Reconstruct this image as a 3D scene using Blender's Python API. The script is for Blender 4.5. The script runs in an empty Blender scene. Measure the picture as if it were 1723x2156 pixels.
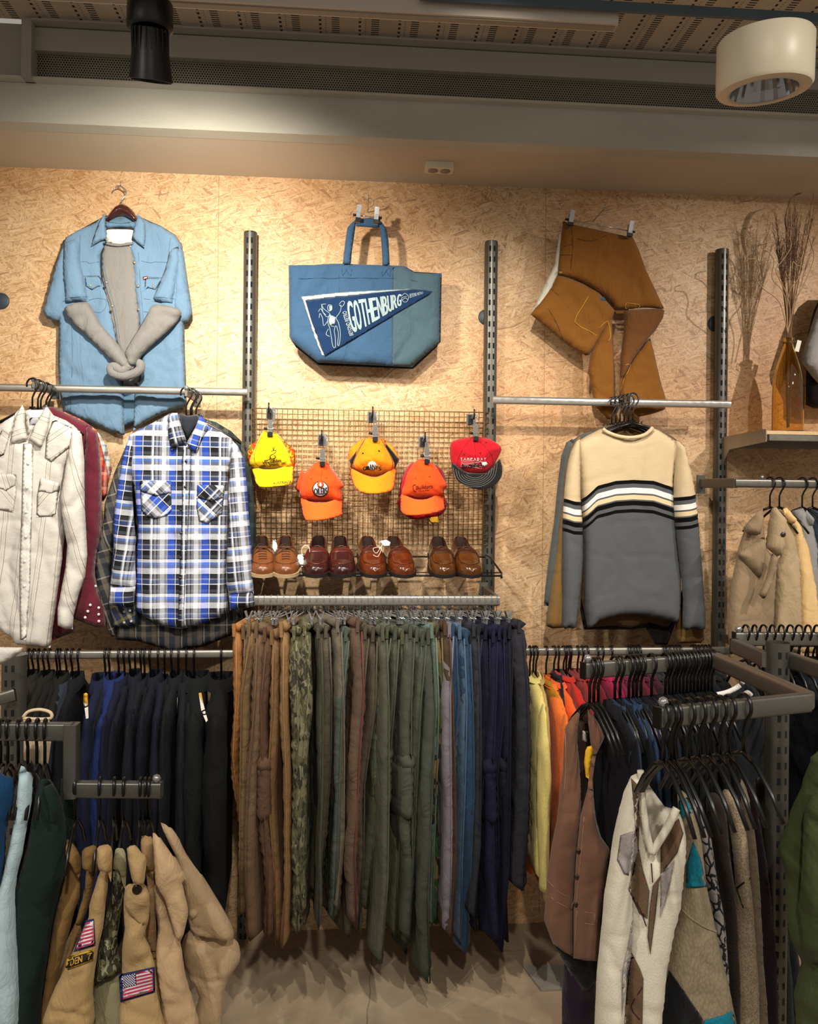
import bpy, bmesh, math, random
import numpy as np
from mathutils import Vector, Matrix, noise, geometry
from mathutils.bvhtree import BVHTree
random.seed(7)
PI = math.pi
scene = bpy.context.scene
COL = scene.collection

# ---------------------------------------------------------------- camera
F = 1650.0; HZ = 1050.0; CX = 861.5
YAW = math.radians(4.3); ROLL = 0.0096
CAM = Vector((0.0, -2.92, 1.6))
fw = Vector((math.sin(YAW), math.cos(YAW), 0)); r0 = Vector((math.cos(YAW), -math.sin(YAW), 0)); Z = Vector((0, 0, 1))
rt = r0 * math.cos(ROLL) + Z * math.sin(ROLL)
up = Z * math.cos(ROLL) - r0 * math.sin(ROLL)
cd = bpy.data.cameras.new('camera'); cam = bpy.data.objects.new('camera', cd); COL.objects.link(cam)
cd.sensor_fit = 'HORIZONTAL'; cd.sensor_width = 36.0; cd.lens = 36.0 * F / 1723.0
cd.shift_y = -(1078.0 - HZ) / 1723.0
cd.clip_start = 0.02
m = Matrix((rt, up, -fw)).transposed().to_4x4(); m.translation = CAM
cam.matrix_world = m
scene.camera = cam

# ---------------------------------------------------------------- world, exposure, lights
vs = scene.view_settings
vs.view_transform = 'Standard'; vs.look = 'None'; vs.gamma = 1.0; vs.use_curve_mapping = False
vs.exposure = -0.12
w = bpy.data.worlds.new('shop_air'); scene.world = w; w.use_nodes = True
w.node_tree.nodes['Background'].inputs[0].default_value = (1.0, 0.91, 0.81, 1)
w.node_tree.nodes['Background'].inputs[1].default_value = 0.37

def spot(name, loc, target, power, size=70, blend=0.6, radius=0.03, col=(1.0, 0.90, 0.78)):
    l = bpy.data.lights.new(name, 'SPOT'); l.energy = power; l.color = col
    l.spot_size = math.radians(size); l.spot_blend = blend; l.shadow_soft_size = radius
    o = bpy.data.objects.new(name, l); COL.objects.link(o); o.location = loc
    o.rotation_euler = (Vector(target) - Vector(loc)).to_track_quat('-Z', 'Y').to_euler()
    return o
WARM = (1.0, 0.92, 0.80); PINK = (1.0, 0.87, 0.79)
spot('lamp_over_denim_shirt', (-0.43, -1.02, 2.545), (-0.55, 0, 1.95), 122, 128, 0.95, 0.03, WARM)
spot('lamp_over_display', (0.35, -1.65, 2.95), (0.35, 0, 1.35), 130, 70, 0.8, 0.018, WARM)
spot('lamp_right_bay', (2.45, -1.7, 2.85), (1.35, 0, 1.4), 132, 74, 0.8, 0.02, PINK)
spot('lamp_left_aisle', (-1.6, -2.9, 3.0), (-0.7, -0.8, 0.7), 150, 80, 0.7, 0.05, (1.0, 0.92, 0.82))
spot('lamp_right_aisle', (1.9, -3.0, 3.0), (0.8, -0.9, 0.7), 140, 80, 0.7, 0.05, (1.0, 0.92, 0.82))
spot('lamp_middle_aisle', (0.1, -3.5, 3.0), (0.1, -0.5, 0.6), 150, 70, 0.8, 0.06, (1.0, 0.92, 0.82))

# ---------------------------------------------------------------- pixel -> world
def ray(px, py):
    return (rt * ((px - CX) / F) + up * (-(py - HZ) / F) + fw)
def P(px, py, d):            # point seen at pixel, d metres in front of the back wall
    v = ray(px, py); t = (-d - CAM.y) / v.y
    return CAM + v * t
def PZ(px, py, z):           # point seen at pixel, at height z
    v = ray(px, py); t = (z - CAM.z) / v.z
    return CAM + v * t
def PD(px, py, dep):         # point seen at pixel, at camera depth
    return CAM + ray(px, py) * dep

# ---------------------------------------------------------------- object helpers
def tag(o, label, cat=None, group=None, kind=None):
    if label: o['label'] = label
    if cat: o['category'] = cat
    if group: o['group'] = group
    if kind: o['kind'] = kind
    return o
def thing(name, label, cat, loc=(0, 0, 0), rotz=0.0, group=None):
    o = bpy.data.objects.new(name, None); COL.objects.link(o); o.empty_display_size = 0.02
    o.location = loc; o.rotation_euler = (0, 0, rotz)
    return tag(o, label, cat, group)
def mesh_obj(name, verts, faces, mat, parent=None, uvs=None, smooth=True, world=False):
    """verts in the parent's frame (or world coords when world=True)."""
    me = bpy.data.meshes.new(name)
    if world and parent is not None:
        M = Matrix.LocRotScale(parent_loc(parent), parent.rotation_euler, None).inverted()
        verts = [M @ Vector(v) for v in verts]
    me.from_pydata([tuple(v) for v in verts], [], faces)
    if uvs is not None:
        l = me.uv_layers.new(name='UVMap')
        idx = np.zeros(len(me.loops), dtype=np.int32); me.loops.foreach_get('vertex_index', idx)
        l.data.foreach_set('uv', np.asarray(uvs, dtype=np.float32)[idx].ravel())
    if mat: me.materials.append(mat)
    me.validate()
    bm = bmesh.new(); bm.from_mesh(me); bmesh.ops.recalc_face_normals(bm, faces=bm.faces); bm.to_mesh(me); bm.free()
    if smooth: me.polygons.foreach_set('use_smooth', [True] * len(me.polygons))
    o = bpy.data.objects.new(name, me); COL.objects.link(o)
    if parent is not None: o.parent = parent
    return o
def parent_loc(p):
    l = Vector(p.location)
    while p.parent: p = p.parent; l = l + Vector(p.location)
    return l
def struct(o): o['kind'] = 'structure'; return o

class MB:                                  # collects shapes into one mesh
    def __init__(s): s.v = []; s.f = []
    def add(s, v, f):
        n = len(s.v); s.v += [Vector(a) for a in v]; s.f += [[i + n for i in q] for q in f]; return s
    def box(s, c, e, R=None):              # centre, full extents
        c = Vector(c); h = [x / 2 for x in e]; v = []
        for x in (-1, 1):
            for y in (-1, 1):
                for z in (-1, 1):
                    q = Vector((x * h[0], y * h[1], z * h[2])); v.append(c + (R @ q if R else q))
        return s.add(v, [(0, 1, 3, 2), (4, 6, 7, 5), (0, 4, 5, 1), (2, 3, 7, 6), (0, 2, 6, 4), (1, 5, 7, 3)])
    def tube(s, pts, r, n=8, cap=True, sy=1.0):
        pts = [Vector(p) for p in pts]; rs = r if isinstance(r, (list, tuple)) else [r] * len(pts)
        v = []; f = []; prev = None
        for i, p in enumerate(pts):
            t = (pts[min(i + 1, len(pts) - 1)] - pts[max(i - 1, 0)])
            if t.length < 1e-9: t = Vector((0, 0, 1))
            t.normalize()
            if prev is None:
                a = t.cross(Vector((0, 0, 1)))
                if a.length < 1e-3: a = t.cross(Vector((0, 1, 0)))
            else: a = prev - t * prev.dot(t)
            a.normalize(); prev = a; b = t.cross(a)
            for k in range(n):
                th = 2 * PI * k / n
                v.append(p + a * (rs[i] * math.cos(th)) + b * (rs[i] * sy * math.sin(th)))
        for i in range(len(pts) - 1):
            for k in range(n):
                k2 = (k + 1) % n
                f.append((i * n + k, i * n + k2, (i + 1) * n + k2, (i + 1) * n + k))
        if cap: f.append(tuple(range(n - 1, -1, -1))); f.append(tuple((len(pts) - 1) * n + k for k in range(n)))
        return s.add(v, f)
    def lathe(s, prof, c=(0, 0, 0), n=32, closed=False):
        c = Vector(c); v = []; f = []
        for (r, z) in prof:
            for k in range(n):
                th = 2 * PI * k / n; v.append(c + Vector((r * math.cos(th), r * math.sin(th), z)))
        m_ = len(prof)
        for i in range(m_ - 1 + (1 if closed else 0)):
            for k in range(n):
                k2 = (k + 1) % n; j = (i + 1) % m_
                f.append((i * n + k, i * n + k2, j * n + k2, j * n + k))
        return s.add(v, f)
    def bar(s, a, b, w_, h_, bev=0.25):     # rounded rectangular tube from a to b, w sideways, h vertical
        a = Vector(a); b = Vector(b); t = (b - a).normalized()
        sd = t.cross(Vector((0, 0, 1)))
        if sd.length < 1e-3: sd = Vector((1, 0, 0))
        sd.normalize(); u = sd.cross(t)
        r = min(w_, h_) * bev; sec = []
        for (sx, sz, a0) in ((1, 1, 0), (-1, 1, 90), (-1, -1, 180), (1, -1, 270)):
            for k in range(4):
                th = math.radians(a0 + 30 * k)
                sec.append((sx * (w_ / 2 - r) + r * math.cos(th), sz * (h_ / 2 - r) + r * math.sin(th)))
        n = len(sec); v = [p + sd * q[0] + u * q[1] for p in (a, b) for q in sec]
        f = [(k, (k + 1) % n, n + (k + 1) % n, n + k) for k in range(n)]
        f += [tuple(range(n - 1, -1, -1)), tuple(range(n, 2 * n))]
        return s.add(v, f)
    def xf(s, M):
        s.v = [M @ v for v in s.v]; return s
    def build(s, name, mat, parent=None, smooth=True, world=False, auto=None):
        o = mesh_obj(name, s.v, s.f, mat, parent, None, smooth, world)
        if auto is not None: sharp(o, auto)
        return o
def sharp(o, deg=35):
    me = o.data; bm = bmesh.new(); bm.from_mesh(me)
    for e in bm.edges:
        if len(e.link_faces) == 2 and e.calc_face_angle(0) > math.radians(deg): e.smooth = False
    bm.to_mesh(me); bm.free(); return o

def catmull(pts, sub=4, closed=True):
    n = len(pts); out = []
    rng = range(n) if closed else range(n - 1)
    for i in rng:
        if closed: p0, p1, p2, p3 = pts[(i - 1) % n], pts[i], pts[(i + 1) % n], pts[(i + 2) % n]
        else: p0, p1, p2, p3 = pts[max(i - 1, 0)], pts[i], pts[i + 1], pts[min(i + 2, n - 1)]
        for k in range(sub):
            t = k / sub
            out.append(tuple(0.5 * (2 * b + (c - a) * t + (2 * a - 5 * b + 4 * c - d) * t * t + (3 * b - a - 3 * c + d) * t ** 3)
                             for a, b, c, d in zip(p0, p1, p2, p3)))
    if not closed: out.append(tuple(pts[-1]))
    return out
def resample(poly, step):
    out = []; n = len(poly)
    for i in range(n):
        a = poly[i]; b = poly[(i + 1) % n]; L = math.hypot(b[0] - a[0], b[1] - a[1]); k = max(1, int(round(L / step)))
        for j in range(k): out.append((a[0] + (b[0] - a[0]) * j / k, a[1] + (b[1] - a[1]) * j / k))
    return out
def seg_dist(pts, poly):
    """distance of each point to the closed polygon's edges, and inside mask."""
    p = np.asarray(pts); a = np.asarray(poly); b = np.roll(a, -1, axis=0)
    d = np.full(len(p), 1e9); ins = np.zeros(len(p), bool)
    for i in range(len(a)):
        ab = b[i] - a[i]; L2 = ab @ ab
        if L2 < 1e-14: continue
        t = np.clip(((p - a[i]) @ ab) / L2, 0, 1); q = a[i] + t[:, None] * ab
        d = np.minimum(d, np.hypot(*(p - q).T))
        c = ((a[i][1] > p[:, 1]) != (b[i][1] > p[:, 1]))
        xx = (b[i][0] - a[i][0]) * (p[:, 1] - a[i][1]) / (b[i][1] - a[i][1] + 1e-30) + a[i][0]
        ins ^= c & (p[:, 0] < xx)
    return d, ins
def nz(x, y, z=0.0): return noise.noise(Vector((x, y, z)))
def drape(amp=0.006, fx=16, fz=2.2, seed=0.0, fine=0.0015, ang=0.0, crease=0.5):
    ca, sa = math.cos(ang), math.sin(ang)
    def f(x, z):
        u = x * ca + z * sa; v = -x * sa + z * ca
        wob = 0.35 * nz(u * 3, v * 4, seed + 31)
        r = amp * nz(u * fx + wob, v * fz, seed) * 1.3
        n2 = nz(u * fx * 0.8 + wob * 2, v * fz * 1.4, seed + 5); r -= amp * crease * max(0.0, 1 - abs(n2) * 7)
        n3 = nz(u * fx * 0.5 + v * 7, v * 5 - u * 4, seed + 17); r -= amp * crease * 0.6 * max(0.0, 1 - abs(n3) * 9)
        return r + fine * nz(x * 48, z * 36, seed + 11)
    return f
def sheet_geo(poly, T, R=0.03, back=0.02, fold=None, res=0.012, uvrot=0.0, uvo=(0, 0), lean=None):
    """A closed cloth body: outline (x,z) filled, the front puffed by T (towards -y), the back by `back`.
       returns verts (x, y, z), faces, uvs"""
    poly = resample(poly, res); n = len(poly)
    a = np.array(poly); mn = a.min(0); mx = a.max(0)
    if sum(poly[i][0] * poly[(i + 1) % n][1] - poly[(i + 1) % n][0] * poly[i][1] for i in range(n)) < 0: poly = poly[::-1]
    g = []
    k = 0; zz = mn[1]
    while zz < mx[1]:
        xx = mn[0] + (res / 2 if k % 2 else 0)
        while xx < mx[0]: g.append((xx, zz)); xx += res
        zz += res * 0.87; k += 1
    if g:
        d, ins = seg_dist(g, poly); keep = ins & (d > res * 0.55)
        g = [tuple(q) for q, kk in zip(g, keep) if kk]
    pts = [Vector(q) for q in poly] + [Vector(q) for q in g]
    edges = [(i, (i + 1) % n) for i in range(n)]
    ov, oe, of, _, _, _ = geometry.delaunay_2d_cdt(pts, edges, [list(range(n))], 1, 1e-7)
    dd, _ = seg_dist([(v.x, v.y) for v in ov], poly)
    N = len(ov); V = []; UV = []
    cu, su = math.cos(uvrot), math.sin(uvrot)
    bnd = dd < 1e-5
    def prof(q): q = min(q / R, 1.0); return math.sqrt(max(0, 1 - (1 - q) ** 2))
    for i, v in enumerate(ov):
        h = prof(dd[i]); fo = (fold(v.x, v.y) if fold else 0) * (0.35 + 0.65 * h)
        ln = lean(v.x, v.y) if lean else 0.0
        V.append((v.x, -(T * h) - fo + ln, v.y)); UV.append((v.x * cu + v.y * su + uvo[0], -v.x * su + v.y * cu + uvo[1]))
    bi = {}
    for i, v in enumerate(ov):
        if bnd[i]: bi[i] = i
        else:
            bi[i] = len(V); h = prof(dd[i]); ln = lean(v.x, v.y) if lean else 0.0
            V.append((v.x, back * h + ln, v.y)); UV.append(UV[i])
    FA = [tuple(f) for f in of] + [tuple(bi[i] for i in reversed(f)) for f in of]
    return V, FA, UV
def sheet_px(name, pix, d, T, mat, parent=None, R=0.03, back=0.02, fold=None, res=0.012, uvrot=0.0, uvo=(0, 0), smooth_pts=0, lean=None):
    """outline given where it is seen in the photograph, at d metres from the wall"""
    if smooth_pts: pix = catmull(pix, smooth_pts)
    w3 = [P(x, y, d) for x, y in pix]; poly = [(q.x, q.z) for q in w3]
    V, FA, UV = sheet_geo(poly, T, R, back, fold, res, uvrot, uvo, lean)
    V = [(x, y - d, z) for x, y, z in V]
    return mesh_obj(name, V, FA, mat, parent, UV, world=parent is not None)

def bvh_of(objs):
    V = []; Fs = []
    for o in objs:
        L = Vector(o.location) + (parent_loc(o.parent) if o.parent else Vector((0, 0, 0)))
        R = (o.parent.rotation_euler.to_matrix() if o.parent and o.parent.rotation_euler.z else None)
        n = len(V); base = parent_loc(o.parent) if o.parent else Vector((0, 0, 0))
        V += [(base + (R @ v.co if R else v.co)) for v in o.data.vertices]
        Fs += [[i + n for i in p.vertices] for p in o.data.polygons]
    return BVHTree.FromPolygons(V, Fs)
def stick(pts3, bvh, off=0.0015, maxd=5.0):
    """lay points onto the cloth they are seen against; points past its edge keep the neighbours' depth"""
    res = []
    for p in pts3:
        v = Vector(p) - CAM; L = v.length; v.normalize()
        h = bvh.ray_cast(CAM, v, maxd)[0]
        res.append((v, (h - CAM).length if h else None, L))
    hits = sorted(r[1] for r in res if r[1] is not None)
    out = []
    last = hits[len(hits) // 2] if hits else None
    for v, t_, L in res:
        if t_ is None: t_ = last if last is not None else L
        else: last = t_
        out.append(CAM + v * (t_ - off))
    return out
_tc = {}
def text_geo(s, font_bold=False):
    if s in _tc: return _tc[s]
    c = bpy.data.curves.new('t', 'FONT'); c.body = s; c.align_x = 'CENTER'; c.align_y = 'CENTER'; c.resolution_u = 3
    o = bpy.data.objects.new('t', c); COL.objects.link(o)
    dg = bpy.context.evaluated_depsgraph_get(); me = bpy.data.meshes.new_from_object(o.evaluated_get(dg))
    V = [v.co.copy() for v in me.vertices]; FA = [tuple(p.vertices) for p in me.polygons]
    bpy.data.objects.remove(o); bpy.data.meshes.remove(me); bpy.data.curves.remove(c)
    if V:
        x0 = min(v.x for v in V); x1 = max(v.x for v in V); y0 = min(v.y for v in V); y1 = max(v.y for v in V)
        V = [((v.x - x0) / (x1 - x0), (v.y - y0) / (y1 - y0)) for v in V]
    _tc[s] = (V, FA); return _tc[s]
def lettering(name, s, quad, d, mat, parent, bvh=None, off=0.002, bold=0.0):
    """letters whose box has its corners at the four pixels (bl, br, tr, tl)"""
    V, FA = text_geo(s); W = []
    offs = [(0, 0)] if not bold else [(0, 0), (bold, 0), (-bold, 0)]
    FF = []
    for k, (ox, oy) in enumerate(offs):
        n = len(W)
        for (u, v) in V:
            u2 = u
            x = (1 - u2) * (1 - v) * quad[0][0] + u2 * (1 - v) * quad[1][0] + u2 * v * quad[2][0] + (1 - u2) * v * quad[3][0] + ox
            y = (1 - u2) * (1 - v) * quad[0][1] + u2 * (1 - v) * quad[1][1] + u2 * v * quad[2][1] + (1 - u2) * v * quad[3][1]
            p = P(x, y, d); p.y -= 0.0001 * k; W.append(p)
        FF += [tuple(i + n for i in f) for f in FA]
    if bvh: W = stick(W, bvh, off)
    return mesh_obj(name, W, FF, mat, parent, None, False, world=True)
def patch(name, pix, d, mat, parent, bvh=None, off=0.002, res=0.006, thick=0.0015):
    """a flat sewn-on shape that follows the cloth below it"""
    w3 = [P(x, y, d) for x, y in pix]; poly = [(q.x, q.z) for q in w3]
    V, FA, UV = sheet_geo(poly, thick, 0.002, 0.0, None, res)
    n = len(V); Wd = [Vector((x, -d, z)) for x, y, z in V]
    S = stick(Wd, bvh, off) if bvh else Wd
    S = [p + (p - CAM).normalized() * v[1] for p, v in zip(S, V)]
    return mesh_obj(name, S, FA, mat, parent, UV, world=True)
def line_px(mb, pix, d, r, bvh=None, off=0.0005, sub=4, closed=False, n=5):
    p = catmull(pix, sub, closed) if sub > 1 else pix
    if closed: p = list(p) + [p[0]]
    W = [P(x, y, d) for x, y in p]
    if bvh: W = stick(W, bvh, off)
    mb.tube(W, r, n)
    return mb
# ---------------------------------------------------------------- materials
def lin(h):
    if not isinstance(h, str): return tuple(h) + ((1,) if len(h) == 3 else ())
    h = h.lstrip('#'); c = [int(h[i:i + 2], 16) / 255 for i in (0, 2, 4)]
    return tuple(x / 12.92 if x <= 0.04045 else ((x + 0.055) / 1.055) ** 2.4 for x in c) + (1.0,)
class NT:
    def __init__(s, name):
        s.m = bpy.data.materials.new(name); s.m.use_nodes = True; s.t = s.m.node_tree; s.b = s.t.nodes['Principled BSDF']
    def n(s, ty, **kw):
        o = s.t.nodes.new(ty)
        for k, v in kw.items():
            if k.startswith('i_'): o.inputs[int(k[2:])].default_value = v
            else: setattr(o, k, v)
        return o
    def l(s, a, b): s.t.links.new(a, b)
    def put(s, sock, x):
        if hasattr(x, 'links'): s.l(x, sock)
        else: sock.default_value = x
    def math(s, op, a, b=0.0, c=0.0):
        o = s.n('ShaderNodeMath', operation=op); s.put(o.inputs[0], a); s.put(o.inputs[1], b); s.put(o.inputs[2], c); return o.outputs[0]
    def mix(s, fac, a, b, mode='MIX'):
        o = s.n('ShaderNodeMix', data_type='RGBA', blend_type=mode); s.put(o.inputs[0], fac); s.put(o.inputs[6], a); s.put(o.inputs[7], b); return o.outputs[2]
    def coord(s, kind='Object', scale=(1, 1, 1), rot=(0, 0, 0), loc=(0, 0, 0)):
        tc = s.n('ShaderNodeTexCoord'); mp = s.n('ShaderNodeMapping')
        mp.inputs['Scale'].default_value = scale; mp.inputs['Rotation'].default_value = rot; mp.inputs['Location'].default_value = loc
        s.l(tc.outputs[kind], mp.inputs[0]); return mp.outputs[0]
    def noise(s, vec, sc, det=3, rough=0.5, dist=0.0):
        o = s.n('ShaderNodeTexNoise'); s.l(vec, o.inputs['Vector']); o.inputs['Scale'].default_value = sc
        o.inputs['Detail'].default_value = det; o.inputs['Roughness'].default_value = rough; o.inputs['Distortion'].default_value = dist; return o.outputs[0]
    def ramp(s, fac, stops, interp='LINEAR'):
        o = s.n('ShaderNodeValToRGB'); r = o.color_ramp; r.interpolation = interp
        while len(r.elements) < len(stops): r.elements.new(0.5)
        for e, (p, c) in zip(r.elements, stops): e.position = p; e.color = lin(c) if isinstance(c, str) else tuple(c)
        s.l(fac, o.inputs[0]); return o.outputs[0]
    def bump(s, h, strength=0.2, dist=0.001, prev=None):
        o = s.n('ShaderNodeBump'); o.inputs['Strength'].default_value = strength; o.inputs['Distance'].default_value = dist
        s.l(h, o.inputs['Height'])
        if prev: s.l(prev, o.inputs['Normal'])
        return o.outputs[0]
    def out(s, col=None, rough=None, metal=None, normal=None, **kw):
        if col is not None: s.put(s.b.inputs['Base Color'], col)
        if rough is not None: s.put(s.b.inputs['Roughness'], rough)
        if metal is not None: s.b.inputs['Metallic'].default_value = metal
        if normal is not None: s.l(normal, s.b.inputs['Normal'])
        for k, v in kw.items(): s.b.inputs[k.replace('_', ' ')].default_value = v
        return s.m
_mc = {}
def plain(name, col, rough=0.6, metal=0.0, **kw):
    k = (name, col, rough, metal)
    if k in _mc: return _mc[k]
    t = NT(name); _mc[k] = t.out(lin(col), rough, metal, **kw); return _mc[k]
def metal(name, col, rough=0.35, wear=0.3):
    t = NT(name); v = t.coord(); n = t.noise(v, 6, 4); n2 = t.noise(t.coord(scale=(1, 1, 1)), 60, 3)
    c = t.mix(t.math('MULTIPLY', n, wear), lin(col), tuple(x * 0.45 for x in lin(col)[:3]) + (1,))
    r = t.math('ADD', t.math('MULTIPLY', n2, 0.2), rough - 0.1)
    return t.out(c, r, 0.7)
def fabric(name, col, rough=0.9, var=0.35, vs_=9, weave=900, bump=0.25, sheen=0.15, col2=None, kind='Object', streak=(1, 1, 1)):
    k = (name, col, col2, weave)
    if k in _mc: return _mc[k]
    t = NT(name); v = t.coord(kind, scale=streak); n = t.noise(v, vs_, 5, 0.6)
    base = lin(col); dk = tuple(x * 0.55 for x in base[:3]) + (1,) if col2 is None else lin(col2)
    c = t.mix(t.math('MULTIPLY', t.math('SUBTRACT', n, 0.25), var * 2), base, dk)
    v2 = t.coord(kind); wn = t.noise(v2, weave, 2, 0.6)
    c = t.mix(t.math('MULTIPLY', wn, 0.35), c, tuple(min(1, x * 1.35 + 0.0012) for x in base[:3]) + (1,))
    wr = t.noise(t.coord(kind, scale=(1, 1, 0.55)), 17, 5, 0.6, 1.3)
    nb = t.bump(wn, bump, 0.0012); nb = t.bump(wr, 0.6, 0.013, nb)
    _mc[k] = t.out(c, rough, 0.0, nb, Sheen_Weight=sheen, Specular_IOR_Level=0.2); return _mc[k]
def stripes(name, warp, weft, pu, pv, mode=0.5, noise_amt=0.1, rough=0.9):
    """woven check: warp and weft are lists of (position, colour); periods in metres of cloth"""
    t = NT(name); tc = t.n('ShaderNodeTexCoord'); sp = t.n('ShaderNodeSeparateXYZ'); t.l(tc.outputs['UV'], sp.inputs[0])
    cu = t.ramp(t.math('FRACT', t.math('DIVIDE', sp.outputs[0], pu)), warp, 'CONSTANT')
    c = cu
    if weft:
        cv = t.ramp(t.math('FRACT', t.math('DIVIDE', sp.outputs[1], pv)), weft, 'CONSTANT')
        c = t.mix(mode, cu, cv)
    v = t.coord('Object'); n = t.noise(v, 700, 2); n2 = t.noise(v, 7, 4)
    c = t.mix(t.math('MULTIPLY', n2, noise_amt), c, (0.02, 0.02, 0.03, 1))
    nb = t.bump(n, 0.2, 0.001); nb = t.bump(t.noise(v, 24, 4, 0.6, 0.8), 0.4, 0.006, nb)
    return t.out(c, rough, 0.0, nb, Sheen_Weight=0.02, Specular_IOR_Level=0.2)
def knit(name, col, col2=None, sc=260, var=0.3, bump=0.6):
    t = NT(name); v = t.coord('Object', scale=(1, 1, 0.55)); vo = t.n('ShaderNodeTexVoronoi'); t.l(v, vo.inputs['Vector']); vo.inputs['Scale'].default_value = sc
    n = t.noise(t.coord(), 12, 4); base = lin(col); b2 = lin(col2) if col2 else tuple(x * 0.6 for x in base[:3]) + (1,)
    c = t.mix(t.math('MULTIPLY', vo.outputs['Distance'], 0.7), base, b2); c = t.mix(t.math('MULTIPLY', n, var), c, b2)
    inv = t.math('SUBTRACT', 1.0, vo.outputs['Distance'])
    return t.out(c, 0.95, 0.0, t.bump(inv, bump, 0.0015), Sheen_Weight=0.08, Specular_IOR_Level=0.2)
def camo(name, cols, sc=9, kind='Object', stretch=(1, 1, 1), fine=0.0):
    t = NT(name); v = t.coord(kind, scale=stretch)
    n1 = t.noise(v, sc, 2, 0.5, 0.7); c = lin(cols[0])
    n2 = t.noise(t.coord(kind, scale=stretch, loc=(4, 2, 7)), sc * 1.15, 2, 0.5, 0.7); n3 = t.noise(t.coord(kind, scale=stretch, loc=(9, 5, 1)), sc * 1.3, 2, 0.5, 0.7)
    c = t.mix(t.ramp(n1, [(0.0, '000000'), (0.52, 'ffffff')], 'CONSTANT'), c, lin(cols[1]))
    c = t.mix(t.ramp(n2, [(0.0, '000000'), (0.55, 'ffffff')], 'CONSTANT'), c, lin(cols[2]))
    c = t.mix(t.ramp(n3, [(0.0, '000000'), (0.58, 'ffffff')], 'CONSTANT'), c, lin(cols[3]))
    nb = t.bump(t.noise(t.coord(), 30, 4, 0.6, 0.6), 0.4, 0.006)
    return t.out(c, 0.9, 0.0, nb, Specular_IOR_Level=0.2)

# OSB: layers of long thin flakes lying at many angles
def osb_mat():
    t = NT('osb_board'); tc = t.n('ShaderNodeTexCoord')
    warp = t.n('ShaderNodeTexNoise'); t.l(tc.outputs['Object'], warp.inputs[0]); warp.inputs['Scale'].default_value = 7; warp.inputs['Detail'].default_value = 2
    off = t.n('ShaderNodeVectorMath', operation='SCALE'); t.l(warp.outputs[1], off.inputs[0]); off.inputs['Scale'].default_value = 0.05
    pos = t.n('ShaderNodeVectorMath', operation='ADD'); t.l(tc.outputs['Object'], pos.inputs[0]); t.l(off.outputs[0], pos.inputs[1])
    col = lin('d6ba92'); hgt = 0.5
    angs = [5, 62, -38, 88, 24, -67, 42, -15]
    for i, a in enumerate(angs):
        mp = t.n('ShaderNodeMapping'); t.l(pos.outputs[0], mp.inputs[0])
        mp.vector_type = 'TEXTURE'
        mp.inputs['Rotation'].default_value = (0, math.radians(a), 0); mp.inputs['Location'].default_value = (i * 1.7, 0, i * 2.3)
        L = 0.040 + 0.012 * (i % 3); W = (0.0042, 0.006, 0.0105, 0.005)[i % 4]
        mp.inputs['Scale'].default_value = (L, 1000.0, W)
        vo = t.n('ShaderNodeTexVoronoi', distance='EUCLIDEAN'); t.l(mp.outputs[0], vo.inputs['Vector']); vo.inputs['Scale'].default_value = 1.0
        sp = t.n('ShaderNodeSeparateColor'); t.l(vo.outputs['Color'], sp.inputs[0])
        fc = t.ramp(sp.outputs[0], [(0.0, 'e6d0ae'), (0.22, 'dcc29c'), (0.42, 'd2b48c'), (0.6, 'e6cfa8'), (0.76, 'cfae80'), (0.9, 'c09c6c'), (0.985, '97775a')])
        grain = t.noise(mp.outputs[0], 5, 3, 0.7)
        fc = t.mix(t.math('MULTIPLY', grain, 0.35), fc, lin('b8956a'))
        edge = t.math('GREATER_THAN', vo.outputs['Distance'], 0.55)
        fc = t.mix(t.math('MULTIPLY', edge, 0.5), fc, lin('8a6238'))
        show = t.math('GREATER_THAN', sp.outputs[1], 0.4 if i else 0.0)
        near = t.math('LESS_THAN', vo.outputs['Distance'], 0.62)
        fac = t.math('MULTIPLY', t.math('MULTIPLY', show, near), 0.85)
        col = t.mix(fac, col, fc) 
    big = t.noise(tc.outputs['Object'], 1.3, 3)
    br = t.ramp(big, [(0.35, 'ffffff'), (0.62, 'ead4bf')])
    col = t.mix(1.0, col, br, 'MULTIPLY')
    # darker resin-stained clusters and board joints
    st = t.ramp(t.noise(tc.outputs['Object'], 3.5, 4, 0.6), [(0.6, '000000'), (0.72, 'ffffff')])
    col = t.mix(t.math('MULTIPLY', st, 0.22), col, lin('b5803c'))
    sp = t.n('ShaderNodeSeparateXYZ'); t.l(tc.outputs['Object'], sp.inputs[0])
    for jx in JOINTS:
        ln = t.math('LESS_THAN', t.math('ABSOLUTE', t.math('SUBTRACT', sp.outputs[0], jx)), 0.0012)
        col = t.mix(t.math('MULTIPLY', ln, 0.55), col, lin('6b4a28'))
    for jz in JZ:
        ln = t.math('LESS_THAN', t.math('ABSOLUTE', t.math('SUBTRACT', sp.outputs[2], jz)), 0.001)
        col = t.mix(t.math('MULTIPLY', ln, 0.35), col, lin('6b4a28'))
    hs = t.n('ShaderNodeSeparateColor'); t.l(col, hs.inputs[0])
    return t.out(col, 0.55, 0.0, t.bump(hs.outputs[1], 0.25, 0.001))

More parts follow.
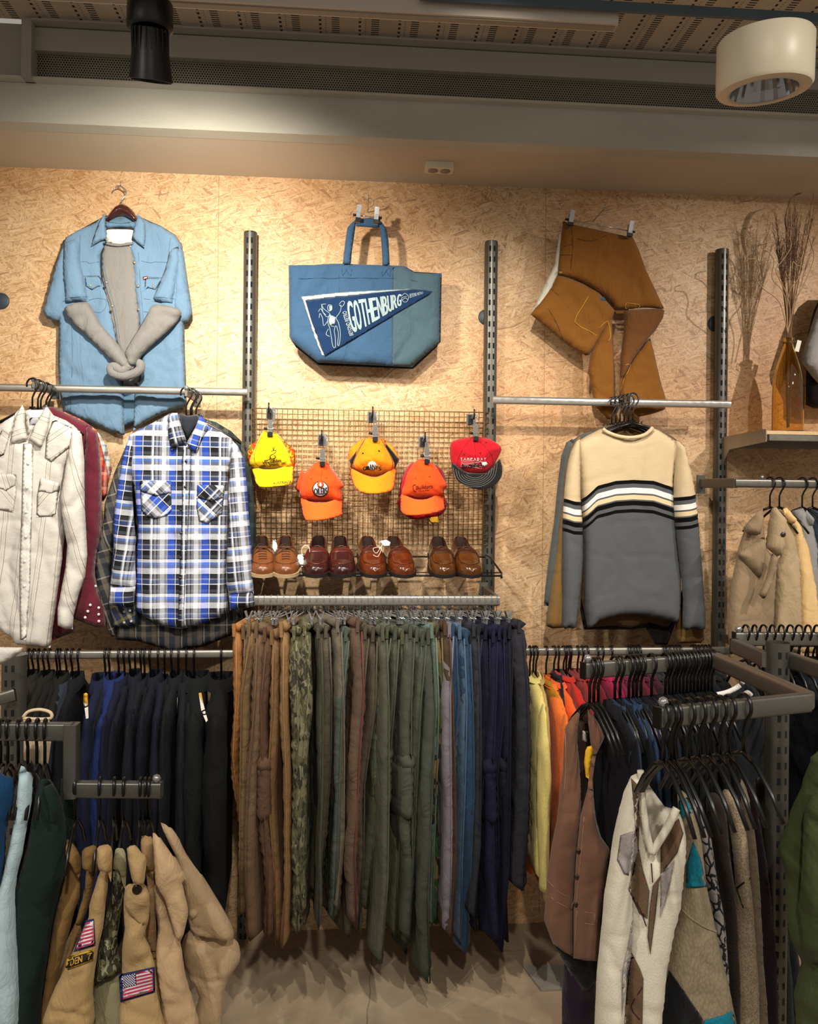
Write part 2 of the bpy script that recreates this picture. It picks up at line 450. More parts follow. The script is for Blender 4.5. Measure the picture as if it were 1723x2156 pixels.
def slotted(name, pitch=0.04, sx=0.008, sw=0.0068, sh=0.02, z0=0.0, base='66645c'):
    """brushed steel post with its two columns of punched slots (dark openings)"""
    t = NT(name); tc = t.n('ShaderNodeTexCoord'); sp = t.n('ShaderNodeSeparateXYZ'); t.l(tc.outputs['Object'], sp.inputs[0])
    ax = t.math('ABSOLUTE', sp.outputs[0]); ix = t.math('LESS_THAN', t.math('ABSOLUTE', t.math('SUBTRACT', ax, sx)), sw / 2)
    fz = t.math('FRACT', t.math('DIVIDE', t.math('ADD', sp.outputs[2], z0), pitch)); iz = t.math('LESS_THAN', fz, sh / pitch)
    fr = t.math('LESS_THAN', sp.outputs[1], -0.012)
    s = t.math('MULTIPLY', t.math('MULTIPLY', ix, iz), fr)
    n = t.noise(t.coord(scale=(1, 1, 0.1)), 30, 4)
    c = t.mix(t.math('MULTIPLY', n, 0.5), lin(base), lin('3c3b37')); c = t.mix(s, c, (0.004, 0.004, 0.004, 1))
    t.put(t.b.inputs['Metallic'], t.math('SUBTRACT', 0.6, t.math('MULTIPLY', s, 0.6)))
    r = t.math('ADD', 0.36, t.math('MULTIPLY', s, 0.6))
    t.l(t.bump(t.math('SUBTRACT', 1.0, s), 0.6, 0.002), t.b.inputs['Normal'])
    t.put(t.b.inputs['Base Color'], c); t.put(t.b.inputs['Roughness'], r); return t.m

STEEL = metal('brushed_steel', 'a09c92', 0.35, 0.5)
STEEL_D = metal('dark_steel', '7c7970', 0.38, 0.6)
CHROME = metal('chrome', 'a8a8a8', 0.14, 0.1)
BLACKP = plain('black_plastic', '0c0c0c', 0.3)
BLACKM = plain('black_metal', '141414', 0.4, 0.3)
GOLDW = metal('brass_wire', 'a58a5a', 0.35, 0.4)
TAGW = plain('white_card', 'e8e4da', 0.7)
TAGY = plain('yellow_card', 'd9a51c', 0.6)

# ---------------------------------------------------------------- room
H_SOF = P(861, 385, 0).z
FL = 0.0
JOINTS = [P(459, 600, 0).x, P(459, 600, 0).x + 1.22, P(459, 600, 0).x - 1.22, P(459, 600, 0).x + 2.44]
JZ = [P(70, 617, 0).z, P(70, 617, 0).z - 1.22]
OSB = osb_mat()
def plane_box(name, c, e, mat): return struct(MB().box(c, e).build(name, mat, None, False))
plane_box('wall_back', (0.3, 0.05, H_SOF / 2 - 0.01), (8.0, 0.1, H_SOF + 0.02), OSB)

t = NT('concrete_floor'); v = t.coord(); n = t.noise(v, 1.6, 5, 0.65, 0.4); n2 = t.noise(v, 14, 6, 0.7); n3 = t.noise(v, 120, 2)
c = t.ramp(n, [(0.3, 'a08c72'), (0.5, 'b09c82'), (0.7, 'c0ae94')]); c = t.mix(t.math('MULTIPLY', n2, 0.5), c, lin('6f5c46'))
c = t.mix(t.ramp(t.noise(v, 5, 5, 0.7, 1.2), [(0.56, '000000'), (0.74, 'ffffff')]), c, lin('b9a88c'))
sp = t.n('ShaderNodeSeparateXYZ'); t.l(t.coord(rot=(0, 0, 0.06)), sp.inputs[0])
wv = t.math('MULTIPLY', t.math('SUBTRACT', t.noise(v, 8, 4), 0.5), 0.02)
for ax, pd, of_ in ((0, 0.9, 0.35), (1, 0.62, 0.45)):
    e_ = t.math('ABSOLUTE', t.math('SUBTRACT', t.math('FRACT', t.math('DIVIDE', t.math('ADD', t.math('ADD', sp.outputs[ax], of_), wv), pd)), 0.5))
    c = t.mix(t.math('MULTIPLY', t.math('LESS_THAN', e_, 0.0022), t.math('MULTIPLY', n2, 0.9)), c, lin('3b3026'))
FLOORM = t.out(c, t.math('ADD', 0.35, t.math('MULTIPLY', n2, 0.35)), 0.0, t.bump(n2, 0.2, 0.002))
plane_box('floor', (0.3, -2.5, -0.03), (8.0, 5.2, 0.06), FLOORM)

def plaster(name, base, spots_=None, bump=0.15, streak=(1, 1, 1), amt=0.5):
    t = NT(name); v = t.coord(scale=streak); n = t.noise(v, 3, 5, 0.6, 0.5); n2 = t.noise(v, 40, 3)
    c = t.mix(t.math('MULTIPLY', n, amt), lin(base), lin(spots_ or base))
    return t.out(c, 0.75, 0.0, t.bump(n2, bump, 0.002))
SOF = plaster('painted_soffit', 'c4b8a4', 'b6aa96', 0.1)
BEAM = plaster('grey_concrete', 'ccc9ba', '9c9b8e', 0.3, (0.6, 1, 2), 0.9)
BOXM = plaster('grey_sheet_metal', 'a8a598', '87847a', 0.05, (0.4, 1, 1), 0.7)
D1 = 0.36                                    # how far the soffit stands out
z1 = H_SOF; yF = -D1
zl = P(861, 213, D1).z                       # top of concrete lip
zg = P(861, 150, D1 + 0.0).z                 # top of the grille
zt = P(861, 96, D1).z                        # top of the grey box
plane_box('ceiling', (0.3, -0.15, z1 + 0.02), (8.0, 0.30, 0.04), SOF)
plane_box('trim_1', (0.3, yF + 0.03, (z1 + zl) / 2 - 0.001), (8.0, 0.06, zl - z1 + 0.002), BEAM)
xe = P(76, 110, D1).x
# perforated grille strip with its dark hex-packed holes
t = NT('perforated_grille'); v = t.coord(scale=(1, 1, 1)); sp = t.n('ShaderNodeSeparateXYZ'); t.l(v, sp.inputs[0])
pt = 0.0085
row = t.math('FLOOR', t.math('DIVIDE', sp.outputs[2], pt * 0.866)); sh = t.math('MULTIPLY', t.math('FLOORED_MODULO', row, 2.0), 0.5)
fx = t.math('SUBTRACT', t.math('FRACT', t.math('ADD', t.math('DIVIDE', sp.outputs[0], pt), sh)), 0.5)
fz = t.math('SUBTRACT', t.math('FRACT', t.math('DIVIDE', sp.outputs[2], pt * 0.866)), 0.5)
rr = t.math('SQRT', t.math('ADD', t.math('MULTIPLY', fx, fx), t.math('MULTIPLY', t.math('MULTIPLY', fz, fz), 0.75)))
hole = t.math('LESS_THAN', rr, 0.33)
c = t.mix(hole, t.mix(t.noise(v, 4, 3), lin('a5a294'), lin('7c7a6e')), (0.01, 0.01, 0.009, 1))
GRILLE = t.out(c, 0.5, 0.3)
struct(MB().box(((xe + 4.2) / 2, yF + 0.02, (zl + zg) / 2), (4.2 - xe, 0.02, zg - zl)).build('trim_2', GRILLE, None, False))
struct(MB().box(((xe + 4.2) / 2, yF + 0.012, (zg + zt) / 2 - 0.006), (4.2 - xe, 0.05, zt - zg - 0.012)).box(((xe + 4.2) / 2, yF - 0.014, zt - 0.004), (4.2 - xe, 0.06, 0.006)).build('trim_3', BOXM, None, False))
struct(MB().box((xe - 0.015, yF - 0.008, (zl + zt) / 2), (0.03, 0.06, zt - zl)).box(((xe - 4.0) / 2, yF + 0.01, (zl + zt) / 2), (4.0 + xe, 0.03, zt - zl)).build('trim_4', BOXM, None, False))
# lip screws
struct(MB().box((0.3, yF - 0.013, zl + 0.004), (8.0, 0.03, 0.008)).build('trim_5', BEAM, None, False))
# perforated metal tray ceiling above, slot rows running towards the viewer
t = NT('perforated_tray'); tc = t.n('ShaderNodeTexCoord'); sp = t.n('ShaderNodeSeparateXYZ'); t.l(tc.outputs['Object'], sp.inputs[0])
X, Y = sp.outputs[0], sp.outputs[1]
px_ = t.math('FRACT', t.math('DIVIDE', X, 0.125)); py_ = t.math('FRACT', t.math('DIVIDE', Y, 0.011)); py2 = t.math('FRACT', t.math('DIVIDE', Y, 0.022))
def within(a, lo, hi): return t.math('MULTIPLY', t.math('GREATER_THAN', a, lo), t.math('LESS_THAN', a, hi))
slot = t.math('MULTIPLY', within(px_, 0.42, 0.62), within(py_, 0.25, 0.68))
dot = t.math('MULTIPLY', within(px_, 0.10, 0.165), within(py2, 0.2, 0.7))
dot2 = t.math('MULTIPLY', within(px_, 0.26, 0.285), within(py_, 0.3, 0.6))
hole = t.math('MAXIMUM', t.math('MAXIMUM', slot, dot), dot2)
gl = t.noise(t.coord(scale=(1, 0.4, 1)), 5, 2)
c = t.mix(gl, lin('e6dac4'), lin('b8a68c')); c = t.mix(hole, c, (0.01, 0.01, 0.01, 1))
t.put(t.b.inputs['Metallic'], t.math('MULTIPLY', t.math('SUBTRACT', 1.0, hole), 0.35))
TRAY = t.out(c, 0.42)
zT = zt + 0.012
struct(MB().box((0.3, yF - 0.32, zT + 0.006), (8.0, 0.62, 0.012)).build('trim_6', TRAY, None, False))
struct(MB().box((0.3, -0.95, zT + 0.12), (8.0, 1.3, 0.05)).build('ceiling.001', plaster('dark_ceiling', '5c5246', '4a4239'), None, False))
# ---------------------------------------------------------------- ceiling fittings
def track_lamp():
    D = 1.8; b = PD(316, 60, D)
    t = thing('spotlight', 'matt black track spotlight hanging from the ceiling at upper left', 'spotlight', b)
    M_ = MB(); 
    pr = [(0.0, 0.062), (0.046, 0.062), (0.051, 0.055), (0.052, 0.0), (0.046, -0.006), (0.0, -0.006)]
    M_.lathe(pr, n=28); M_.v = [Vector((v.x, v.y * 0.8, v.z)) for v in M_.v]
    M_.box((0, 0, 0.085), (0.05, 0.04, 0.06)); M_.build('mount', BLACKM, t, auto=40)
    R = Matrix.Rotation(math.radians(4), 3, 'Y') @ Matrix.Rotation(math.radians(22), 3, 'X')
    c = MB().lathe([(0.0, 0.0), (0.034, 0.0), (0.0365, -0.004), (0.0495, -0.108), (0.0475, -0.108), (0.034, -0.02), (0.0, -0.02)], n=36)
    c.v = [R @ v for v in c.v]; c.build('lamp_housing', BLACKM, t, auto=40)
    f = MB()
    for k in range(20):
        th = 2 * PI * k / 20; d = Vector((math.cos(th), math.sin(th), 0))
        f.box(d * 0.038 + Vector((0, 0, -0.024)), (0.008, 0.003, 0.045), Matrix.Rotation(th, 3, 'Z'))
    f.v = [R @ v for v in f.v]; f.build('cooling_fins', plain('black_fins', '090909', 0.5), t, smooth=False)
track_lamp()
def can_lamp():
    D = 1.62; b = PD(1611, 120, D)
    t = thing('ceiling_lamp', 'big cream white cylinder ceiling lamp with a chrome reflector at upper right', 'lamp', b)
    R = Matrix.Rotation(math.radians(7), 3, Vector(rt)); R2 = Matrix.Rotation(math.radians(-2), 3, fw)
    W = plain('lamp_cream', 'd8ccb2', 0.4)
    def bld(mb, n, m_, **k): mb.v = [R2 @ (R @ v) for v in mb.v]; return mb.build(n, m_, t, **k)
    bld(MB().lathe([(0.0, 0.036), (0.090, 0.036), (0.094, 0.030), (0.094, -0.060), (0.090, -0.066), (0.070, -0.068), (0.070, -0.060), (0.090, -0.05), (0.090, 0.028), (0, 0.028)], n=64), 'lamp_housing', W, auto=35)
    n = 48; v = []; f = []
    for i, (r, z) in enumerate([(0.069, -0.066), (0.062, -0.045), (0.050, -0.015), (0.036, 0.012)]):
        for k in range(n):
            rr = r * (1 + 0.02 * (k % 2)); v.append((rr * math.cos(2 * PI * k / n), rr * math.sin(2 * PI * k / n), z))
    for i in range(3):
        for k in range(n): f.append((i * n + k, i * n + (k + 1) % n, (i + 1) * n + (k + 1) % n, (i + 1) * n + k))
    v.append((0, 0, 0.012)); f += [(3 * n + k, 3 * n + (k + 1) % n, 4 * n) for k in range(n)]
    bld(MB().add(v, f), 'reflector', CHROME, smooth=False)
    bld(MB().lathe([(0.066, -0.067), (0.072, -0.069), (0.074, -0.067), (0.072, -0.064)], n=48, closed=True), 'trim_ring', plain('ring_white', 'cfc4ae', 0.35))
can_lamp()
# white lighting track and steel angle under the tray
a = P(300, -6, 0.95); b = P(1298, 48, 0.95)
zt_ = (a.z + b.z) / 2
t = thing('light_track', 'long white lighting rail hanging below the perforated ceiling panel', 'light rail', (b.x, -0.95, b.z))
L = b.x + 2.2
MB().box((-L / 2, 0, 0.004), (L, 0.035, 0.036)).build('rail_body', plain('track_white', 'c9bfae', 0.45), t, False)
MB().box((-L / 2, 0.0, -0.0155), (L - 0.01, 0.018, 0.004)).build('rail_slot', plain('track_shadow_gap', '8f8676', 0.6), t, False)
MB().box((-P(1298, 44, .95).x + P(990, 10, 0.95).x, 0, 0.045), (0.03, 0.03, 0.04)).box((-2.0, 0, 0.045), (0.03, 0.03, 0.04)).build('bracket', plain('track_white2', 'b9b0a0', 0.5), t, False)
a = P(1300, 14, 0.985)
t = tag(MB().box((0, 0, 0.0), (2.2, 0.004, 0.024)).box((0, 0.02, 0.012), (2.2, 0.04, 0.004)).build('steel_angle', metal('galvanised_steel', '6a7880', 0.45, 0.8), None, False), 'galvanised steel angle running above the white lighting rail', 'steel angle')
t.location = (a.x + 0.6, a.y, a.z)
# surface socket on the soffit
c = P(925, 344, 0.17); c.z = H_SOF
t = thing('ceiling_socket', 'small cream double socket fixed to the painted soffit', 'socket', c)
MB().box((0, 0, -0.011), (0.098, 0.052, 0.022)).build('socket_body', plain('socket_cream', 'd9d0b4', 0.4), t, False)
MB().lathe([(0.0, -0.021), (0.017, -0.021), (0.018, -0.0235), (0.0, -0.0235)], (-0.022, 0, 0)).lathe([(0.0, -0.021), (0.017, -0.021), (0.018, -0.0235), (0, -0.0235)], (0.022, 0, 0)).build('socket_face', plain('socket_dark', '8a8272', 0.5), t)

# ---------------------------------------------------------------- uprights and rails on the wall
UPM = slotted('slotted_upright')
UX = []
for (px, py, lab) in ((526, 485, 'slotted dark steel upright left of the blue denim tote bag'), (1037.5, 505, 'slotted dark steel upright between the tote bag and the brown trousers'),
                      (1527, 522, 'slotted dark steel upright beside the dried grass bottle')):
    p = P(px, py, 0.05); UX.append(p.x)
    t = thing('slotted_upright', lab, 'upright', (p.x, -0.026, 0))
    b_ = MB().tube([(0, 0, 0.0), (0, 0, p.z - 0.002)], 0.0245, 24); b_.build('post', UPM, t, auto=50)
    MB().tube([(0, 0, p.z - 0.006), (0, 0, p.z)], 0.0235, 24).build('end_cap', BLACKP, t, auto=50)
def clampd(mb, x, z, d=0.06): mb.box((x, -d + 0.006, z), (0.03, 0.03, 0.05)); return mb
def wall_rail(name, lab, p0, p1, d, th=0.028, arms=(), ends=(), mat=None, flip=None):
    """rail between two pixels, d from the wall; arms: x positions of the brackets back to the uprights"""
    a = P(p0[0], p0[1], d); b = P(p1[0], p1[1], d); z = (a.z + b.z) / 2
    t = thing(name, lab, 'rail', (a.x, -d, z))
    L = b.x - a.x
    MB().bar((0, 0, 0), (L, 0, 0), 0.016, th, 0.45).build('rail_bar', mat or STEEL, t, auto=40)
    for ax in arms:
        MB().bar((ax - a.x, d - 0.05, 0.004), (ax - a.x, 0.0, 0.0), 0.014, th * 1.15, 0.2).box((ax - a.x, d - 0.05, 0.0), (0.03, 0.01, 0.07)).build('bracket_arm', STEEL_D, t, False)
    for ex in ends: MB().tube([(ex - 0.004, 0, 0), (ex + 0.004, 0, 0)], th * 0.62, 14).build('end_cap', STEEL_D, t)
    return a, b, z, t
RL_U = wall_rail('hanging_rail', 'upper steel rail running behind the denim shirt and the hanging shirts', (-90, 812), (521, 828), 0.11, 0.026)
RR_U = wall_rail('hanging_rail', 'shiny steel rail crossing the brown trousers at the right', (1038, 843), (1538, 851), 0.145, 0.028, mat=metal('bright_steel', 'b8b4ac', 0.2, 0.2))
RL_L = wall_rail('hanging_rail', 'lower steel rail that carries the dark blazers', (20, 1380), (505, 1376), 0.30, 0.027, arms=(UX[0] + 0.0,))
RR_L = wall_rail('hanging_rail', 'lower right steel rail that carries the rainbow row of knitwear', (1085, 1371), (1541, 1371), 0.30, 0.027, arms=(UX[1] + 0.03, UX[2] - 0.0))
RP = wall_rail('hanging_rail', 'steel rail that carries the long row of trousers', (520, 1265), (1052, 1264), 0.30, 0.034, arms=(UX[0] - 0.0, P(1045, 1264, 0.30).x))
RS = wall_rail('hanging_rail', 'short steel rail of trench coats below the wooden shelf', (1548, 1017), (1790, 1020), 0.32, 0.030, arms=(P(1550, 1018, 0.32).x,), mat=STEEL_D)
c = P(1605, 1006, 0.32); tag(MB().lathe([(0, -0.008), (0.005, -0.006), (0.007, 0), (0.005, 0.006), (0, 0.008)], (c.x, -0.32, RS[2] + 0.021)).build('ball_stop', CHROME), 'small chrome ball stop on top of the trench coat rail', 'ball stop')

# face-out arms over the upper rails
def face_arm(pbase, ptip, lab, d1):
    a = P(pbase[0], pbase[1], 0.085); b = P(ptip[0], ptip[1], d1)
    z = b.z - 0.014
    t = thing('face_out_rail', lab, 'rail', (b.x, -0.085, z))
    MB().bar((0, 0.0, 0), (0, -(d1 - 0.085), 0), 0.008, 0.022, 0.2).box((0, 0.004, -0.004), (0.02, 0.03, 0.042)).build('arm_bar', STEEL_D, t, False)
    MB().lathe([(0, -0.009), (0.006, -0.007), (0.009, 0), (0.006, 0.007), (0, 0.009)], (0, -(d1 - 0.085) + 0.004, 0.016)).build('ball_end', CHROME, t)
    return b.x, z
FA1 = face_arm((92, 808), (70, 800), 'short steel arm holding the striped western shirt over the upper left rail', 0.27)
FA2 = face_arm((398, 822), (392, 818), 'short steel arm holding the blue plaid shirt over the upper left rail', 0.27)
FA3 = face_arm((1316, 842), (1330, 832), 'short steel arm holding the striped jumper over the bright rail', 0.26)

# ---------------------------------------------------------------- wire grid panel
gx0 = P(530, 860, 0.055).x; gx1 = P(1030, 868, 0.055).x; gz1 = (P(530, 860, 0.055).z + P(1030, 868, 0.055).z) / 2; gz0 = P(800, 1146, 0.055).z
g = MB(); s_ = 0.0182; nx = int((gx1 - gx0) / s_); nzr = int((gz1 - gz0) / s_)
for i in range(nx + 1):
    x = gx0 + (gx1 - gx0) * i / nx; g.tube([(x, -0.056, gz0), (x, -0.056, gz1)], 0.0014, 5)
g.tube([(gx0, -0.053, gz1), (gx1, -0.053, gz1)], 0.0022, 6)
h_ = MB()
for j in range(nzr + 1):
    z = gz0 + (gz1 - gz0) * j / nzr; h_.tube([(gx0, -0.053, z), (gx1, -0.053, z)], 0.0014, 5)
t = thing('wire_grid_panel', 'brass coloured wire grid panel behind the hanging caps', 'grid panel', (gx0, 0, gz0))
g.build('upright_wires', GOLDW, t, world=True); h_.build('cross_wires', GOLDW, t, world=True)

# ---------------------------------------------------------------- shoe shelf of wires
fz = P(800, 1212, 0.30).z; bz = P(830, 1172, 0.10).z; x0 = P(536, 1210, 0.30).x; x1 = P(1056, 1214, 0.30).x
t = thing('wire_shoe_shelf', 'sloping black wire shelf carrying the four pairs of leather shoes', 'shelf', (x0, -0.1, fz))
MB().tube([(x0, -0.30, fz), (x1, -0.30, fz)], 0.0032, 8).tube([(x0, -0.30, fz + 0.011), (x1, -0.30, fz + 0.011)], 0.002, 6).build('front_wire', BLACKM, t, world=True)
MB().tube([(x0, -0.10, bz), (x1 - 0.02, -0.10, bz)], 0.0028, 8).build('rear_wire', BLACKM, t, world=True)
for x in (x0, x1): MB().tube([(x - 0.012, -0.06, bz + 0.004), (x - 0.006, -0.12, bz), (x, -0.30, fz + 0.01), (x, -0.303, fz - 0.008)], 0.0034, 8).build('side_bracket', BLACKM, t, world=True)
SH = (fz, bz)

# ---------------------------------------------------------------- wooden shelf at the right
zs = P(1660, 908, 0.33).z; xa = P(1612, 915, 0.33).x
t = thing('wooden_shelf', 'pale wooden shelf on a steel bracket holding the amber bottle', 'shelf', (xa, -0.2, zs))
MB().box((xa + 0.42, -0.185, zs - 0.006), (0.84, 0.31, 0.012)).build('shelf_board', fabric('pale_wood', 'd8b88a', 0.5, 0.3, 3, 60, 0.1, 0, streak=(0.2, 1, 1)), t, False, world=True)
MB().box((xa + 0.43, -0.335, zs - 0.016), (0.84, 0.006, 0.034)).build('front_rail', STEEL_D, t, False, world=True)
bb = MB(); hx = 0.0015
X = xa - 0.002
pr = [(-0.05, zs + 0.0), (-0.34, zs + 0.006), (-0.34, zs - 0.038), (-0.1, zs - 0.05), (-0.05, zs - 0.10)]
bb.add([(X + 0.012 * (0.34 + y) / 0.3 * -1 - hx + s * 2 * hx, y, z) for s in (0, 1) for y, z in pr], [(0, 1, 2, 3, 4), (9, 8, 7, 6, 5)] + [(i, (i + 1) % 5, 5 + (i + 1) % 5, 5 + i) for i in range(5)])
bb.build('bracket', STEEL, t, False, world=True)
MB().box((xa + 0.42, -0.05, zs - 0.02), (0.84, 0.012, 0.04)).build('rear_rail', STEEL_D, t, False, world=True)

# ---------------------------------------------------------------- templates for hangers
def hanger_meshes():
    hook = MB(); pts = []
    for k in range(0, 13):
        th = math.radians(200 - k * 20); pts.append((0.019 * math.cos(th), 0, -0.016 + 0.021 * math.sin(th)))
    pts += [(0.006, 0, -0.043), (0.0, 0, -0.058), (0, 0, -0.095)]
    hook.tube(pts, 0.0036, 7, sy=0.8)
    arms = MB()
    arms.bar((0, 0, -0.088), (0, 0, -0.112), 0.018, 0.010, 0.3)
    for s in (-1, 1):
        arms.tube([(0, 0, -0.098), (s * 0.05, 0, -0.112), (s * 0.11, 0, -0.143), (s * 0.165, 0, -0.178)], [0.010, 0.0095, 0.0085, 0.007], 8, sy=0.55)
        arms.box((s * 0.030, 0, -0.099), (0.004, 0.006, 0.012))
    a3 = MB()
    for s in (-1, 1): a3.tube([(0, 0, -0.098), (s * 0.03, 0, -0.110), (s * 0.07, 0, -0.145), (s * 0.10, 0, -0.185)], [0.005, 0.0042, 0.004, 0.0038], 7)
    a3 = a3.build('shoulder_bar', BLACKP, None)
    h = hook.build('hook', BLACKP, None); a = arms.build('shoulder_bar', BLACKP, None)
    a2 = MB()
    for s in (-1, 1): a2.tube([(0, 0, -0.098), (s * 0.09, 0, -0.135), (s * 0.175, 0, -0.185)], [0.006, 0.005, 0.0045], 7)
    a2.tube([(-0.175, 0, -0.188), (0, 0, -0.192), (0.175, 0, -0.188)], 0.0042, 7)
    a2 = a2.build('shoulder_bar', BLACKP, None)
    cw = MB(); cw.tube([(0.012 * math.cos(math.radians(210 - k * 24)), 0, -0.010 + 0.0135 * math.sin(math.radians(210 - k * 24))) for k in range(11)] + [(0, 0, -0.030), (0, 0, -0.052)], 0.0014, 6)
    cw = cw.build('hook', CHROME, None)
    cb = MB().tube([(-0.155, 0, -0.054), (0.155, 0, -0.054)], 0.0022, 6).build('cross_bar', CHROME, None)
    cl = MB()
    cl.box((0, -0.006, 0.012), (0.013, 0.002, 0.032), Matrix.Rotation(0.35, 3, 'X')).box((0, 0.006, 0.012), (0.013, 0.002, 0.032), Matrix.Rotation(-0.35, 3, 'X'))
    cl.tube([(-0.008, 0, 0.0), (0.008, 0, 0)], 0.0045, 8).box((0, 0, -0.010), (0.013, 0.007, 0.012))
    cl = cl.build('clip', CHROME, None, False)
    out = {}
    for o in (h, a, a2, cw, cb, cl, a3): out[id(o)] = o.data; COL.objects.unlink(o)
    return h, a, a2, cw, cb, cl, a3
TH = hanger_meshes()
def hanger(loc, rotz, lab, group='black plastic hangers', kind=1, tilt=0.0, s=1.0):
    t = thing('clothes_hanger', lab, 'hanger', loc, rotz, group); t.rotation_euler.y = tilt; t.scale = (s, s, s)
    for src in (TH[0], TH[{1: 1, 2: 2, 3: 6}[kind]]):
        c = src.copy(); COL.objects.link(c); c.parent = t
    return t
def clip_hanger(loc, rotz, lab, group='chrome clip hangers', clips=(-0.13, 0.13), s=1.0):
    t = thing('clip_hanger', lab, 'hanger', loc, rotz, group); t.scale = (s, s, s)
    for src in (TH[3], TH[4]):
        c = src.copy(); COL.objects.link(c); c.parent = t
    for x in clips:
        c = TH[5].copy(); COL.objects.link(c); c.parent = t; c.location = (x, 0, -0.058)
    return t
# ---------------------------------------------------------------- clothes shown front-on
def cv(s, ox, oy):
    return lambda pts: [(ox + x / s, oy + y / s) for x, y in pts]
C3 = cv(3.3135, 0, 380); C4 = cv(3.077, 500, 400); C5 = cv(2.5227, 1040, 400); C6 = cv(3.0768, 0, 840); C7 = cv(2.9707, 500, 840); C8 = cv(2.5988, 1060, 860)

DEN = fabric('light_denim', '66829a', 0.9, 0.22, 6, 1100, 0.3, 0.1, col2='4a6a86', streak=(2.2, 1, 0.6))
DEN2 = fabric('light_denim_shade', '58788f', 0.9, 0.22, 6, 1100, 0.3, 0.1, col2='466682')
STI = plain('denim_stitch', '4d6c88', 0.8)
MARL = fabric('grey_marl', '7a7874', 0.95, 0.25, 30, 700, 0.3, 0.1, col2='62615e')
WHT = fabric('white_cotton', 'd0cdc6', 0.9, 0.1, 8, 900, 0.2, 0.0, col2='bab6ad')

# denim shirt
t = thing('denim_shirt', 'light blue short sleeved denim shirt worn over a grey sweatshirt on the wall', 'shirt', P(255, 640, 0.05))
DS = t
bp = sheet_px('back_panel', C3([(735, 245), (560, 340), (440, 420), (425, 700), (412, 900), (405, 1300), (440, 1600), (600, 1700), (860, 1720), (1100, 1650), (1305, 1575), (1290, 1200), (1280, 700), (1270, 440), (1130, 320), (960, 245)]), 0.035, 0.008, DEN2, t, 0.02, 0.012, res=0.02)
lf = sheet_px('front_panel', C3([(735, 240), (650, 300), (560, 340), (460, 400), (430, 470), (425, 700), (415, 900), (410, 1100), (405, 1300), (415, 1480), (440, 1610), (520, 1650), (640, 1690), (760, 1750), (868, 1778), (868, 1500), (855, 1300), (840, 1180), (815, 1020), (790, 900), (745, 740), (708, 600), (700, 530), (742, 470), (740, 400)]),
              0.042, 0.020, DEN, t, 0.022, 0.008, drape(0.010, 11, 1.8, 1.0), 0.011)
rf = sheet_px('front_panel', C3([(960, 240), (1040, 285), (1130, 320), (1230, 385), (1275, 460), (1278, 700), (1282, 1000), (1288, 1200), (1300, 1450), (1305, 1575), (1200, 1602), (1100, 1640), (1010, 1690), (930, 1745), (935, 1500), (985, 1350), (975, 1000), (950, 850), (928, 700), (925, 560), (892, 480), (925, 420), (945, 320)]),
              0.042, 0.020, DEN, t, 0.022, 0.008, drape(0.010, 11, 1.8, 3.0), 0.011)
fr = bvh_of([lf, rf])
sheet_px('sleeve', C3([(470, 420), (430, 470), (395, 570), (350, 740), (298, 915), (325, 962), (400, 985), (452, 968), (470, 850), (480, 600)]), 0.048, 0.026, DEN, t, 0.03, 0.02, drape(0.009, 14, 4, 7), 0.012)
s1 = sheet_px('sleeve', C3([(445, 440), (520, 395), (560, 440), (560, 560), (590, 700), (615, 842), (540, 850), (458, 858), (445, 700), (438, 560)]), 0.062, 0.022, DEN, t, 0.03, 0.015, drape(0.008, 14, 4, 8), 0.012)
sheet_px('sleeve', C3([(1235, 420), (1282, 500), (1310, 700), (1335, 860), (1342, 930), (1310, 988), (1232, 1002), (1205, 860), (1225, 600)]), 0.048, 0.026, DEN, t, 0.03, 0.02, drape(0.009, 14, 4, 9), 0.012)
s2 = sheet_px('sleeve', C3([(1245, 440), (1180, 500), (1150, 620), (1060, 842), (1120, 850), (1205, 862), (1235, 720), (1258, 560)]), 0.062, 0.022, DEN, t, 0.03, 0.015, drape(0.008, 14, 4, 10), 0.012)
sheet_px('collar', C3([(728, 232), (690, 290), (655, 390), (638, 458), (700, 425), (745, 404), (738, 300)]), 0.072, 0.010, DEN, t, 0.010, 0.004, None, 0.008)
sheet_px('collar', C3([(962, 228), (1015, 300), (1018, 390), (1008, 468), (960, 440), (920, 402), (944, 300)]), 0.072, 0.010, DEN, t, 0.010, 0.004, None, 0.008)
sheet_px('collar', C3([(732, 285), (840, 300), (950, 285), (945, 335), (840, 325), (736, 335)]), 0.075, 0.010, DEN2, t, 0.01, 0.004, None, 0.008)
sm = MB()
for q in ([(545, 572), (600, 565), (625, 578), (690, 566)], [(985, 562), (1055, 575), (1080, 568), (1170, 572)], [(575, 668), (690, 664)], [(1035, 672), (1130, 678)],
          [(620, 835), (680, 822), (735, 830)], [(735, 830), (740, 880), (700, 920), (660, 915)], [(1005, 825), (1050, 830)], [(1003, 915), (1030, 918)], [(560, 380), (555, 560)], [(1190, 400), (1170, 560)],
          [(500, 1000), (505, 1250), (490, 1600)], [(965, 500), (985, 800), (1000, 1000), (1005, 1400)], [(720, 560), (760, 740), (805, 900), (835, 1100)]):
    line_px(sm, C3(q), 0.10, 0.0009, fr, 0.0006, 4)
for q, bv in (([(452, 818), (540, 812), (612, 808)], s1), ([(1075, 812), (1140, 815), (1215, 825)], s2)): line_px(sm, C3(q), 0.12, 0.0009, bvh_of([bv]), 0.0006, 4)
sm.build('seam_stitching', STI, t, world=True)
for q in ([(598, 738), (590, 668), (700, 668), (716, 738), (680, 742), (640, 766)], [(990, 775), (1010, 735), (1012, 680), (1130, 682), (1088, 765), (1035, 750)]):
    patch('pocket_flap', C3(q), 0.10, DEN, t, fr, 0.001, 0.006, 0.004)
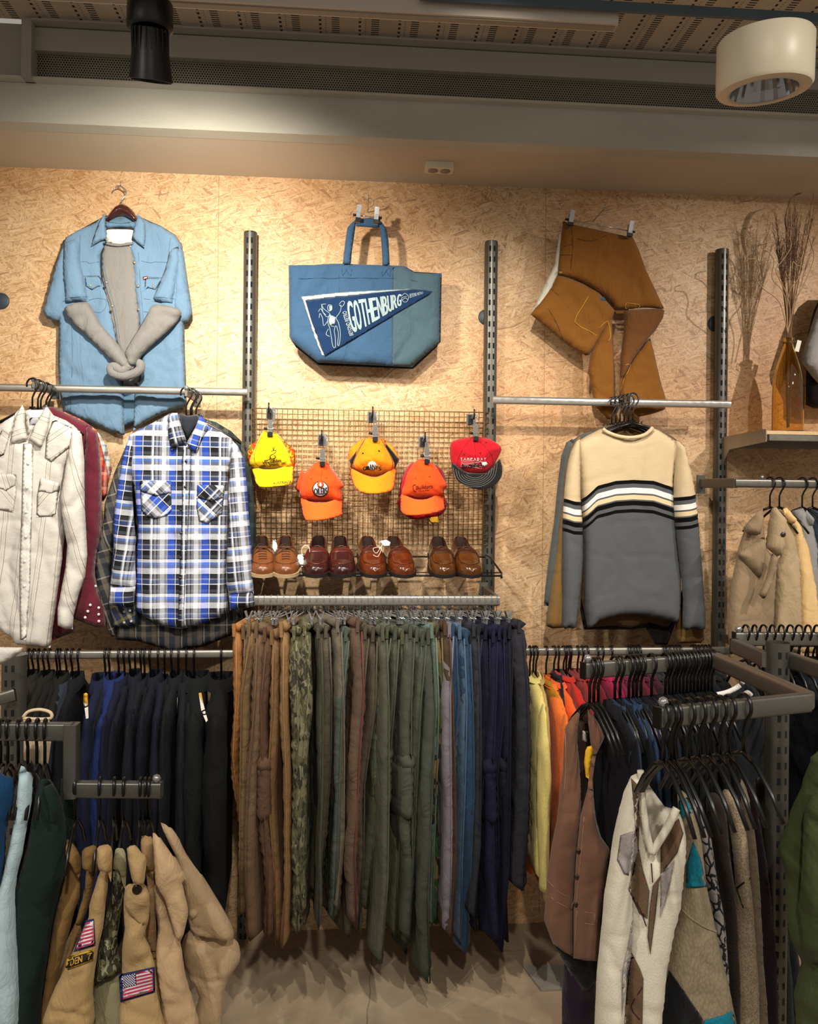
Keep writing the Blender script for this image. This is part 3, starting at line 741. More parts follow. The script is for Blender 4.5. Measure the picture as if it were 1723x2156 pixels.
for q in ((628, 732), (1068, 738), (742, 710), (783, 875), (938, 572), (963, 737), (968, 900), (908, 458), (966, 1415), (745, 410)):
    c = P(*C3([q])[0], 0.1); c = stick([c], fr, 0.003)[0]
    o = MB().lathe([(0, 0.003), (0.004, 0.0025), (0.0055, 0), (0.004, -0.001), (0, -0.001)], n=12); o.v = [Vector((v.x, -v.z, v.y)) + c for v in o.v]
    o.build('snap_button', metal('snap_brass', 'b8ad90', 0.3, 0.3), t, world=True)
patch('label_tab', C3([(996, 672), (1032, 666), (1030, 686), (998, 692)]), 0.10, plain('red_tab', '8e1f22', 0.7), t, fr, 0.004, 0.004, 0.001)
patch('label_tab', C3([(1004, 677), (1024, 674), (1023, 682), (1005, 685)]), 0.10, WHT, t, fr, 0.0065, 0.004, 0.0005)
# grey sweatshirt inside, sleeves knotted in front
t = thing('grey_sweatshirt', 'grey marl sweatshirt under the denim shirt with its sleeves knotted in front', 'sweatshirt', P(262, 640, 0.08))
sheet_px('body', C3([(735, 436), (780, 446), (840, 450), (930, 436), (945, 560), (960, 700), (975, 900), (985, 1100), (1000, 1300), (960, 1420), (860, 1430), (850, 1300), (800, 1100), (750, 900), (700, 650), (705, 500)]), 0.053, 0.014, MARL, t, 0.04, 0.002, drape(0.004, 18, 3, 2), 0.012)
nb_ = MB(); line_px(nb_, C3([(735, 436), (780, 448), (840, 452), (925, 438)]), 0.068, 0.0045, None); nb_.build('neckband', MARL, t, world=True)
sheet_px('sleeve', C3([(450, 892), (500, 862), (600, 846), (640, 885), (700, 1000), (800, 1112), (900, 1240), (935, 1300), (900, 1345), (820, 1300), (700, 1185), (600, 1085), (500, 992), (458, 925)]), 0.080, 0.026, MARL, t, 0.035, 0.02,
         drape(0.016, 14, 3, 4, 0.001, -0.85), 0.010, smooth_pts=2)
sheet_px('sleeve', C3([(1060, 872), (1112, 862), (1200, 880), (1262, 906), (1252, 960), (1180, 1045), (1080, 1135), (985, 1230), (925, 1315), (875, 1240), (880, 1180), (960, 1045), (1030, 925)]), 0.085, 0.026, MARL, t, 0.035, 0.02,
         drape(0.016, 14, 3, 5, 0.001, 0.85), 0.010, smooth_pts=2)
kn = MB(); line_px(kn, C3([(905, 1290), (850, 1330), (800, 1300), (775, 1310), (790, 1345), (860, 1365), (930, 1350), (975, 1320), (980, 1285), (960, 1275)]), 0.118, [0.013] * 3 + [0.016] * 34, None, sub=4, n=12)
kn.build('knot', MARL, t, world=True)
sheet_px('cuff', C3([(860, 1385), (945, 1380), (942, 1430), (862, 1432)]), 0.05, 0.008, MARL, t, 0.02, 0.01, None, 0.01)
t = tag(sheet_px('white_tee', C3([(732, 328), (840, 336), (942, 328), (930, 440), (840, 455), (738, 440)]), 0.050, 0.010, WHT, None, 0.02, 0.001, drape(0.004, 20, 14, 3), 0.009), 'white tee shirt neck showing under the grey sweatshirt', 'tee shirt')
# wooden hanger
t = thing('wooden_hanger', 'dark cherry wood hanger holding the denim shirt on the wall', 'hanger', P(255, 462, 0.05))
sheet_px('shoulder_bar', C3([(735, 295), (742, 262), (780, 205), (815, 175), (848, 165), (885, 175), (925, 210), (955, 262), (952, 292), (900, 260), (848, 236), (795, 258)]), 0.06, 0.014, plain('cherry_wood', '3a120a', 0.25, Coat_Weight=0.6), t, 0.015, 0.012, None, 0.008, smooth_pts=3)
hk = MB(); line_px(hk, C3([(795, 68), (805, 50), (838, 38), (872, 60), (882, 85), (868, 115), (852, 135), (850, 168)]), 0.055, 0.0022, None, n=8); hk.build('hook', CHROME, t, world=True)

# tote bag
TBM = fabric('tote_denim', '33506c', 0.9, 0.35, 5, 1000, 0.3, 0.1, col2='263f5a', streak=(1.5, 1, 0.8))
TBG = fabric('tote_denim_grey', '40565f', 0.9, 0.3, 5, 1000, 0.3, 0.1, col2='334850')
t = thing('tote_bag', 'large blue denim tote bag with a pennant print hanging on the wall', 'bag', P(770, 670, 0.06))
tb = sheet_px('bag_body', C4([(332, 487), (500, 484), (620, 474), (690, 476), (800, 482), (940, 487), (1080, 492), (1150, 530), (1325, 540), (1318, 985), (1230, 1060), (1150, 1130), (1120, 1148), (900, 1135), (520, 1118), (440, 1055), (355, 985), (337, 950)]), 0.100, 0.026, TBM, t, 0.04, 0.04, drape(0.012, 7, 3, 12), 0.010)
tv = bvh_of([tb])
patch('grey_panel', C4([(1006, 494), (1080, 494), (1150, 532), (1322, 542), (1315, 984), (1150, 1128), (1118, 1142), (1002, 1136)]), 0.1, TBG, t, tv, 0.0012, 0.008, 0.001)
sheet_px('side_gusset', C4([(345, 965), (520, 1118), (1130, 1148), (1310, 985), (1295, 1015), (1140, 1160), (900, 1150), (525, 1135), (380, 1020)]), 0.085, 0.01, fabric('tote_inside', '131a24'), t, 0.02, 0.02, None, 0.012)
for q in ([(682, 482), (735, 482), (742, 400), (765, 240), (770, 190), (740, 212), (712, 245), (700, 330)], [(940, 490), (988, 492), (980, 330), (965, 250), (930, 200), (918, 225), (930, 300), (938, 420)]):
    sheet_px('handle', C4(q), 0.118, 0.007, TBM, t, 0.01, 0.006, None, 0.008)
sheet_px('handle', C4([(765, 188), (860, 180), (925, 190), (922, 246), (770, 236)]), 0.113, 0.007, TBM, t, 0.01, 0.006, None, 0.008)
hm = MB()
for q in ([(335, 575), (480, 572), (660, 570), (1000, 572), (1120, 580), (1320, 640)], [(660, 480), (660, 700), (662, 1118)], [(1003, 490), (1003, 1130)], [(682, 482), (735, 555), (735, 482), (682, 555), (682, 482)], [(940, 488), (988, 560), (988, 488), (940, 560), (940, 488)]):
    line_px(hm, C4(q), 0.1, 0.0007, tv, 0.0018, 2)
hm.build('seam_stitching', plain('tote_stitch', '24405c', 0.8), t, world=True)
NAVY = fabric('pennant_navy', '102a4c', 0.95, 0.3, 12, 900, 0.3, 0.1, col2='0b1f3a')
PALE = plain('pennant_print', '8c9ea0', 0.9)
FRAY = plain('frayed_white', '98a4a6', 0.95)
patch('pennant_border', C4([(415, 692), (560, 672), (700, 660), (900, 650), (1120, 640), (1200, 650), (1120, 660), (900, 672), (700, 690), (455, 714), (500, 900), (560, 1060), (572, 1076), (548, 1068), (520, 1010), (470, 860)]), 0.1, FRAY, t, tv, 0.002, 0.006, 0.0015)
pn = patch('pennant', C4([(440, 714), (700, 688), (900, 664), (1130, 642), (1230, 648), (1264, 658), (1240, 682), (1100, 762), (900, 880), (700, 1000), (565, 1078), (540, 1000), (480, 850)]), 0.1, NAVY, t, tv, 0.004, 0.006, 0.0012)
pv = bvh_of([pn])
def L4(name, s, q, mat, o=0.002, bold=0.0): return lettering(name, s, C4(q), 0.12, mat, t, pv, o, bold)
word = 'GOTHENBURG'
xs = [700, 742, 782, 822, 858, 896, 934, 968, 1000, 1034, 1064]
def tp(x): return 722 - (x - 700) * 0.135
def bt(x): return 925 - (x - 745) * 0.53 if x > 745 else 925
for i, chh in enumerate(word):
    a0, a1 = xs[i] + 3, xs[i + 1] - 3; sl = [(0.19 * (1 - i / 9.0)) * (bt(a0) - tp(a0)) for _ in (0,)][0]
    sl = 42 * (1 - i / 9.0)
    L4('letter', chh, [(a0 + sl, bt(a0 + 20)), (a1 + sl * 0.9, bt(a1 + 20)), (a1, tp(a1)), (a0, tp(a0))], PALE, 0.002, 0.9)
L4('lettering', 'BEYOND RETRO', [(752, 940), (706, 782), (680, 790), (728, 945)], PALE, 0.002, 0.25)
L4('lettering', 'BEYOND RETRO', [(1118, 700), (1205, 672), (1203, 658), (1116, 672)], PALE, 0.002, 0.1)
em = MB()
for q in ([(1065, 690), (1085, 670), (1110, 690), (1100, 722), (1078, 725), (1065, 700), (1100, 690)], [(1070, 712), (1090, 700), (1105, 712)]): line_px(em, C4(q), 0.12, 0.0012, pv, 0.0018, 3)
em.build('small_emblem', PALE, t, world=True)
fg = MB()
for q in ([(600, 800), (585, 850), (600, 900), (610, 960), (620, 1015), (635, 1018), (635, 960), (628, 910), (640, 880), (655, 930), (650, 1000), (660, 1002), (668, 930), (655, 860), (640, 830), (660, 800), (672, 770), (670, 745)], [(590, 745), (610, 748), (612, 775), (595, 785), (585, 765), (590, 745)],
          [(640, 830), (610, 815), (580, 822), (560, 800), (540, 770), (525, 790)], [(575, 740), (548, 745), (555, 790), (575, 810)], [(585, 850), (560, 880), (552, 830), (535, 800), (530, 830)], [(590, 900), (575, 935), (600, 950)], [(605, 860), (630, 865)], [(606, 880), (628, 885)], [(600, 800), (560, 770), (545, 740)],
          [(660, 740), (680, 720), (695, 730), (680, 755), (660, 745)]):
    line_px(fg, C4(q), 0.12, 0.0013, pv, 0.0018, 4)
fg.build('printed_figure', PALE, t, world=True)
patch('printed_figure', C4([(598, 805), (640, 825), (635, 870), (600, 880), (590, 850)]), 0.12, PALE, t, pv, 0.001, 0.006, 0.0008)
patch('printed_figure', C4([(595, 750), (612, 752), (610, 778), (597, 782)]), 0.12, PALE, t, pv, 0.001, 0.006, 0.0008)
fy = MB(); rng = random.Random(3)
for k in range(46):
    u = rng.random(); x = 425 + (565 - 425) * u; y = 700 + (1075 - 700) * u
    line_px(fy, C4([(x + 8, y), (x - 8, y + rng.uniform(-8, 12)), (x - 14 - rng.random() * 12, y + rng.uniform(-14, 22))]), 0.115, 0.0006, None, sub=2, n=4)
for k in range(30):
    u = rng.random(); x = 430 + 600 * u; y = 688 - 36 * u
    line_px(fy, C4([(x, y + 4), (x + rng.uniform(-5, 5), y - 7)]), 0.115, 0.0006, None, sub=1, n=4)
fy.build('frayed_threads', FRAY, t, world=True)
def px_clip_hanger(lab, hookpx, c1, c2, d, ctop):
    """wall-hung chrome clip hanger with black-tipped bar"""
    a = P(*c1, d); b = P(*c2, d); t = thing('clip_hanger', lab, 'hanger', (a + b) / 2)
    k = MB(); line_px(k, hookpx, d, 0.0014, None, n=6); k.build('hook', CHROME, t, world=True)
    v = (b - a).normalized(); MB().tube([a - v * 0.012, b + v * 0.012], 0.0025, 8).build('cross_bar', CHROME, t, world=True)
    for q, s in ((a, -1), (b, 1)):
        MB().tube([q + v * s * 0.008, q + v * s * 0.020], 0.0045, 8).build('end_cap', BLACKP, t, world=True)
        R = Matrix.Rotation(-math.atan2(v.z, v.x), 3, 'Y')
        cb = MB().box((0, -0.012, 0.010), (0.016, 0.003, 0.045), Matrix.Rotation(0.15, 3, 'X')).tube([(-0.009, -0.008, 0.006), (0.009, -0.008, 0.006)], 0.005, 8).box((0, 0.004, 0.0), (0.016, 0.003, 0.05), Matrix.Rotation(-0.15, 3, 'X'))
        cb.v = [R @ x + q for x in cb.v]; cb.build('clip', CHROME, t, False, world=True)
        cb = MB().box((0, -0.011, -0.018), (0.019, 0.008, 0.012)); cb.v = [R @ x + q for x in cb.v]; cb.build('clip_pad', BLACKP, t, False, world=True)
px_clip_hanger('small chrome clip hanger gripping the tote bag handle', C4([(845, 150), (855, 115), (882, 95), (880, 65), (855, 55), (838, 70)]), C4([(785, 165)])[0], C4([(900, 178)])[0], 0.127, 0)

# brown work trousers clipped sideways
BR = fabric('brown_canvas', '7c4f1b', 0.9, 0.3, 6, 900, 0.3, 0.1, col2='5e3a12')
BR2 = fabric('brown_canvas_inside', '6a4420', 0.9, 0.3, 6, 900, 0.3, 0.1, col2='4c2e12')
t = thing('work_trousers', 'brown canvas work trousers clipped askew on the wall', 'trousers', P(1270, 650, 0.05))
w1 = sheet_px('waist_lining', C5([(368, 180), (345, 250), (322, 400), (262, 520), (200, 662), (240, 640), (300, 560), (345, 460), (372, 300)]), 0.090, 0.008, fabric('cream_lining', 'c9c4b4'), t, 0.02, 0.01, None, 0.01)
ub = sheet_px('upper_leg', C5([(368, 165), (440, 188), (600, 222), (738, 252), (775, 330), (808, 420), (860, 530), (906, 632), (800, 625), (700, 632), (652, 628), (632, 600), (600, 570), (520, 515), (430, 470), (340, 450), (352, 300)]), 0.100, 0.018, BR, t, 0.04, 0.03, drape(0.008, 8, 6, 20, 0.0015, 0.5), 0.011)
lb = sheet_px('upper_leg', C5([(335, 452), (380, 462), (470, 495), (560, 545), (600, 590), (645, 640), (630, 690), (560, 790), (500, 888), (430, 845), (370, 800), (290, 735), (196, 662), (240, 600), (300, 520)]), 0.092, 0.022, BR, t, 0.04, 0.03, drape(0.010, 9, 6, 21, 0.0015, 0.9), 0.011)
l1 = sheet_px('lower_leg', C5([(628, 660), (634, 800), (640, 900), (640, 1050), (640, 1120), (655, 1180), (610, 1225), (580, 1190), (540, 1150), (525, 1080), (502, 965), (512, 880), (545, 800), (590, 720)]), 0.096, 0.022, BR, t, 0.035, 0.02, drape(0.014, 11, 4, 22, 0.0015, 0.3), 0.011)
l2 = sheet_px('lower_leg', C5([(830, 785), (855, 880), (885, 1010), (915, 1110), (912, 1165), (840, 1190), (770, 1205), (690, 1130), (668, 1090), (680, 980), (730, 900), (790, 820)]), 0.085, 0.018, BR, t, 0.03, 0.015, drape(0.008, 9, 4, 23), 0.011)
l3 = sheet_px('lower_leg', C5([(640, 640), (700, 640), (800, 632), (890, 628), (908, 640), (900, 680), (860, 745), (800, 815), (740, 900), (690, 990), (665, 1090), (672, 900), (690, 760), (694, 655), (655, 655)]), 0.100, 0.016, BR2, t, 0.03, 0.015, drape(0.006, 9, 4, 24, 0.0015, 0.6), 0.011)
tv2 = bvh_of([ub, lb, l1, l2, l3])
st = MB()
for q in ([(525, 530), (470, 620), (430, 700), (500, 745), (550, 775)], [(705, 600), (770, 608), (766, 630), (700, 628), (705, 600)], [(562, 735), (605, 695), (622, 780), (605, 802)], [(700, 930), (728, 928), (690, 1010), (672, 1070)]):
    line_px(st, C5(q), 0.12, 0.0011, tv2, 0.001, 2)
st.build('yellow_stitching', plain('yellow_thread', 'c49a34', 0.8), t, world=True)
st = MB()
for q in ([(412, 200), (420, 300), (405, 455)], [(445, 260), (520, 272), (600, 240)], [(290, 630), (340, 720), (365, 795)], [(355, 345), (420, 345)], [(300, 520), (345, 560)], [(370, 300), (415, 290)]): line_px(st, C5(q), 0.12, 0.0011, tv2, 0.0006, 3)
st.build('seam_stitching', plain('brown_thread', '4a2a0e', 0.8), t, world=True)
c = stick([P(*C5([(355, 438)])[0], 0.1)], tv2, 0.003)[0]
o = MB().lathe([(0, 0.004), (0.007, 0.003), (0.009, 0), (0, -0.001)], n=16); o.v = [Vector((v.x, -v.z, v.y)) + c for v in o.v]; o.build('waist_button', metal('dull_brass', '8a6a40', 0.4), t, world=True)
patch('blue_hole', C5([(562, 572), (585, 566), (598, 588), (575, 586)]), 0.12, fabric('blue_lining', '40586c'), t, tv2, 0.001, 0.005, 0.001)
px_clip_hanger('long chrome clip hanger gripping the waist of the brown trousers', C5([(572, 175), (568, 140), (600, 125), (598, 100), (585, 92)]), C5([(408, 160)])[0], C5([(722, 218)])[0], 0.125, 0)

for (q, d_, lab) in (((256, 393), 0.055, 'small steel nail holding the wooden hanger of the denim shirt'), ((776, 420), 0.127, 'small steel hook pin above the tote bag hanger'), ((1272, 440), 0.125, 'small steel hook pin above the brown trousers hanger')):
    a = P(*q, d_); t = thing('wall_pin', lab, 'pin', (a.x, 0, a.z)); MB().tube([(0, 0.0, 0), (0, -d_ - 0.012, 0.0), (0, -d_ - 0.014, 0.012)], 0.0018, 6).build('shank', CHROME, t)
for (q, lab) in (((1024, 668), 'round grey cable cap on the board half behind the middle upright'), ((1506, 682), 'round grey cable cap on the board left of the bottle upright'), ((2, 634), 'round grey cable cap at the left edge of the board')):
    a = P(*q, 0.0); o = MB().lathe([(0, 0.004), (0.026, 0.004), (0.030, 0.001), (0.030, 0.0), (0, 0.0)], n=32); o.v = [Vector((v.x + a.x, -v.z, v.y + a.z)) for v in o.v]
    tag(o.build('cable_cap', plain('cap_slate', '2c3640', 0.5), None), lab, 'cable cap')
# ---------------------------------------------------------------- caps on the grid
def cap_hook(px, py, lab, dip=0):
    c = P(px, py, 0.075)
    t = thing('cap_hook', lab, 'hook', c)
    MB().box((0, 0.012, 0), (0.034, 0.004, 0.042)).build('back_plate', CHROME, t, False)
    MB().tube([(0, 0.01, 0.0), (0, -0.02, 0.0), (0, -0.06, -0.004), (0, -0.066, 0.012), (0, -0.066, 0.03)], 0.0028, 8).build('prong', BLACKM, t)
    MB().box((-0.004, -0.002, -0.002), (0.016, 0.02, 0.034)).build('clip_block', BLACKP, t, False)
    return c
def cap_clip(hc, top, lab, d):
    """small clip hanger holding the cap by its strap"""
    p = P(top[0], top[1], d); t = thing('clip_hanger', lab, 'hanger', p, 0, 'clip hangers on the cap hooks')
    b = Vector((hc.x + 0.004, hc.y - 0.045, hc.z + 0.004)) - p
    k = MB().tube([b + Vector((-0.012, 0, -0.006)), b + Vector((-0.006, 0, 0.008)), b + Vector((0.008, 0, 0.007)), b + Vector((0.016, 0, -0.012)), b * 0.6 + Vector((0.016, 0, 0)), Vector((0.004, 0.002, 0.03)), Vector((0, 0, 0.012))], 0.0014, 6); k.build('hook', CHROME, t)
    MB().box((0, -0.010, 0.014), (0.015, 0.003, 0.042), Matrix.Rotation(0.2, 3, 'X')).box((0, 0.004, 0.006), (0.015, 0.003, 0.05), Matrix.Rotation(-0.2, 3, 'X')).tube([(-0.010, -0.004, 0.004), (0.010, -0.004, 0.004)], 0.006, 8).build('clip', CHROME, t, False)
    MB().box((0, -0.012, -0.016), (0.018, 0.012, 0.014)).build('clip_pad', BLACKP, t, False)
    MB().tube([(-0.022, 0, 0.006), (-0.010, 0, 0.004)], 0.0045, 8).build('end_knob', BLACKP, t)
def seamtube(pts, d, r, bv, mat, par, name='seam'):
    m_ = MB(); line_px(m_, pts, d, r, bv, 0.0004, 4, n=5); return m_.build(name, mat, par, world=True)
def cap(lab, crown, brim, d, mc, mb_, seams=(), seam_mat=None, backs=(), seed=0, brimT=0.010, slope=0.75, curve=2.2, eyelets=(), loc=None, seamr=0.0009):
    c = P(*loc, d); t = thing('baseball_cap', lab, 'cap', c)
    for q, m2, dd in backs: sheet_px('side_panel', q, dd, 0.022, m2, t, 0.03, 0.01, drape(0.004, 20, 12, seed + 3), 0.007)
    cr = sheet_px('crown', crown, d, 0.058, mc, t, 0.085, 0.03, drape(0.0055, 18, 14, seed, 0.001), 0.006, smooth_pts=3)
    w3 = [P(x, y, d) for x, y in brim]; zt_ = max(q.z for q in w3); xc = sum(q.x for q in w3) / len(w3)
    ln = lambda x, z: -slope * max(0, (zt_ - z)) + curve * (x - xc) ** 2 * 4 - 0.035
    br = sheet_px('brim', brim, d, 0.004, mb_, t, 0.006, 0.004, None, 0.006, smooth_pts=3, lean=ln)
    bv = bvh_of([cr])
    for s_ in seams: seamtube(s_, d + 0.1, seamr, bv, seam_mat, t)
    for e in eyelets:
        p = stick([P(*e, d + 0.1)], bv, 0.0008)[0]
        o = MB().lathe([(0, 0.0012), (0.0028, 0.001), (0.0034, 0), (0, -0.001)], n=12); o.v = [Vector((v.x, -v.z, v.y)) + p for v in o.v]; o.build('eyelet', seam_mat, t, world=True)
    return t, bv, bvh_of([br])
YEL = fabric('cap_yellow', 'e4bc00', 0.85, 0.12, 10, 1000, 0.15, 0.1, col2='d8a800')
ORG = fabric('cap_orange_red', 'dc480e', 0.85, 0.15, 10, 1000, 0.15, 0.1, col2='d8400a')
ORB = fabric('cap_bright_orange', 'ee5a1a', 0.85, 0.1, 10, 1000, 0.15, 0.1, col2='f25a14')
AMB = fabric('cap_amber', 'e07e08', 0.85, 0.12, 10, 1000, 0.15, 0.1, col2='dd7a05')
RED = fabric('cap_crimson', 'b00a1c', 0.85, 0.15, 10, 1000, 0.15, 0.1, col2='900414')
BLK = fabric('cap_black', '08080a', 0.85, 0.2, 10, 1000, 0.2, 0.1)
GRN = plain('piping_green', '2c4a22', 0.8); DKR = plain('cap_ink', '5a1510', 0.85); INK = plain('black_ink', '121212', 0.8); WINK = plain('white_ink', 'e4e2dc', 0.8)
FLO = camo('cap_floral', ['d04818', 'e8b414', 'a83010', '5c7a1c'], 60)
h1 = cap_hook(570, 870, 'cap hook above the yellow cap, at the left end of the wire grid')
h2 = cap_hook(679, 926, 'cap hook above the orange cap with the round oil drop badge')
h3 = cap_hook(784, 878, 'cap hook in the middle of the wire grid above the amber cap')
h4 = cap_hook(892, 930, 'cap hook above the plain bright orange cap with small script')
h5 = cap_hook(993, 883, 'cap hook above the crimson cap, at the right end of the wire grid')
# yellow
t, bv, bb_ = cap('bright yellow baseball cap with green piping and a leaping kangaroo emblem', C7([(170, 200), (205, 205), (255, 220), (300, 290), (335, 360), (340, 430), (250, 445), (160, 445), (90, 430), (75, 380), (110, 300), (140, 230)]),
    C7([(88, 425), (160, 440), (250, 440), (345, 410), (352, 470), (348, 530), (270, 550), (180, 556), (140, 545), (110, 490)]), 0.13, YEL, YEL,
    [C7([(175, 205), (130, 280), (105, 370), (140, 425), (200, 436), (270, 436), (325, 415)]), C7([(235, 212), (285, 270), (325, 350), (335, 420)])], GRN,
    [(C7([(75, 290), (150, 250), (130, 430), (70, 420), (60, 340)]), FLO, 0.12), (C7([(280, 250), (360, 320), (365, 400), (330, 520), (300, 400)]), FLO, 0.12)], 3, loc=C7([(210, 330)])[0])
KG = []
k = MB()
for q in ([(235, 322), (240, 330), (225, 345), (210, 350), (203, 365), (215, 375), (235, 368), (240, 360), (228, 352)], [(210, 362), (200, 378), (180, 383), (168, 386)], [(232, 370), (225, 385)], [(224, 322), (222, 300)], [(226, 318), (232, 298)], [(212, 330), (224, 322), (240, 322)]):
    line_px(k, C7(q), 0.25, 0.0010, bv, 0.0012, 4, n=5)
k.build('emblem', INK, t, world=True)
lettering('lettering', 'Wallabies', C7([(158, 410), (275, 392), (272, 372), (157, 392)]), 0.25, INK, t, bv, 0.0015, 0.25)
lettering('lettering', 'HSBC - SPRING - 2007', C7([(142, 430), (310, 408), (308, 392), (142, 416)]), 0.25, DKR, t, bv, 0.0015, 0.15)
lettering('lettering', 'AUSTRALIA', C7([(225, 535), (345, 525), (335, 508), (222, 522)]), 0.25, plain('navy_ink', '2a3020', 0.8), t, bb_, 0.0012, 0.15)
cap_clip(h1, (C7([(207, 195)])[0]), 'chrome clip hanger holding the yellow cap', 0.16)
# orange with round badge
t, bv, bb_ = cap('orange baseball cap with a round white and navy drop badge', C7([(500, 395), (560, 395), (590, 440), (640, 500), (668, 545), (650, 570), (655, 640), (560, 645), (450, 640), (392, 608), (395, 540), (420, 470), (465, 420)]),
    C7([(393, 605), (450, 640), (560, 645), (652, 620), (658, 690), (655, 725), (560, 750), (470, 757), (430, 750), (405, 690)]), 0.13, ORG, ORB,
    [C7([(505, 395), (455, 470), (430, 560), (440, 636)]), C7([(560, 395), (600, 470), (625, 570), (632, 628)]), C7([(530, 400), (525, 500), (520, 600)])], plain('orange_seam', 'b83a08', 0.85),
    [(C7([(400, 440), (440, 480), (400, 600), (360, 560), (380, 500)]), ORG, 0.10)], 9, eyelets=C7([(464, 498), (558, 492)]), loc=C7([(525, 520)])[0])
bd = C7([(520 + 51 * math.cos(a), 564 + 51 * math.sin(a)) for a in np.linspace(0, 2 * PI, 28, endpoint=False)]); patch('badge', bd, 0.25, INK, t, bv, 0.001, 0.004, 0.001)
bd = C7([(520 + 46 * math.cos(a), 564 + 46 * math.sin(a)) for a in np.linspace(0, 2 * PI, 28, endpoint=False)]); bp_ = patch('badge', bd, 0.25, WINK, t, bv, 0.0024, 0.004, 0.0008); bv2 = bvh_of([bp_])
patch('badge', C7([(520 + 22 * math.cos(a), 536 + 22 * math.sin(a)) for a in np.linspace(0, 2 * PI, 16, endpoint=False)]), 0.25, ORG, t, bv2, 0.0008, 0.004, 0.0005)
patch('badge', C7([(519, 520), (530, 540), (524, 552), (513, 550), (509, 540)]), 0.25, WINK, t, bv2, 0.0022, 0.004, 0.0005)
lettering('lettering', 'OILERS', C7([(480, 598), (563, 598), (560, 552), (480, 560)]), 0.25, plain('navy_print', '18203c', 0.8), t, bv2, 0.0014, 0.5)
cap_clip(h2, (C7([(533, 380)])[0]), 'chrome clip hanger holding the orange cap with the round badge', 0.16)
# amber
t, bv, bb_ = cap('amber orange baseball cap with black side panels above its amber brim', C7([(800, 245), (860, 240), (910, 255), (950, 330), (985, 400), (970, 440), (900, 475), (850, 485), (790, 470), (730, 440), (718, 400), (745, 330), (775, 270)]),
    C7([(705, 432), (735, 445), (790, 475), (850, 490), (905, 478), (992, 425), (988, 500), (972, 560), (930, 585), (850, 595), (780, 588), (740, 560), (712, 500)]), 0.14, AMB, AMB,
    [C7([(800, 250), (755, 330), (728, 400), (735, 440)]), C7([(900, 255), (945, 330), (972, 400), (965, 440)])], plain('black_seam', '1a120a', 0.85),
    [(C7([(780, 245), (700, 310), (690, 350), (705, 430), (740, 430), (800, 300)]), AMB, 0.115), (C7([(910, 245), (980, 300), (1018, 375), (985, 430), (960, 440), (930, 330)]), AMB, 0.115),
     (C7([(805, 245), (755, 310), (700, 385), (720, 440), (745, 440), (760, 340), (820, 262)]), BLK, 0.135), (C7([(890, 245), (940, 290), (1012, 375), (990, 430), (965, 440), (950, 340), (880, 262)]), BLK, 0.135)],
    15, eyelets=C7([(786, 340), (886, 326)]), loc=C7([(850, 380)])[0], seamr=0.0015)
patch('badge', C7([(843 + 29 * math.cos(a), 419 + 29 * math.sin(a)) for a in np.linspace(0, 2 * PI, 20, endpoint=False)]), 0.25, WINK, t, bv, 0.0008, 0.004, 0.0006)
for i, chh in enumerate('GIANTS'):
    x0_ = 786 + i * 19.5; x1_ = x0_ + 18; ya = 447 - 6 * (1 - ((i - 2.5) / 2.5) ** 2); h_ = 36 if i in (2, 3) else 27
    lettering('letter', chh, C7([(x0_, ya + (2 if i in (0,5) else 0)), (x1_, ya), (x1_, ya - h_ + 4), (x0_, ya - h_ + 4)]), 0.25, INK, t, bv, 0.0022, 0.35)
cap_clip(h3, (C7([(862, 225)])[0]), 'chrome clip hanger holding the amber cap', 0.17)
# plain orange-red
t, bv, bb_ = cap('bright orange baseball cap with small dark script on the crown', C7([(1120, 385), (1180, 380), (1240, 420), (1280, 480), (1315, 545), (1290, 570), (1285, 600), (1180, 625), (1100, 625), (1028, 600), (1045, 530), (1065, 460)]),
    C7([(1026, 595), (1100, 625), (1180, 625), (1288, 585), (1298, 650), (1295, 690), (1200, 715), (1090, 726), (1035, 720), (1014, 690), (1018, 640)]), 0.14, ORG, ORB,
    [C7([(1140, 382), (1105, 440), (1085, 530), (1080, 615)]), C7([(1180, 382), (1230, 440), (1265, 530), (1265, 605)])], plain('orange_seam', 'b83a08', 0.85), (), 25, eyelets=C7([(1115, 494), (1201, 484), (1245, 442)]), loc=C7([(1165, 510)])[0])
lettering('lettering', 'Builders', C7([(1118, 568), (1222, 556), (1222, 532), (1118, 544)]), 0.25, DKR, t, bv, 0.0012, 0.25)
lettering('lettering', 'CLASSIC', C7([(1133, 580), (1205, 575), (1205, 566), (1133, 570)]), 0.25, DKR, t, bv, 0.0012, 0.2)
k = MB(); line_px(k, C7([(1118, 578), (1104, 572), (1098, 555), (1102, 540), (1116, 536)]), 0.25, 0.0016, bv, 0.0008, 4); k.build('emblem', DKR, t, world=True)
sheet_px('tag', C7([(1198, 736), (1255, 730), (1262, 775), (1200, 780)]), 0.12, 0.001, TAGY, t, 0.002, 0.001, None, 0.008)
cap_clip(h4, (C7([(1185, 365)])[0]), 'chrome clip hanger holding the bright orange cap with script', 0.17)
t2 = thing('baseball_cap', 'dark red baseball cap half hidden behind the bright orange cap with script', 'cap', P(*C7([(1170, 600)])[0], 0.10))
sheet_px('crown', C7([(1090, 400), (1200, 400), (1280, 440), (1305, 520), (1295, 560), (1200, 640), (1030, 640), (1015, 560), (1040, 470)]), 0.10, 0.03, RED, t2, 0.04, 0.01, None, 0.01, smooth_pts=2)
sheet_px('brim', C7([(1020, 600), (1290, 600), (1288, 715), (1200, 742), (1100, 752), (1060, 735), (1015, 690)]), 0.10, 0.004, RED, t2, 0.008, 0.004, None, 0.01, smooth_pts=2, lean=lambda x, z: -0.02)
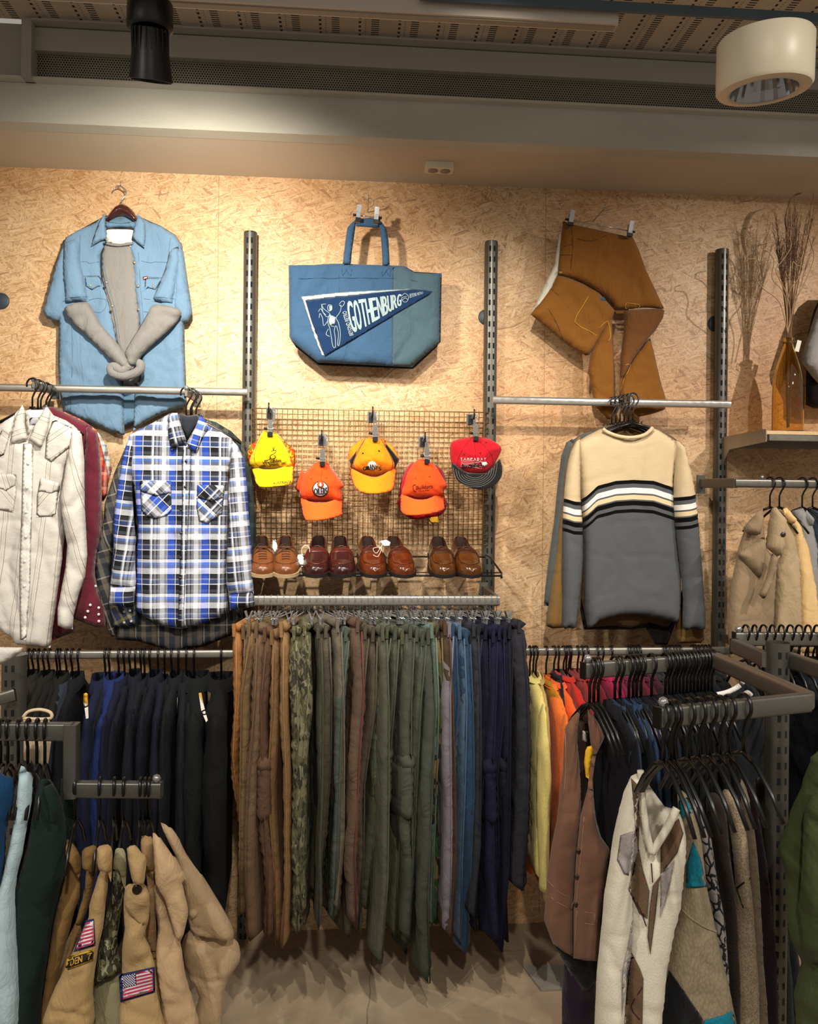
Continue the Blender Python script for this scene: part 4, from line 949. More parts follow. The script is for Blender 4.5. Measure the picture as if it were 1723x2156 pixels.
# crimson with black brim
t, bv, bb_ = cap('crimson baseball cap with a flat black brim and white stitch rings', C7([(1440, 240), (1500, 236), (1580, 250), (1650, 300), (1640, 350), (1600, 420), (1555, 462), (1480, 472), (1400, 458), (1345, 420), (1330, 330), (1340, 270), (1390, 250)]),
    C7([(1338, 400), (1400, 455), (1480, 470), (1555, 460), (1610, 400), (1636, 380), (1642, 440), (1620, 500), (1560, 550), (1490, 568), (1420, 556), (1360, 520), (1334, 460)]), 0.14, RED, BLK,
    [C7([(1470, 240), (1420, 300), (1380, 380), (1375, 440)]), C7([(1480, 240), (1540, 290), (1590, 350), (1600, 400)]), C7([(1475, 240), (1490, 330), (1480, 440)])], plain('dark_seam', '5a0410', 0.85), (), 35, slope=0.9, curve=0.6, eyelets=C7([(1420, 346), (1520, 338), (1556, 272)]), loc=C7([(1490, 350)])[0])
for i in range(6):
    f_ = 0.94 - i * 0.10; q = catmull([(1488 + (x - 1488) * f_, 445 + (y - 445) * (f_ - 0.0 * i)) for x, y in ((1340, 400), (1345, 450), (1365, 510), (1420, 545), (1490, 556), (1560, 540), (1615, 490), (1632, 420), (1634, 390))], 5, False)
    q = [p for p in q if p[1] > np.interp(p[0], [1338, 1400, 1480, 1555, 1610, 1636], [405, 462, 477, 467, 408, 384]) + 3]
    m_ = MB(); line_px(m_, C7(q), 0.3, 0.0005, bb_, 0.0005, 1, n=4); m_.build('stitch_ring', plain('grey_thread', '8a8880', 0.8), t, world=True)
for i, chh in enumerate('TAMPA BAY'.replace(' ', '')): lettering('letter', chh, C7([(1396 + i * 21, 382 - abs(i - 3) * -1.5), (1408 + i * 21, 382), (1408 + i * 21, 368), (1396 + i * 21, 368)]), 0.25, WINK, t, bv, 0.0012, 0.1)
for i in range(5): 
    m_ = MB(); line_px(m_, C7([(1398, 385 + i * 9), (1450, 384 + i * 10), (1530, 392 + i * 11)]), 0.25, 0.0005, bv, 0.0006, 3, n=4); m_.build('printed_line', WINK, t, world=True)
lettering('lettering', 'Buccaneers', C7([(1405, 440), (1530, 420), (1526, 388), (1405, 412)]), 0.25, INK, t, bv, 0.0018, 0.4)
patch('badge', C7([(1528, 396), (1556, 392), (1568, 408), (1550, 425), (1532, 420)]), 0.25, WINK, t, bv, 0.001, 0.004, 0.0005)
cap_clip(h5, (C7([(1490, 222)])[0]), 'chrome clip hanger holding the crimson cap', 0.17)

# ---------------------------------------------------------------- shoes
def leather(name, col, col2, rough=0.28):
    t = NT(name); v = t.coord(); n = t.noise(v, 14, 4); c = t.mix(t.ramp(n, [(0.35, '000000'), (0.65, 'ffffff')]), lin(col), lin(col2))
    return t.out(c, rough, 0.0, t.bump(t.noise(v, 160, 3), 0.12, 0.0008), Coat_Weight=0.35, Coat_Roughness=0.2)
SOLE = plain('dark_sole', '17100b', 0.55); INS = plain('shoe_lining', '2a140a', 0.6)
def shoe(lab, heelpx, toepx, mat, mat2, group, style='penny', L=0.262, W=0.0465, sole=SOLE):
    toe = P(toepx[0], toepx[1], 0.335); sl = (SH[1] - SH[0]) / 0.2
    hx_ = P(heelpx[0], heelpx[1] + 40, 0.09).x; heel = Vector((hx_, -0.085, 0))
    zf = lambda d: SH[0] + 0.003 + (0.30 - d) * sl
    toe.z = zf(0.335); heel.z = zf(0.085); ax = (heel - toe).normalized(); L = (heel - toe).length * 1.02
    xa_ = ax.cross(Vector((0, 0, 1))).normalized(); na = xa_.cross(ax)
    M_ = Matrix((xa_, ax, na)).transposed()
    t = thing('loafer' if style != 'lace' else 'moccasin', lab, 'shoe', toe, 0, group)
    def wd(s):
        pts = [(0, 0.0), (0.02, 0.42), (0.06, 0.68), (0.12, 0.86), (0.22, 0.98), (0.32, 1.0), (0.45, 0.93), (0.6, 0.80), (0.75, 0.75), (0.87, 0.74), (0.94, 0.64), (0.98, 0.42), (1.0, 0.0)]
        return W * np.interp(s, [p[0] for p in pts], [p[1] for p in pts])
    def ht(s): return float(np.interp(s, [0, 0.03, 0.1, 0.2, 0.32, 0.42, 0.5, 0.65, 0.85, 0.95, 1.0], [0.014, 0.026, 0.033, 0.038, 0.050, 0.063, 0.058, 0.052, 0.060, 0.064, 0.05]))
    ns, nu = 64, 44; op = lambda s, u: max(0, min(1, (0.62 - abs(u)) / 0.06)) * max(0, min(1, (s - (0.44 + 0.03 * (u * 1.6) ** 2)) / 0.02)) * max(0, min(1, (0.955 - s) / 0.02))
    def Z_(s, u, bare=False):
        h = 0.010 + (ht(s)) * (1 - abs(u) ** 3.2) ** (1 / 2.4)
        if bare: return h
        o = op(s, u); return h * (1 - o) + 0.017 * o
    V = []; 
    for i in range(ns + 1):
        s = i / ns; s = 0.5 * (s + 0.5 * (1 - math.cos(PI * s)))
        for j in range(nu + 1):
            u = math.sin((j / nu - 0.5) * PI); w_ = wd(s) * (1.0 if abs(u) > 0.5 else 1.0)
            V.append((M_ @ Vector((u * w_, s * L, Z_(s, u))), op(s, u)))
    Fu = []; Fi = []
    for i in range(ns):
        for j in range(nu):
            q = (i * (nu + 1) + j, i * (nu + 1) + j + 1, (i + 1) * (nu + 1) + j + 1, (i + 1) * (nu + 1) + j)
            (Fi if max(V[k_][1] for k_ in q) > 0.5 else Fu).append(q)
    VV = [v[0] for v in V]
    mesh_obj('upper', VV, Fu, mat, t); mesh_obj('lining', VV, Fi, INS, t)
    # sole
    so = MB(); ring = []
    for s_, sg in [(x, 1) for x in np.linspace(0, 1, 26)] + [(x, -1) for x in np.linspace(1, 0, 26)][1:-1]:
        ring.append(Vector((sg * (wd(s_) * 1.05 + 0.0015), (s_ * 1.02 - 0.01) * L, 0)))
    n = len(ring); so.add([M_ @ (q + Vector((0, 0, z))) for z in (0.0, 0.012) for q in ring], [tuple(range(n - 1, -1, -1)), tuple(range(n, 2 * n))] + [(k_, (k_ + 1) % n, n + (k_ + 1) % n, n + k_) for k_ in range(n)])
    so.build('sole', sole, t, auto=50)
    on = lambda s, u, o=0.001: M_ @ Vector((u * wd(s), s * L, Z_(s, u, True) + o))
    # moc seam
    sm_ = [on(s, u) for s, u in ((0.44, -0.72), (0.36, -0.74), (0.26, -0.76), (0.17, -0.72), (0.11, -0.5), (0.085, -0.2), (0.085, 0.2), (0.11, 0.5), (0.17, 0.72), (0.26, 0.76), (0.36, 0.74), (0.44, 0.72))]
    sm_ = [Vector(p) for p in catmull([tuple(p) for p in sm_], 4, False)]
    MB().tube(sm_, 0.0014, 6).build('apron_seam', mat2, t)
    # collar edge
    ce = [on(s, u, 0.0005) for s, u in ((0.46, 0.0), (0.47, 0.4), (0.52, 0.62), (0.65, 0.66), (0.8, 0.66), (0.92, 0.6), (0.965, 0.3), (0.97, 0.0), (0.965, -0.3), (0.92, -0.6), (0.8, -0.66), (0.65, -0.66), (0.52, -0.62), (0.47, -0.4), (0.46, 0.0))]
    MB().tube([Vector(p) for p in catmull([tuple(p) for p in ce], 3, False)], 0.0018, 6).build('collar_edge', mat2, t)
    if style == 'penny':
        g = []; f = []; a_, b_ = 16, 4
        for j in range(b_ + 1):
            for i in range(a_ + 1):
                u = -0.95 + 1.9 * i / a_; s = 0.335 + 0.07 * j / b_ + 0.012 * abs(u)
                g.append(on(s, u, 0.0028 - 0.002 * (j in (0, b_))))
        f = [(j * (a_ + 1) + i, j * (a_ + 1) + i + 1, (j + 1) * (a_ + 1) + i + 1, (j + 1) * (a_ + 1) + i) for j in range(b_) for i in range(a_)]
        mesh_obj('strap', g, f, mat2, t)
        MB().tube([on(0.37, -0.22, 0.0034), on(0.37, 0.22, 0.0034)], 0.0016, 5).build('strap_slot', INS, t)
        MB().tube([on(0.43, -0.4, 0.001), on(0.455, 0, 0.004), on(0.43, 0.4, 0.001)], 0.002, 6).build('tongue_edge', mat2, t)
    else:
        for k_ in range(5):
            s = 0.20 + 0.045 * k_; MB().tube([on(s, -0.3, 0.001), on(s + 0.005, 0, 0.003), on(s, 0.3, 0.001)], 0.0018, 6).build('woven_strip', mat2, t)
        MB().tube([Vector(p) for p in catmull([tuple(on(0.40, -0.5, 0.004)), tuple(on(0.37, 0.1, 0.008)), tuple(on(0.42, 0.7, 0.004)), tuple(on(0.34, 0.9, 0.006)), tuple(on(0.36, 0.1, 0.010)), tuple(on(0.30, -0.8, 0.004)), tuple(on(0.40, -0.3, 0.012)), tuple(on(0.44, 0.2, 0.006))], 5, False)], 0.0016, 6).build('lace', plain('lace_brown', '2f1c0e', 0.7), t)
        for k_ in range(26):
            a0 = k_ / 25; s = 0.06 + 0.30 * abs(2 * a0 - 1) ** 1.3; sg = -1 if a0 < 0.5 else 1; u0 = sg * min(0.92, 0.15 + 0.9 * (abs(2 * a0 - 1)) ** 0.5)
            if k_ % 2 == 0: MB().tube([on(s, u0 * 0.82, 0.001), on(s + 0.004, u0, 0.001)], 0.0014, 5).build('stitch', mat2, t)
    return t, M_, toe, on
TAN = leather('tan_leather', '74441f', '5c3215', 0.35); TAN2 = plain('tan_dark', '54290e', 0.5)
OX = leather('oxblood_leather', '3a1512', '241010', 0.22); OX2 = leather('oxblood_red', '5a1c16', '3c120e', 0.25)
CG = leather('cognac_leather', '5e2a10', '481c08', 0.15); CG2 = plain('cognac_dark', '44180a', 0.3)
BN = leather('brown_leather', '54300f', '3c1e08', 0.18); BN2 = plain('brown_dark', '331808', 0.3)
def c7(x, y): return C7([(x, y)])[0]
shoe('tan woven moccasin on the left end of the shoe shelf, partly behind the plaid shirt', c7(148, 800), c7(160, 1100), TAN, TAN2, None, 'lace', sole=plain('crepe_sole', 'a58b6b', 0.7))
shoe('tan woven moccasin with brown laces, second shoe from the left', c7(300, 808), c7(303, 1112), TAN, TAN2, None, 'lace', sole=plain('crepe_sole', 'a58b6b', 0.7))
shoe('dark oxblood penny loafer with a white price tag at its left side', c7(510, 800), c7(490, 1098), OX, OX2, None)
shoe('dark oxblood penny loafer between its twin and the glossy cognac loafer', c7(640, 800), c7(658, 1098), OX, OX2, None)
s3 = shoe('glossy cognac loafer tied with white string to its neighbour', c7(805, 815), c7(862, 1102), CG, CG2, None)
shoe('glossy cognac loafer turned outwards, right shoe of the tied pair', c7(965, 820), c7(1050, 1106), CG, CG2, None)
shoe('brown penny loafer, left shoe of the last pair on the shelf', c7(1250, 802), c7(1296, 1096), BN, BN2, None)
shoe('brown penny loafer at the right end of the shoe shelf', c7(1385, 800), c7(1468, 1098), BN, BN2, None)
def tag_str(lab, pts, tagpts, d, mat=TAGW):
    t = thing('price_tag', lab, 'tag', P(*tagpts[0], d)); m_ = MB(); line_px(m_, pts, d, 0.0009, None, sub=4, n=5); m_.build('string', WINK, t, world=True)
    sheet_px('card', tagpts, d, 0.001, mat, t, 0.003, 0.001, None, 0.006)
tag_str('white price tag hanging between the tan moccasins', C7([(270, 960), (250, 945), (236, 925)]), C7([(222, 885), (240, 880), (252, 925), (246, 985), (222, 990), (216, 925)]), 0.24)
tag_str('white price tag looped on the left oxblood loafer', C7([(405, 985), (402, 940), (425, 915), (450, 930), (452, 960)]), C7([(378, 975), (410, 968), (422, 1040), (408, 1050), (388, 1040), (372, 1000)]), 0.27)
tag_str('white string and plastic tag tying the glossy cognac loafers', C7([(850, 975), (880, 985), (900, 930), (850, 935), (870, 965), (905, 915), (925, 890)]), C7([(892, 890), (930, 880), (958, 895), (955, 920), (915, 925), (898, 905)]), 0.30)
# ---------------------------------------------------------------- shirts hung facing out on the short arms
def btn(par, pts, conv, d, bv, mat, r=0.0045, name='button'):
    for q in pts:
        c = stick([P(*conv([q])[0], d)], bv, 0.0015)[0]
        o = MB().lathe([(0, 0.0022), (r * 0.8, 0.002), (r, 0), (0, -0.001)], n=12); o.v = [Vector((v.x, -v.z, v.y)) + c for v in o.v]; o.build(name, mat, par, world=True)
BLUEPL = stripes('blue_black_plaid',
    [(0.0, 'e8eaf0'), (0.05, '3a3f4a'), (0.10, '84868e'), (0.17, '23262e'), (0.20, '868892'), (0.27, 'd0d2da'), (0.40, '8f939c'), (0.46, 'a8aab6'), (0.49, '1f4fc4'), (0.69, '20242e'), (0.715, 'e0e2e8'), (0.74, '0c0d10'), (0.965, '7c808a')],
    [(0.0, '08090c'), (0.035, 'dcdee4'), (0.20, '6a7288'), (0.30, '5f86d8'), (0.37, 'e4e6ec'), (0.46, '101216'), (0.49, '4a4d54'), (0.58, '15171c'), (0.72, 'f0f0f4'), (0.75, '3a4a78'), (0.86, '8a8f9a'), (0.90, '30333a')], 0.107, 0.112, 0.48)
GREYPL = stripes('grey_taupe_plaid', [(0, '3b3f45'), (0.25, '6f675c'), (0.45, '23282e'), (0.5, 'a39c8e'), (0.56, '2c3138'), (0.8, '7a7266')], [(0, '33373c'), (0.3, '5d564c'), (0.5, '1c2024'), (0.72, '8f8778'), (0.78, '2a2e33')], 0.075, 0.085)
GRNPL = stripes('dark_green_plaid', [(0, '1f2f30'), (0.3, '3c4c48'), (0.5, '141c22'), (0.75, '5a6058')], [(0, '1c2a2c'), (0.4, '33453f'), (0.6, '10161a')], 0.06, 0.07)
YELPL = stripes('blue_yellow_plaid', [(0, '3a4258'), (0.35, '8a7f4a'), (0.5, '26304a'), (0.8, '9a9a8c')], [(0, '2f3850'), (0.4, '8a8550'), (0.6, '3c4460')], 0.05, 0.055)
REDPL = stripes('orange_red_plaid', [(0, 'b8442c'), (0.3, 'd8765a'), (0.45, '8c2a2c'), (0.6, 'e0a890'), (0.75, 'c4553c')], [(0, 'b03a2c'), (0.4, 'd89078'), (0.6, '7c2430')], 0.045, 0.05)
TEALPL = stripes('teal_white_plaid', [(0, 'c8ccc8'), (0.3, '3a6f84'), (0.45, 'd8d4cc'), (0.6, 'a8563c'), (0.7, 'cfd2ce')], [(0, 'd0d2ce'), (0.35, '4a7f92'), (0.5, 'd8d6ce'), (0.7, '9a5a44')], 0.05, 0.05)
WSTR = stripes('white_brown_stripe', [(0, 'c6c2ba'), (0.40, '8a7a6c'), (0.425, 'c6c2ba'), (0.50, 'c0b4a8'), (0.53, 'c6c2ba'), (0.62, '8a7a6c'), (0.645, 'c6c2ba')], None, 0.058, 1, noise_amt=0.06)
BURG = fabric('burgundy_cotton', '5a1626', 0.85, 0.3, 7, 900, 0.3, 0.2, col2='3f0e1a')
SNAP = plain('pearl_snap', 'd8d4cc', 0.25); DB = plain('dark_button', '15151a', 0.35); WB = plain('white_button', 'd8d8dc', 0.3)
def shirt_thing(lab, cx, cy, d, cat='shirt', name='hanging_shirt', group=None): return thing(name, lab, cat, P(cx, cy, d), 0, group)

# behind the blue plaid shirt
t = shirt_thing('dark green plaid shirt furthest back, right shoulder showing behind the blue plaid shirt', 510, 1000, 0.18)
sheet_px('body', C6([(1120, 110), (1300, 120), (1400, 150), (1500, 210), (1580, 290), (1560, 500), (1500, 1300), (1000, 1330), (900, 800), (950, 200)]), 0.18, 0.02, GRNPL, t, 0.03, 0.015, drape(0.008, 14, 2, 51), 0.02)
sheet_px('sleeve', C6([(1490, 230), (1560, 280), (1600, 360), (1640, 560), (1662, 860), (1650, 1100), (1560, 1250), (1530, 900), (1480, 500)]), 0.185, 0.025, GRNPL, t, 0.03, 0.015, drape(0.008, 14, 2, 52), 0.02)
t = shirt_thing('grey and taupe plaid shirt with a long hem hanging behind the blue plaid shirt', 330, 1100, 0.22)
sheet_px('body', C6([(1100, 110), (900, 190), (840, 250), (850, 600), (860, 1200), (745, 1300), (750, 1560), (900, 1570), (1000, 1600), (1130, 1640), (1200, 1625), (1330, 1600), (1500, 1530), (1570, 1400), (1560, 1200), (1540, 600), (1520, 300), (1450, 200), (1300, 120)]), 0.22, 0.025, GREYPL, t, 0.03, 0.015, drape(0.010, 12, 2, 53), 0.016)
sheet_px('sleeve', C6([(850, 240), (800, 340), (740, 480), (680, 680), (672, 780), (640, 920), (612, 1060), (620, 1200), (640, 1300), (690, 1480), (720, 1545), (755, 1530), (745, 1300), (720, 1100), (780, 800), (840, 560)]), 0.235, 0.03, GREYPL, t, 0.035, 0.015, drape(0.012, 14, 3, 54), 0.014, uvrot=0.3)
t = shirt_thing('blue and yellow plaid shirt whose snap cuff shows below the blue plaid sleeve', 265, 1290, 0.255)
sheet_px('body', C6([(1110, 110), (900, 210), (860, 400), (880, 1300), (1400, 1300), (1480, 400), (1300, 120)]), 0.25, 0.01, YELPL, t, 0.02, 0.01, None, 0.03)
cu = sheet_px('sleeve', C6([(850, 260), (800, 420), (745, 800), (715, 1200), (705, 1330), (720, 1400), (735, 1480), (840, 1478), (905, 1460), (890, 1340), (880, 1000), (860, 500)]), 0.255, 0.025, YELPL, t, 0.03, 0.012, drape(0.008, 14, 3, 55), 0.015, uvrot=0.5)
btn(t, [(805, 1448), (850, 1440), (842, 1372), (805, 1378)], C6, 0.32, bvh_of([cu]), SNAP)

# blue plaid shirt
t = shirt_thing('blue, black and white plaid shirt with two bias pockets at the front of its arm', 385, 1080, 0.29)
body = sheet_px('body', C6([(1100, 92), (1030, 130), (930, 185), (835, 235), (832, 400), (870, 600), (892, 800), (884, 1000), (878, 1200), (880, 1370), (960, 1425), (1080, 1478), (1165, 1490), (1300, 1462), (1400, 1432), (1482, 1380), (1474, 1150), (1482, 900), (1492, 700), (1482, 500), (1530, 320), (1500, 255), (1420, 205), (1350, 175), (1310, 100), (1285, 150), (1212, 290), (1160, 180)]),
    0.29, 0.034, BLUEPL, t, 0.035, 0.02, drape(0.013, 13, 1.8, 61, 0.002), 0.010)
bb0 = bvh_of([body])
s1 = sheet_px('sleeve', C6([(838, 238), (805, 330), (775, 480), (748, 640), (735, 800), (738, 1000), (722, 1150), (712, 1220), (875, 1225), (882, 1180), (872, 1000), (880, 900), (868, 800), (855, 600), (858, 400), (870, 300)]), 0.315, 0.032, BLUEPL, t, 0.035, 0.02, drape(0.013, 12, 4, 62, 0.002), 0.010, uvrot=-0.12, uvo=(0.03, 0.02))
sheet_px('cuff', C6([(716, 1208), (800, 1212), (878, 1215), (866, 1352), (780, 1346), (704, 1334)]), 0.325, 0.030, BLUEPL, t, 0.03, 0.02, None, 0.010, uvo=(0.05, 0.055))
s2 = sheet_px('sleeve', C6([(1500, 262), (1545, 310), (1582, 400), (1600, 560), (1612, 750), (1628, 950), (1638, 1150), (1645, 1260), (1484, 1268), (1462, 1180), (1470, 1000), (1485, 800), (1475, 640), (1490, 450)]), 0.315, 0.032, BLUEPL, t, 0.035, 0.02, drape(0.013, 12, 4, 63, 0.002), 0.010, uvrot=0.10, uvo=(0.02, 0.04))
sheet_px('cuff', C6([(1480, 1258), (1560, 1256), (1642, 1246), (1650, 1342), (1560, 1362), (1490, 1370)]), 0.325, 0.030, BLUEPL, t, 0.03, 0.02, None, 0.010, uvo=(0.01, 0.055))
sheet_px('collar', C6([(1110, 90), (1088, 130), (1088, 220), (1112, 332), (1160, 300), (1208, 268), (1180, 190), (1150, 90)]), 0.325, 0.016, BLUEPL, t, 0.012, 0.006, None, 0.008, uvrot=0.25)
sheet_px('collar', C6([(1300, 96), (1335, 150), (1352, 195), (1310, 285), (1272, 366), (1240, 330), (1208, 285), (1262, 190)]), 0.325, 0.016, BLUEPL, t, 0.012, 0.006, None, 0.008, uvrot=-0.3)
sheet_px('collar', C6([(1150, 92), (1220, 110), (1300, 95), (1290, 160), (1215, 275), (1165, 170)]), 0.285, 0.012, fabric('plaid_inside', '20242c'), t, 0.012, 0.004, None, 0.010)
for q, r_ in (([(905, 528), (1110, 530), (1112, 722), (1085, 755), (1010, 778), (950, 765), (915, 720)], 0.8), ([(1278, 556), (1458, 560), (1440, 740), (1345, 808), (1290, 792), (1272, 700)], -0.75)):
    w3 = [P(*c_, 0.35) for c_ in C6(q)]
    V, FA, UV = sheet_geo([(p.x, p.z) for p in w3], 0.004, 0.004, 0.0, None, 0.007, uvrot=r_)
    S_ = stick([Vector((x, -0.35, z)) for x, y, z in V], bb0, 0.002); S_ = [p + (p - CAM).normalized() * v[1] for p, v in zip(S_, V)]
    mesh_obj('pocket', S_, FA, BLUEPL, t, UV, world=True)
for q, r_ in (([(905, 528), (1110, 530), (1108, 610), (1010, 632), (910, 600)], 0.8), ([(1278, 556), (1458, 560), (1450, 640), (1370, 668), (1275, 640)], -0.75)):
    w3 = [P(*c_, 0.35) for c_ in C6(q)]
    V, FA, UV = sheet_geo([(p.x, p.z) for p in w3], 0.004, 0.004, 0.0, None, 0.007, uvrot=r_, uvo=(0.03, 0.0))
    S_ = stick([Vector((x, -0.35, z)) for x, y, z in V], bb0, 0.0065); S_ = [p + (p - CAM).normalized() * v[1] for p, v in zip(S_, V)]
    mesh_obj('pocket_flap', S_, FA, BLUEPL, t, UV, world=True)
pk = patch('button_placket', C6([(1190, 300), (1240, 330), (1238, 500), (1222, 800), (1205, 1100), (1188, 1480), (1150, 1485), (1165, 1100), (1180, 700), (1178, 400)]), 0.35, BLUEPL, t, bb0, 0.002, 0.008, 0.003)
btn(t, [(1205, 403), (1200, 570), (1172, 718), (1172, 870), (1168, 1030), (1166, 1160), (1164, 1300)], C6, 0.38, bvh_of([pk]), DB)
btn(t, [(1010, 603), (1372, 634)], C6, 0.38, bb0, DB)

# left arm stack, back to front
def sliver(lab, pts, d, mat, seed, T=0.025, **k):
    t = shirt_thing(lab, *C6([pts[len(pts) // 2]])[0], d); o = sheet_px('body', C6(pts), d, T, mat, t, 0.03, 0.015, drape(0.008, 14, 2.5, seed), 0.014, **k); return t, o
sliver('teal and white plaid shirt furthest back on the left arm, only its sleeve edge showing', [(360, 60), (430, 90), (520, 130), (640, 220), (690, 300), (728, 450), (705, 540), (640, 560), (560, 300), (400, 120)], 0.17, TEALPL, 71)
sliver('orange red plaid shirt between the burgundy shirt and the teal plaid one', [(340, 50), (420, 85), (540, 140), (625, 200), (660, 320), (704, 500), (695, 620), (665, 670), (620, 600), (560, 300), (400, 110)], 0.20, REDPL, 72)
t = shirt_thing('burgundy western shirt with pearl snap cuffs behind the striped white shirt', 200, 1180, 0.24)
sheet_px('body', C6([(280, 50), (350, 52), (420, 90), (600, 180), (560, 400), (560, 900), (500, 1300), (470, 1440), (500, 1500), (340, 1565), (330, 1500), (200, 1500), (200, 200)]), 0.235, 0.022, BURG, t, 0.03, 0.015, drape(0.010, 12, 2, 73), 0.016)
cu = sheet_px('sleeve', C6([(560, 165), (630, 220), (645, 320), (656, 500), (662, 700), (660, 860), (625, 1010), (612, 1130), (640, 1250), (688, 1370), (684, 1478), (620, 1478), (560, 1455), (455, 1420), (470, 1330), (530, 1180), (560, 1050), (545, 800), (540, 400)]), 0.25, 0.03, BURG, t, 0.035, 0.015, drape(0.014, 12, 3, 74), 0.011)
btn(t, [(585, 1335), (569, 1376), (552, 1416), (640, 1353), (640, 1396), (641, 1440), (619, 1213)], C6, 0.32, bvh_of([cu]), SNAP, 0.005)
# white striped western shirt
t = shirt_thing('white western shirt with thin brown stripes at the front of the left arm', 60, 1100, 0.30)
body = sheet_px('body', C6([(150, 40), (95, 105), (0, 165), (-120, 240), (-160, 500), (-160, 1400), (-20, 1480), (85, 1560), (92, 1592), (200, 1600), (325, 1612), (338, 1500), (370, 1250), (400, 1050), (420, 850), (408, 640), (430, 450), (535, 280), (500, 190), (430, 140), (345, 105), (300, 40), (262, 120), (175, 265), (140, 130)]),
    0.30, 0.032, WSTR, t, 0.035, 0.02, drape(0.014, 12, 1.8, 81, 0.002), 0.010, uvrot=-0.10)
bb1 = bvh_of([body])
sheet_px('sleeve', C6([(470, 165), (530, 230), (548, 400), (548, 650), (556, 850), (564, 1010), (548, 1150), (508, 1270), (478, 1400), (474, 1490), (430, 1492), (374, 1468), (372, 1360), (392, 1250), (420, 1100), (432, 950), (405, 760), (392, 640), (420, 460)]), 0.325, 0.03, WSTR, t, 0.035, 0.02, drape(0.014, 11, 4, 82, 0.002), 0.010, uvrot=0.25)
sheet_px('sleeve', C6([(-100, 240), (-140, 230), (-220, 700), (-200, 1450), (-60, 1470), (-30, 900)]), 0.325, 0.03, WSTR, t, 0.035, 0.02, drape(0.014, 11, 4, 83), 0.016, uvrot=-0.15)
sheet_px('collar', C6([(145, 38), (105, 100), (78, 200), (66, 305), (120, 285), (180, 262), (160, 160), (165, 80)]), 0.335, 0.014, WSTR, t, 0.012, 0.006, None, 0.008, uvrot=-1.2)
sheet_px('collar', C6([(300, 38), (330, 90), (312, 200), (268, 320), (225, 295), (185, 262), (225, 170), (275, 90)]), 0.335, 0.014, WSTR, t, 0.012, 0.006, None, 0.008, uvrot=1.2)
nk_ = sheet_px('collar', C6([(160, 70), (285, 70), (270, 130), (182, 262), (158, 150)]), 0.30, 0.010, WHT, t, 0.01, 0.004, None, 0.010)
patch('neck_label', C6([(190, 120), (268, 120), (264, 168), (192, 168)]), 0.36, plain('label_grey', '9a9ca0', 0.7), t, bvh_of([nk_]), 0.0015, 0.006, 0.0008)
for q, r_ in (([(20, 180), (75, 200), (20, 380), (-60, 350)], 0.9), ([(345, 130), (520, 210), (470, 300), (330, 410), (290, 380), (300, 250)], -0.95)):
    w3 = [P(*c_, 0.36) for c_ in C6(q)]; V, FA, UV = sheet_geo([(p.x, p.z) for p in w3], 0.0015, 0.004, 0.0, None, 0.008, uvrot=r_)
    S_ = stick([Vector((x, -0.36, z)) for x, y, z in V], bb1, 0.0016); S_ = [p + (p - CAM).normalized() * v[1] for p, v in zip(S_, V)]
    mesh_obj('yoke', S_, FA, WSTR, t, UV, world=True)
for q, r_, nm in (([(0, 480), (108, 490), (108, 600), (85, 735), (0, 720), (-60, 700), (-60, 480)], 0.7, 'pocket'), ([(265, 510), (388, 545), (360, 760), (235, 765), (240, 620)], -0.7, 'pocket'), ([(-60, 480), (108, 488), (100, 560), (40, 600), (-60, 560)], 0.3, 'pocket_flap'), ([(262, 508), (392, 546), (385, 600), (330, 615), (245, 600)], -0.25, 'pocket_flap')):
    w3 = [P(*c_, 0.36) for c_ in C6(q)]; V, FA, UV = sheet_geo([(p.x, p.z) for p in w3], 0.003, 0.004, 0.0, None, 0.008, uvrot=r_)
    S_ = stick([Vector((x, -0.36, z)) for x, y, z in V], bb1, 0.004 if nm == 'pocket_flap' else 0.0015); S_ = [p + (p - CAM).normalized() * v[1] for p, v in zip(S_, V)]
    mesh_obj(nm, S_, FA, WSTR, t, UV, world=True)
pk = patch('button_placket', C6([(150, 290), (210, 290), (215, 450), (205, 800), (195, 1200), (170, 1560), (130, 1560), (125, 1100), (140, 700), (145, 450)]), 0.36, WHT, t, bb1, 0.0018, 0.008, 0.003)
btn(t, [(182, 418), (175, 575), (170, 733), (166, 892), (160, 1052), (158, 1212)], C6, 0.38, bvh_of([pk]), SNAP, 0.005)
btn(t, [(274, 590), (22, 560)], C6, 0.38, bb1, SNAP, 0.005)

# hangers on the left and middle arms
for i, (lab) in enumerate(['the striped white shirt', 'the burgundy shirt', 'the orange red plaid shirt', 'the teal plaid shirt', 'nothing, hooked last on the left arm']):
    hanger((FA1[0] + 0.004 * (i % 2), -(0.275 - 0.035 * i), FA1[1] + 0.014), 0.04 * (i % 3 - 1), 'black plastic hanger carrying ' + lab, 'hangers on the short arms')
for i, (lab) in enumerate(['the blue plaid shirt', 'the blue and yellow plaid shirt', 'the grey and taupe plaid shirt', 'the dark green plaid shirt']):
    hanger((FA2[0] + 0.012 * (i % 2), -(0.265 - 0.035 * i), FA2[1] + 0.014), 0.05 * (i % 3 - 1), 'black plastic hanger carrying ' + lab, 'hangers on the short arms')

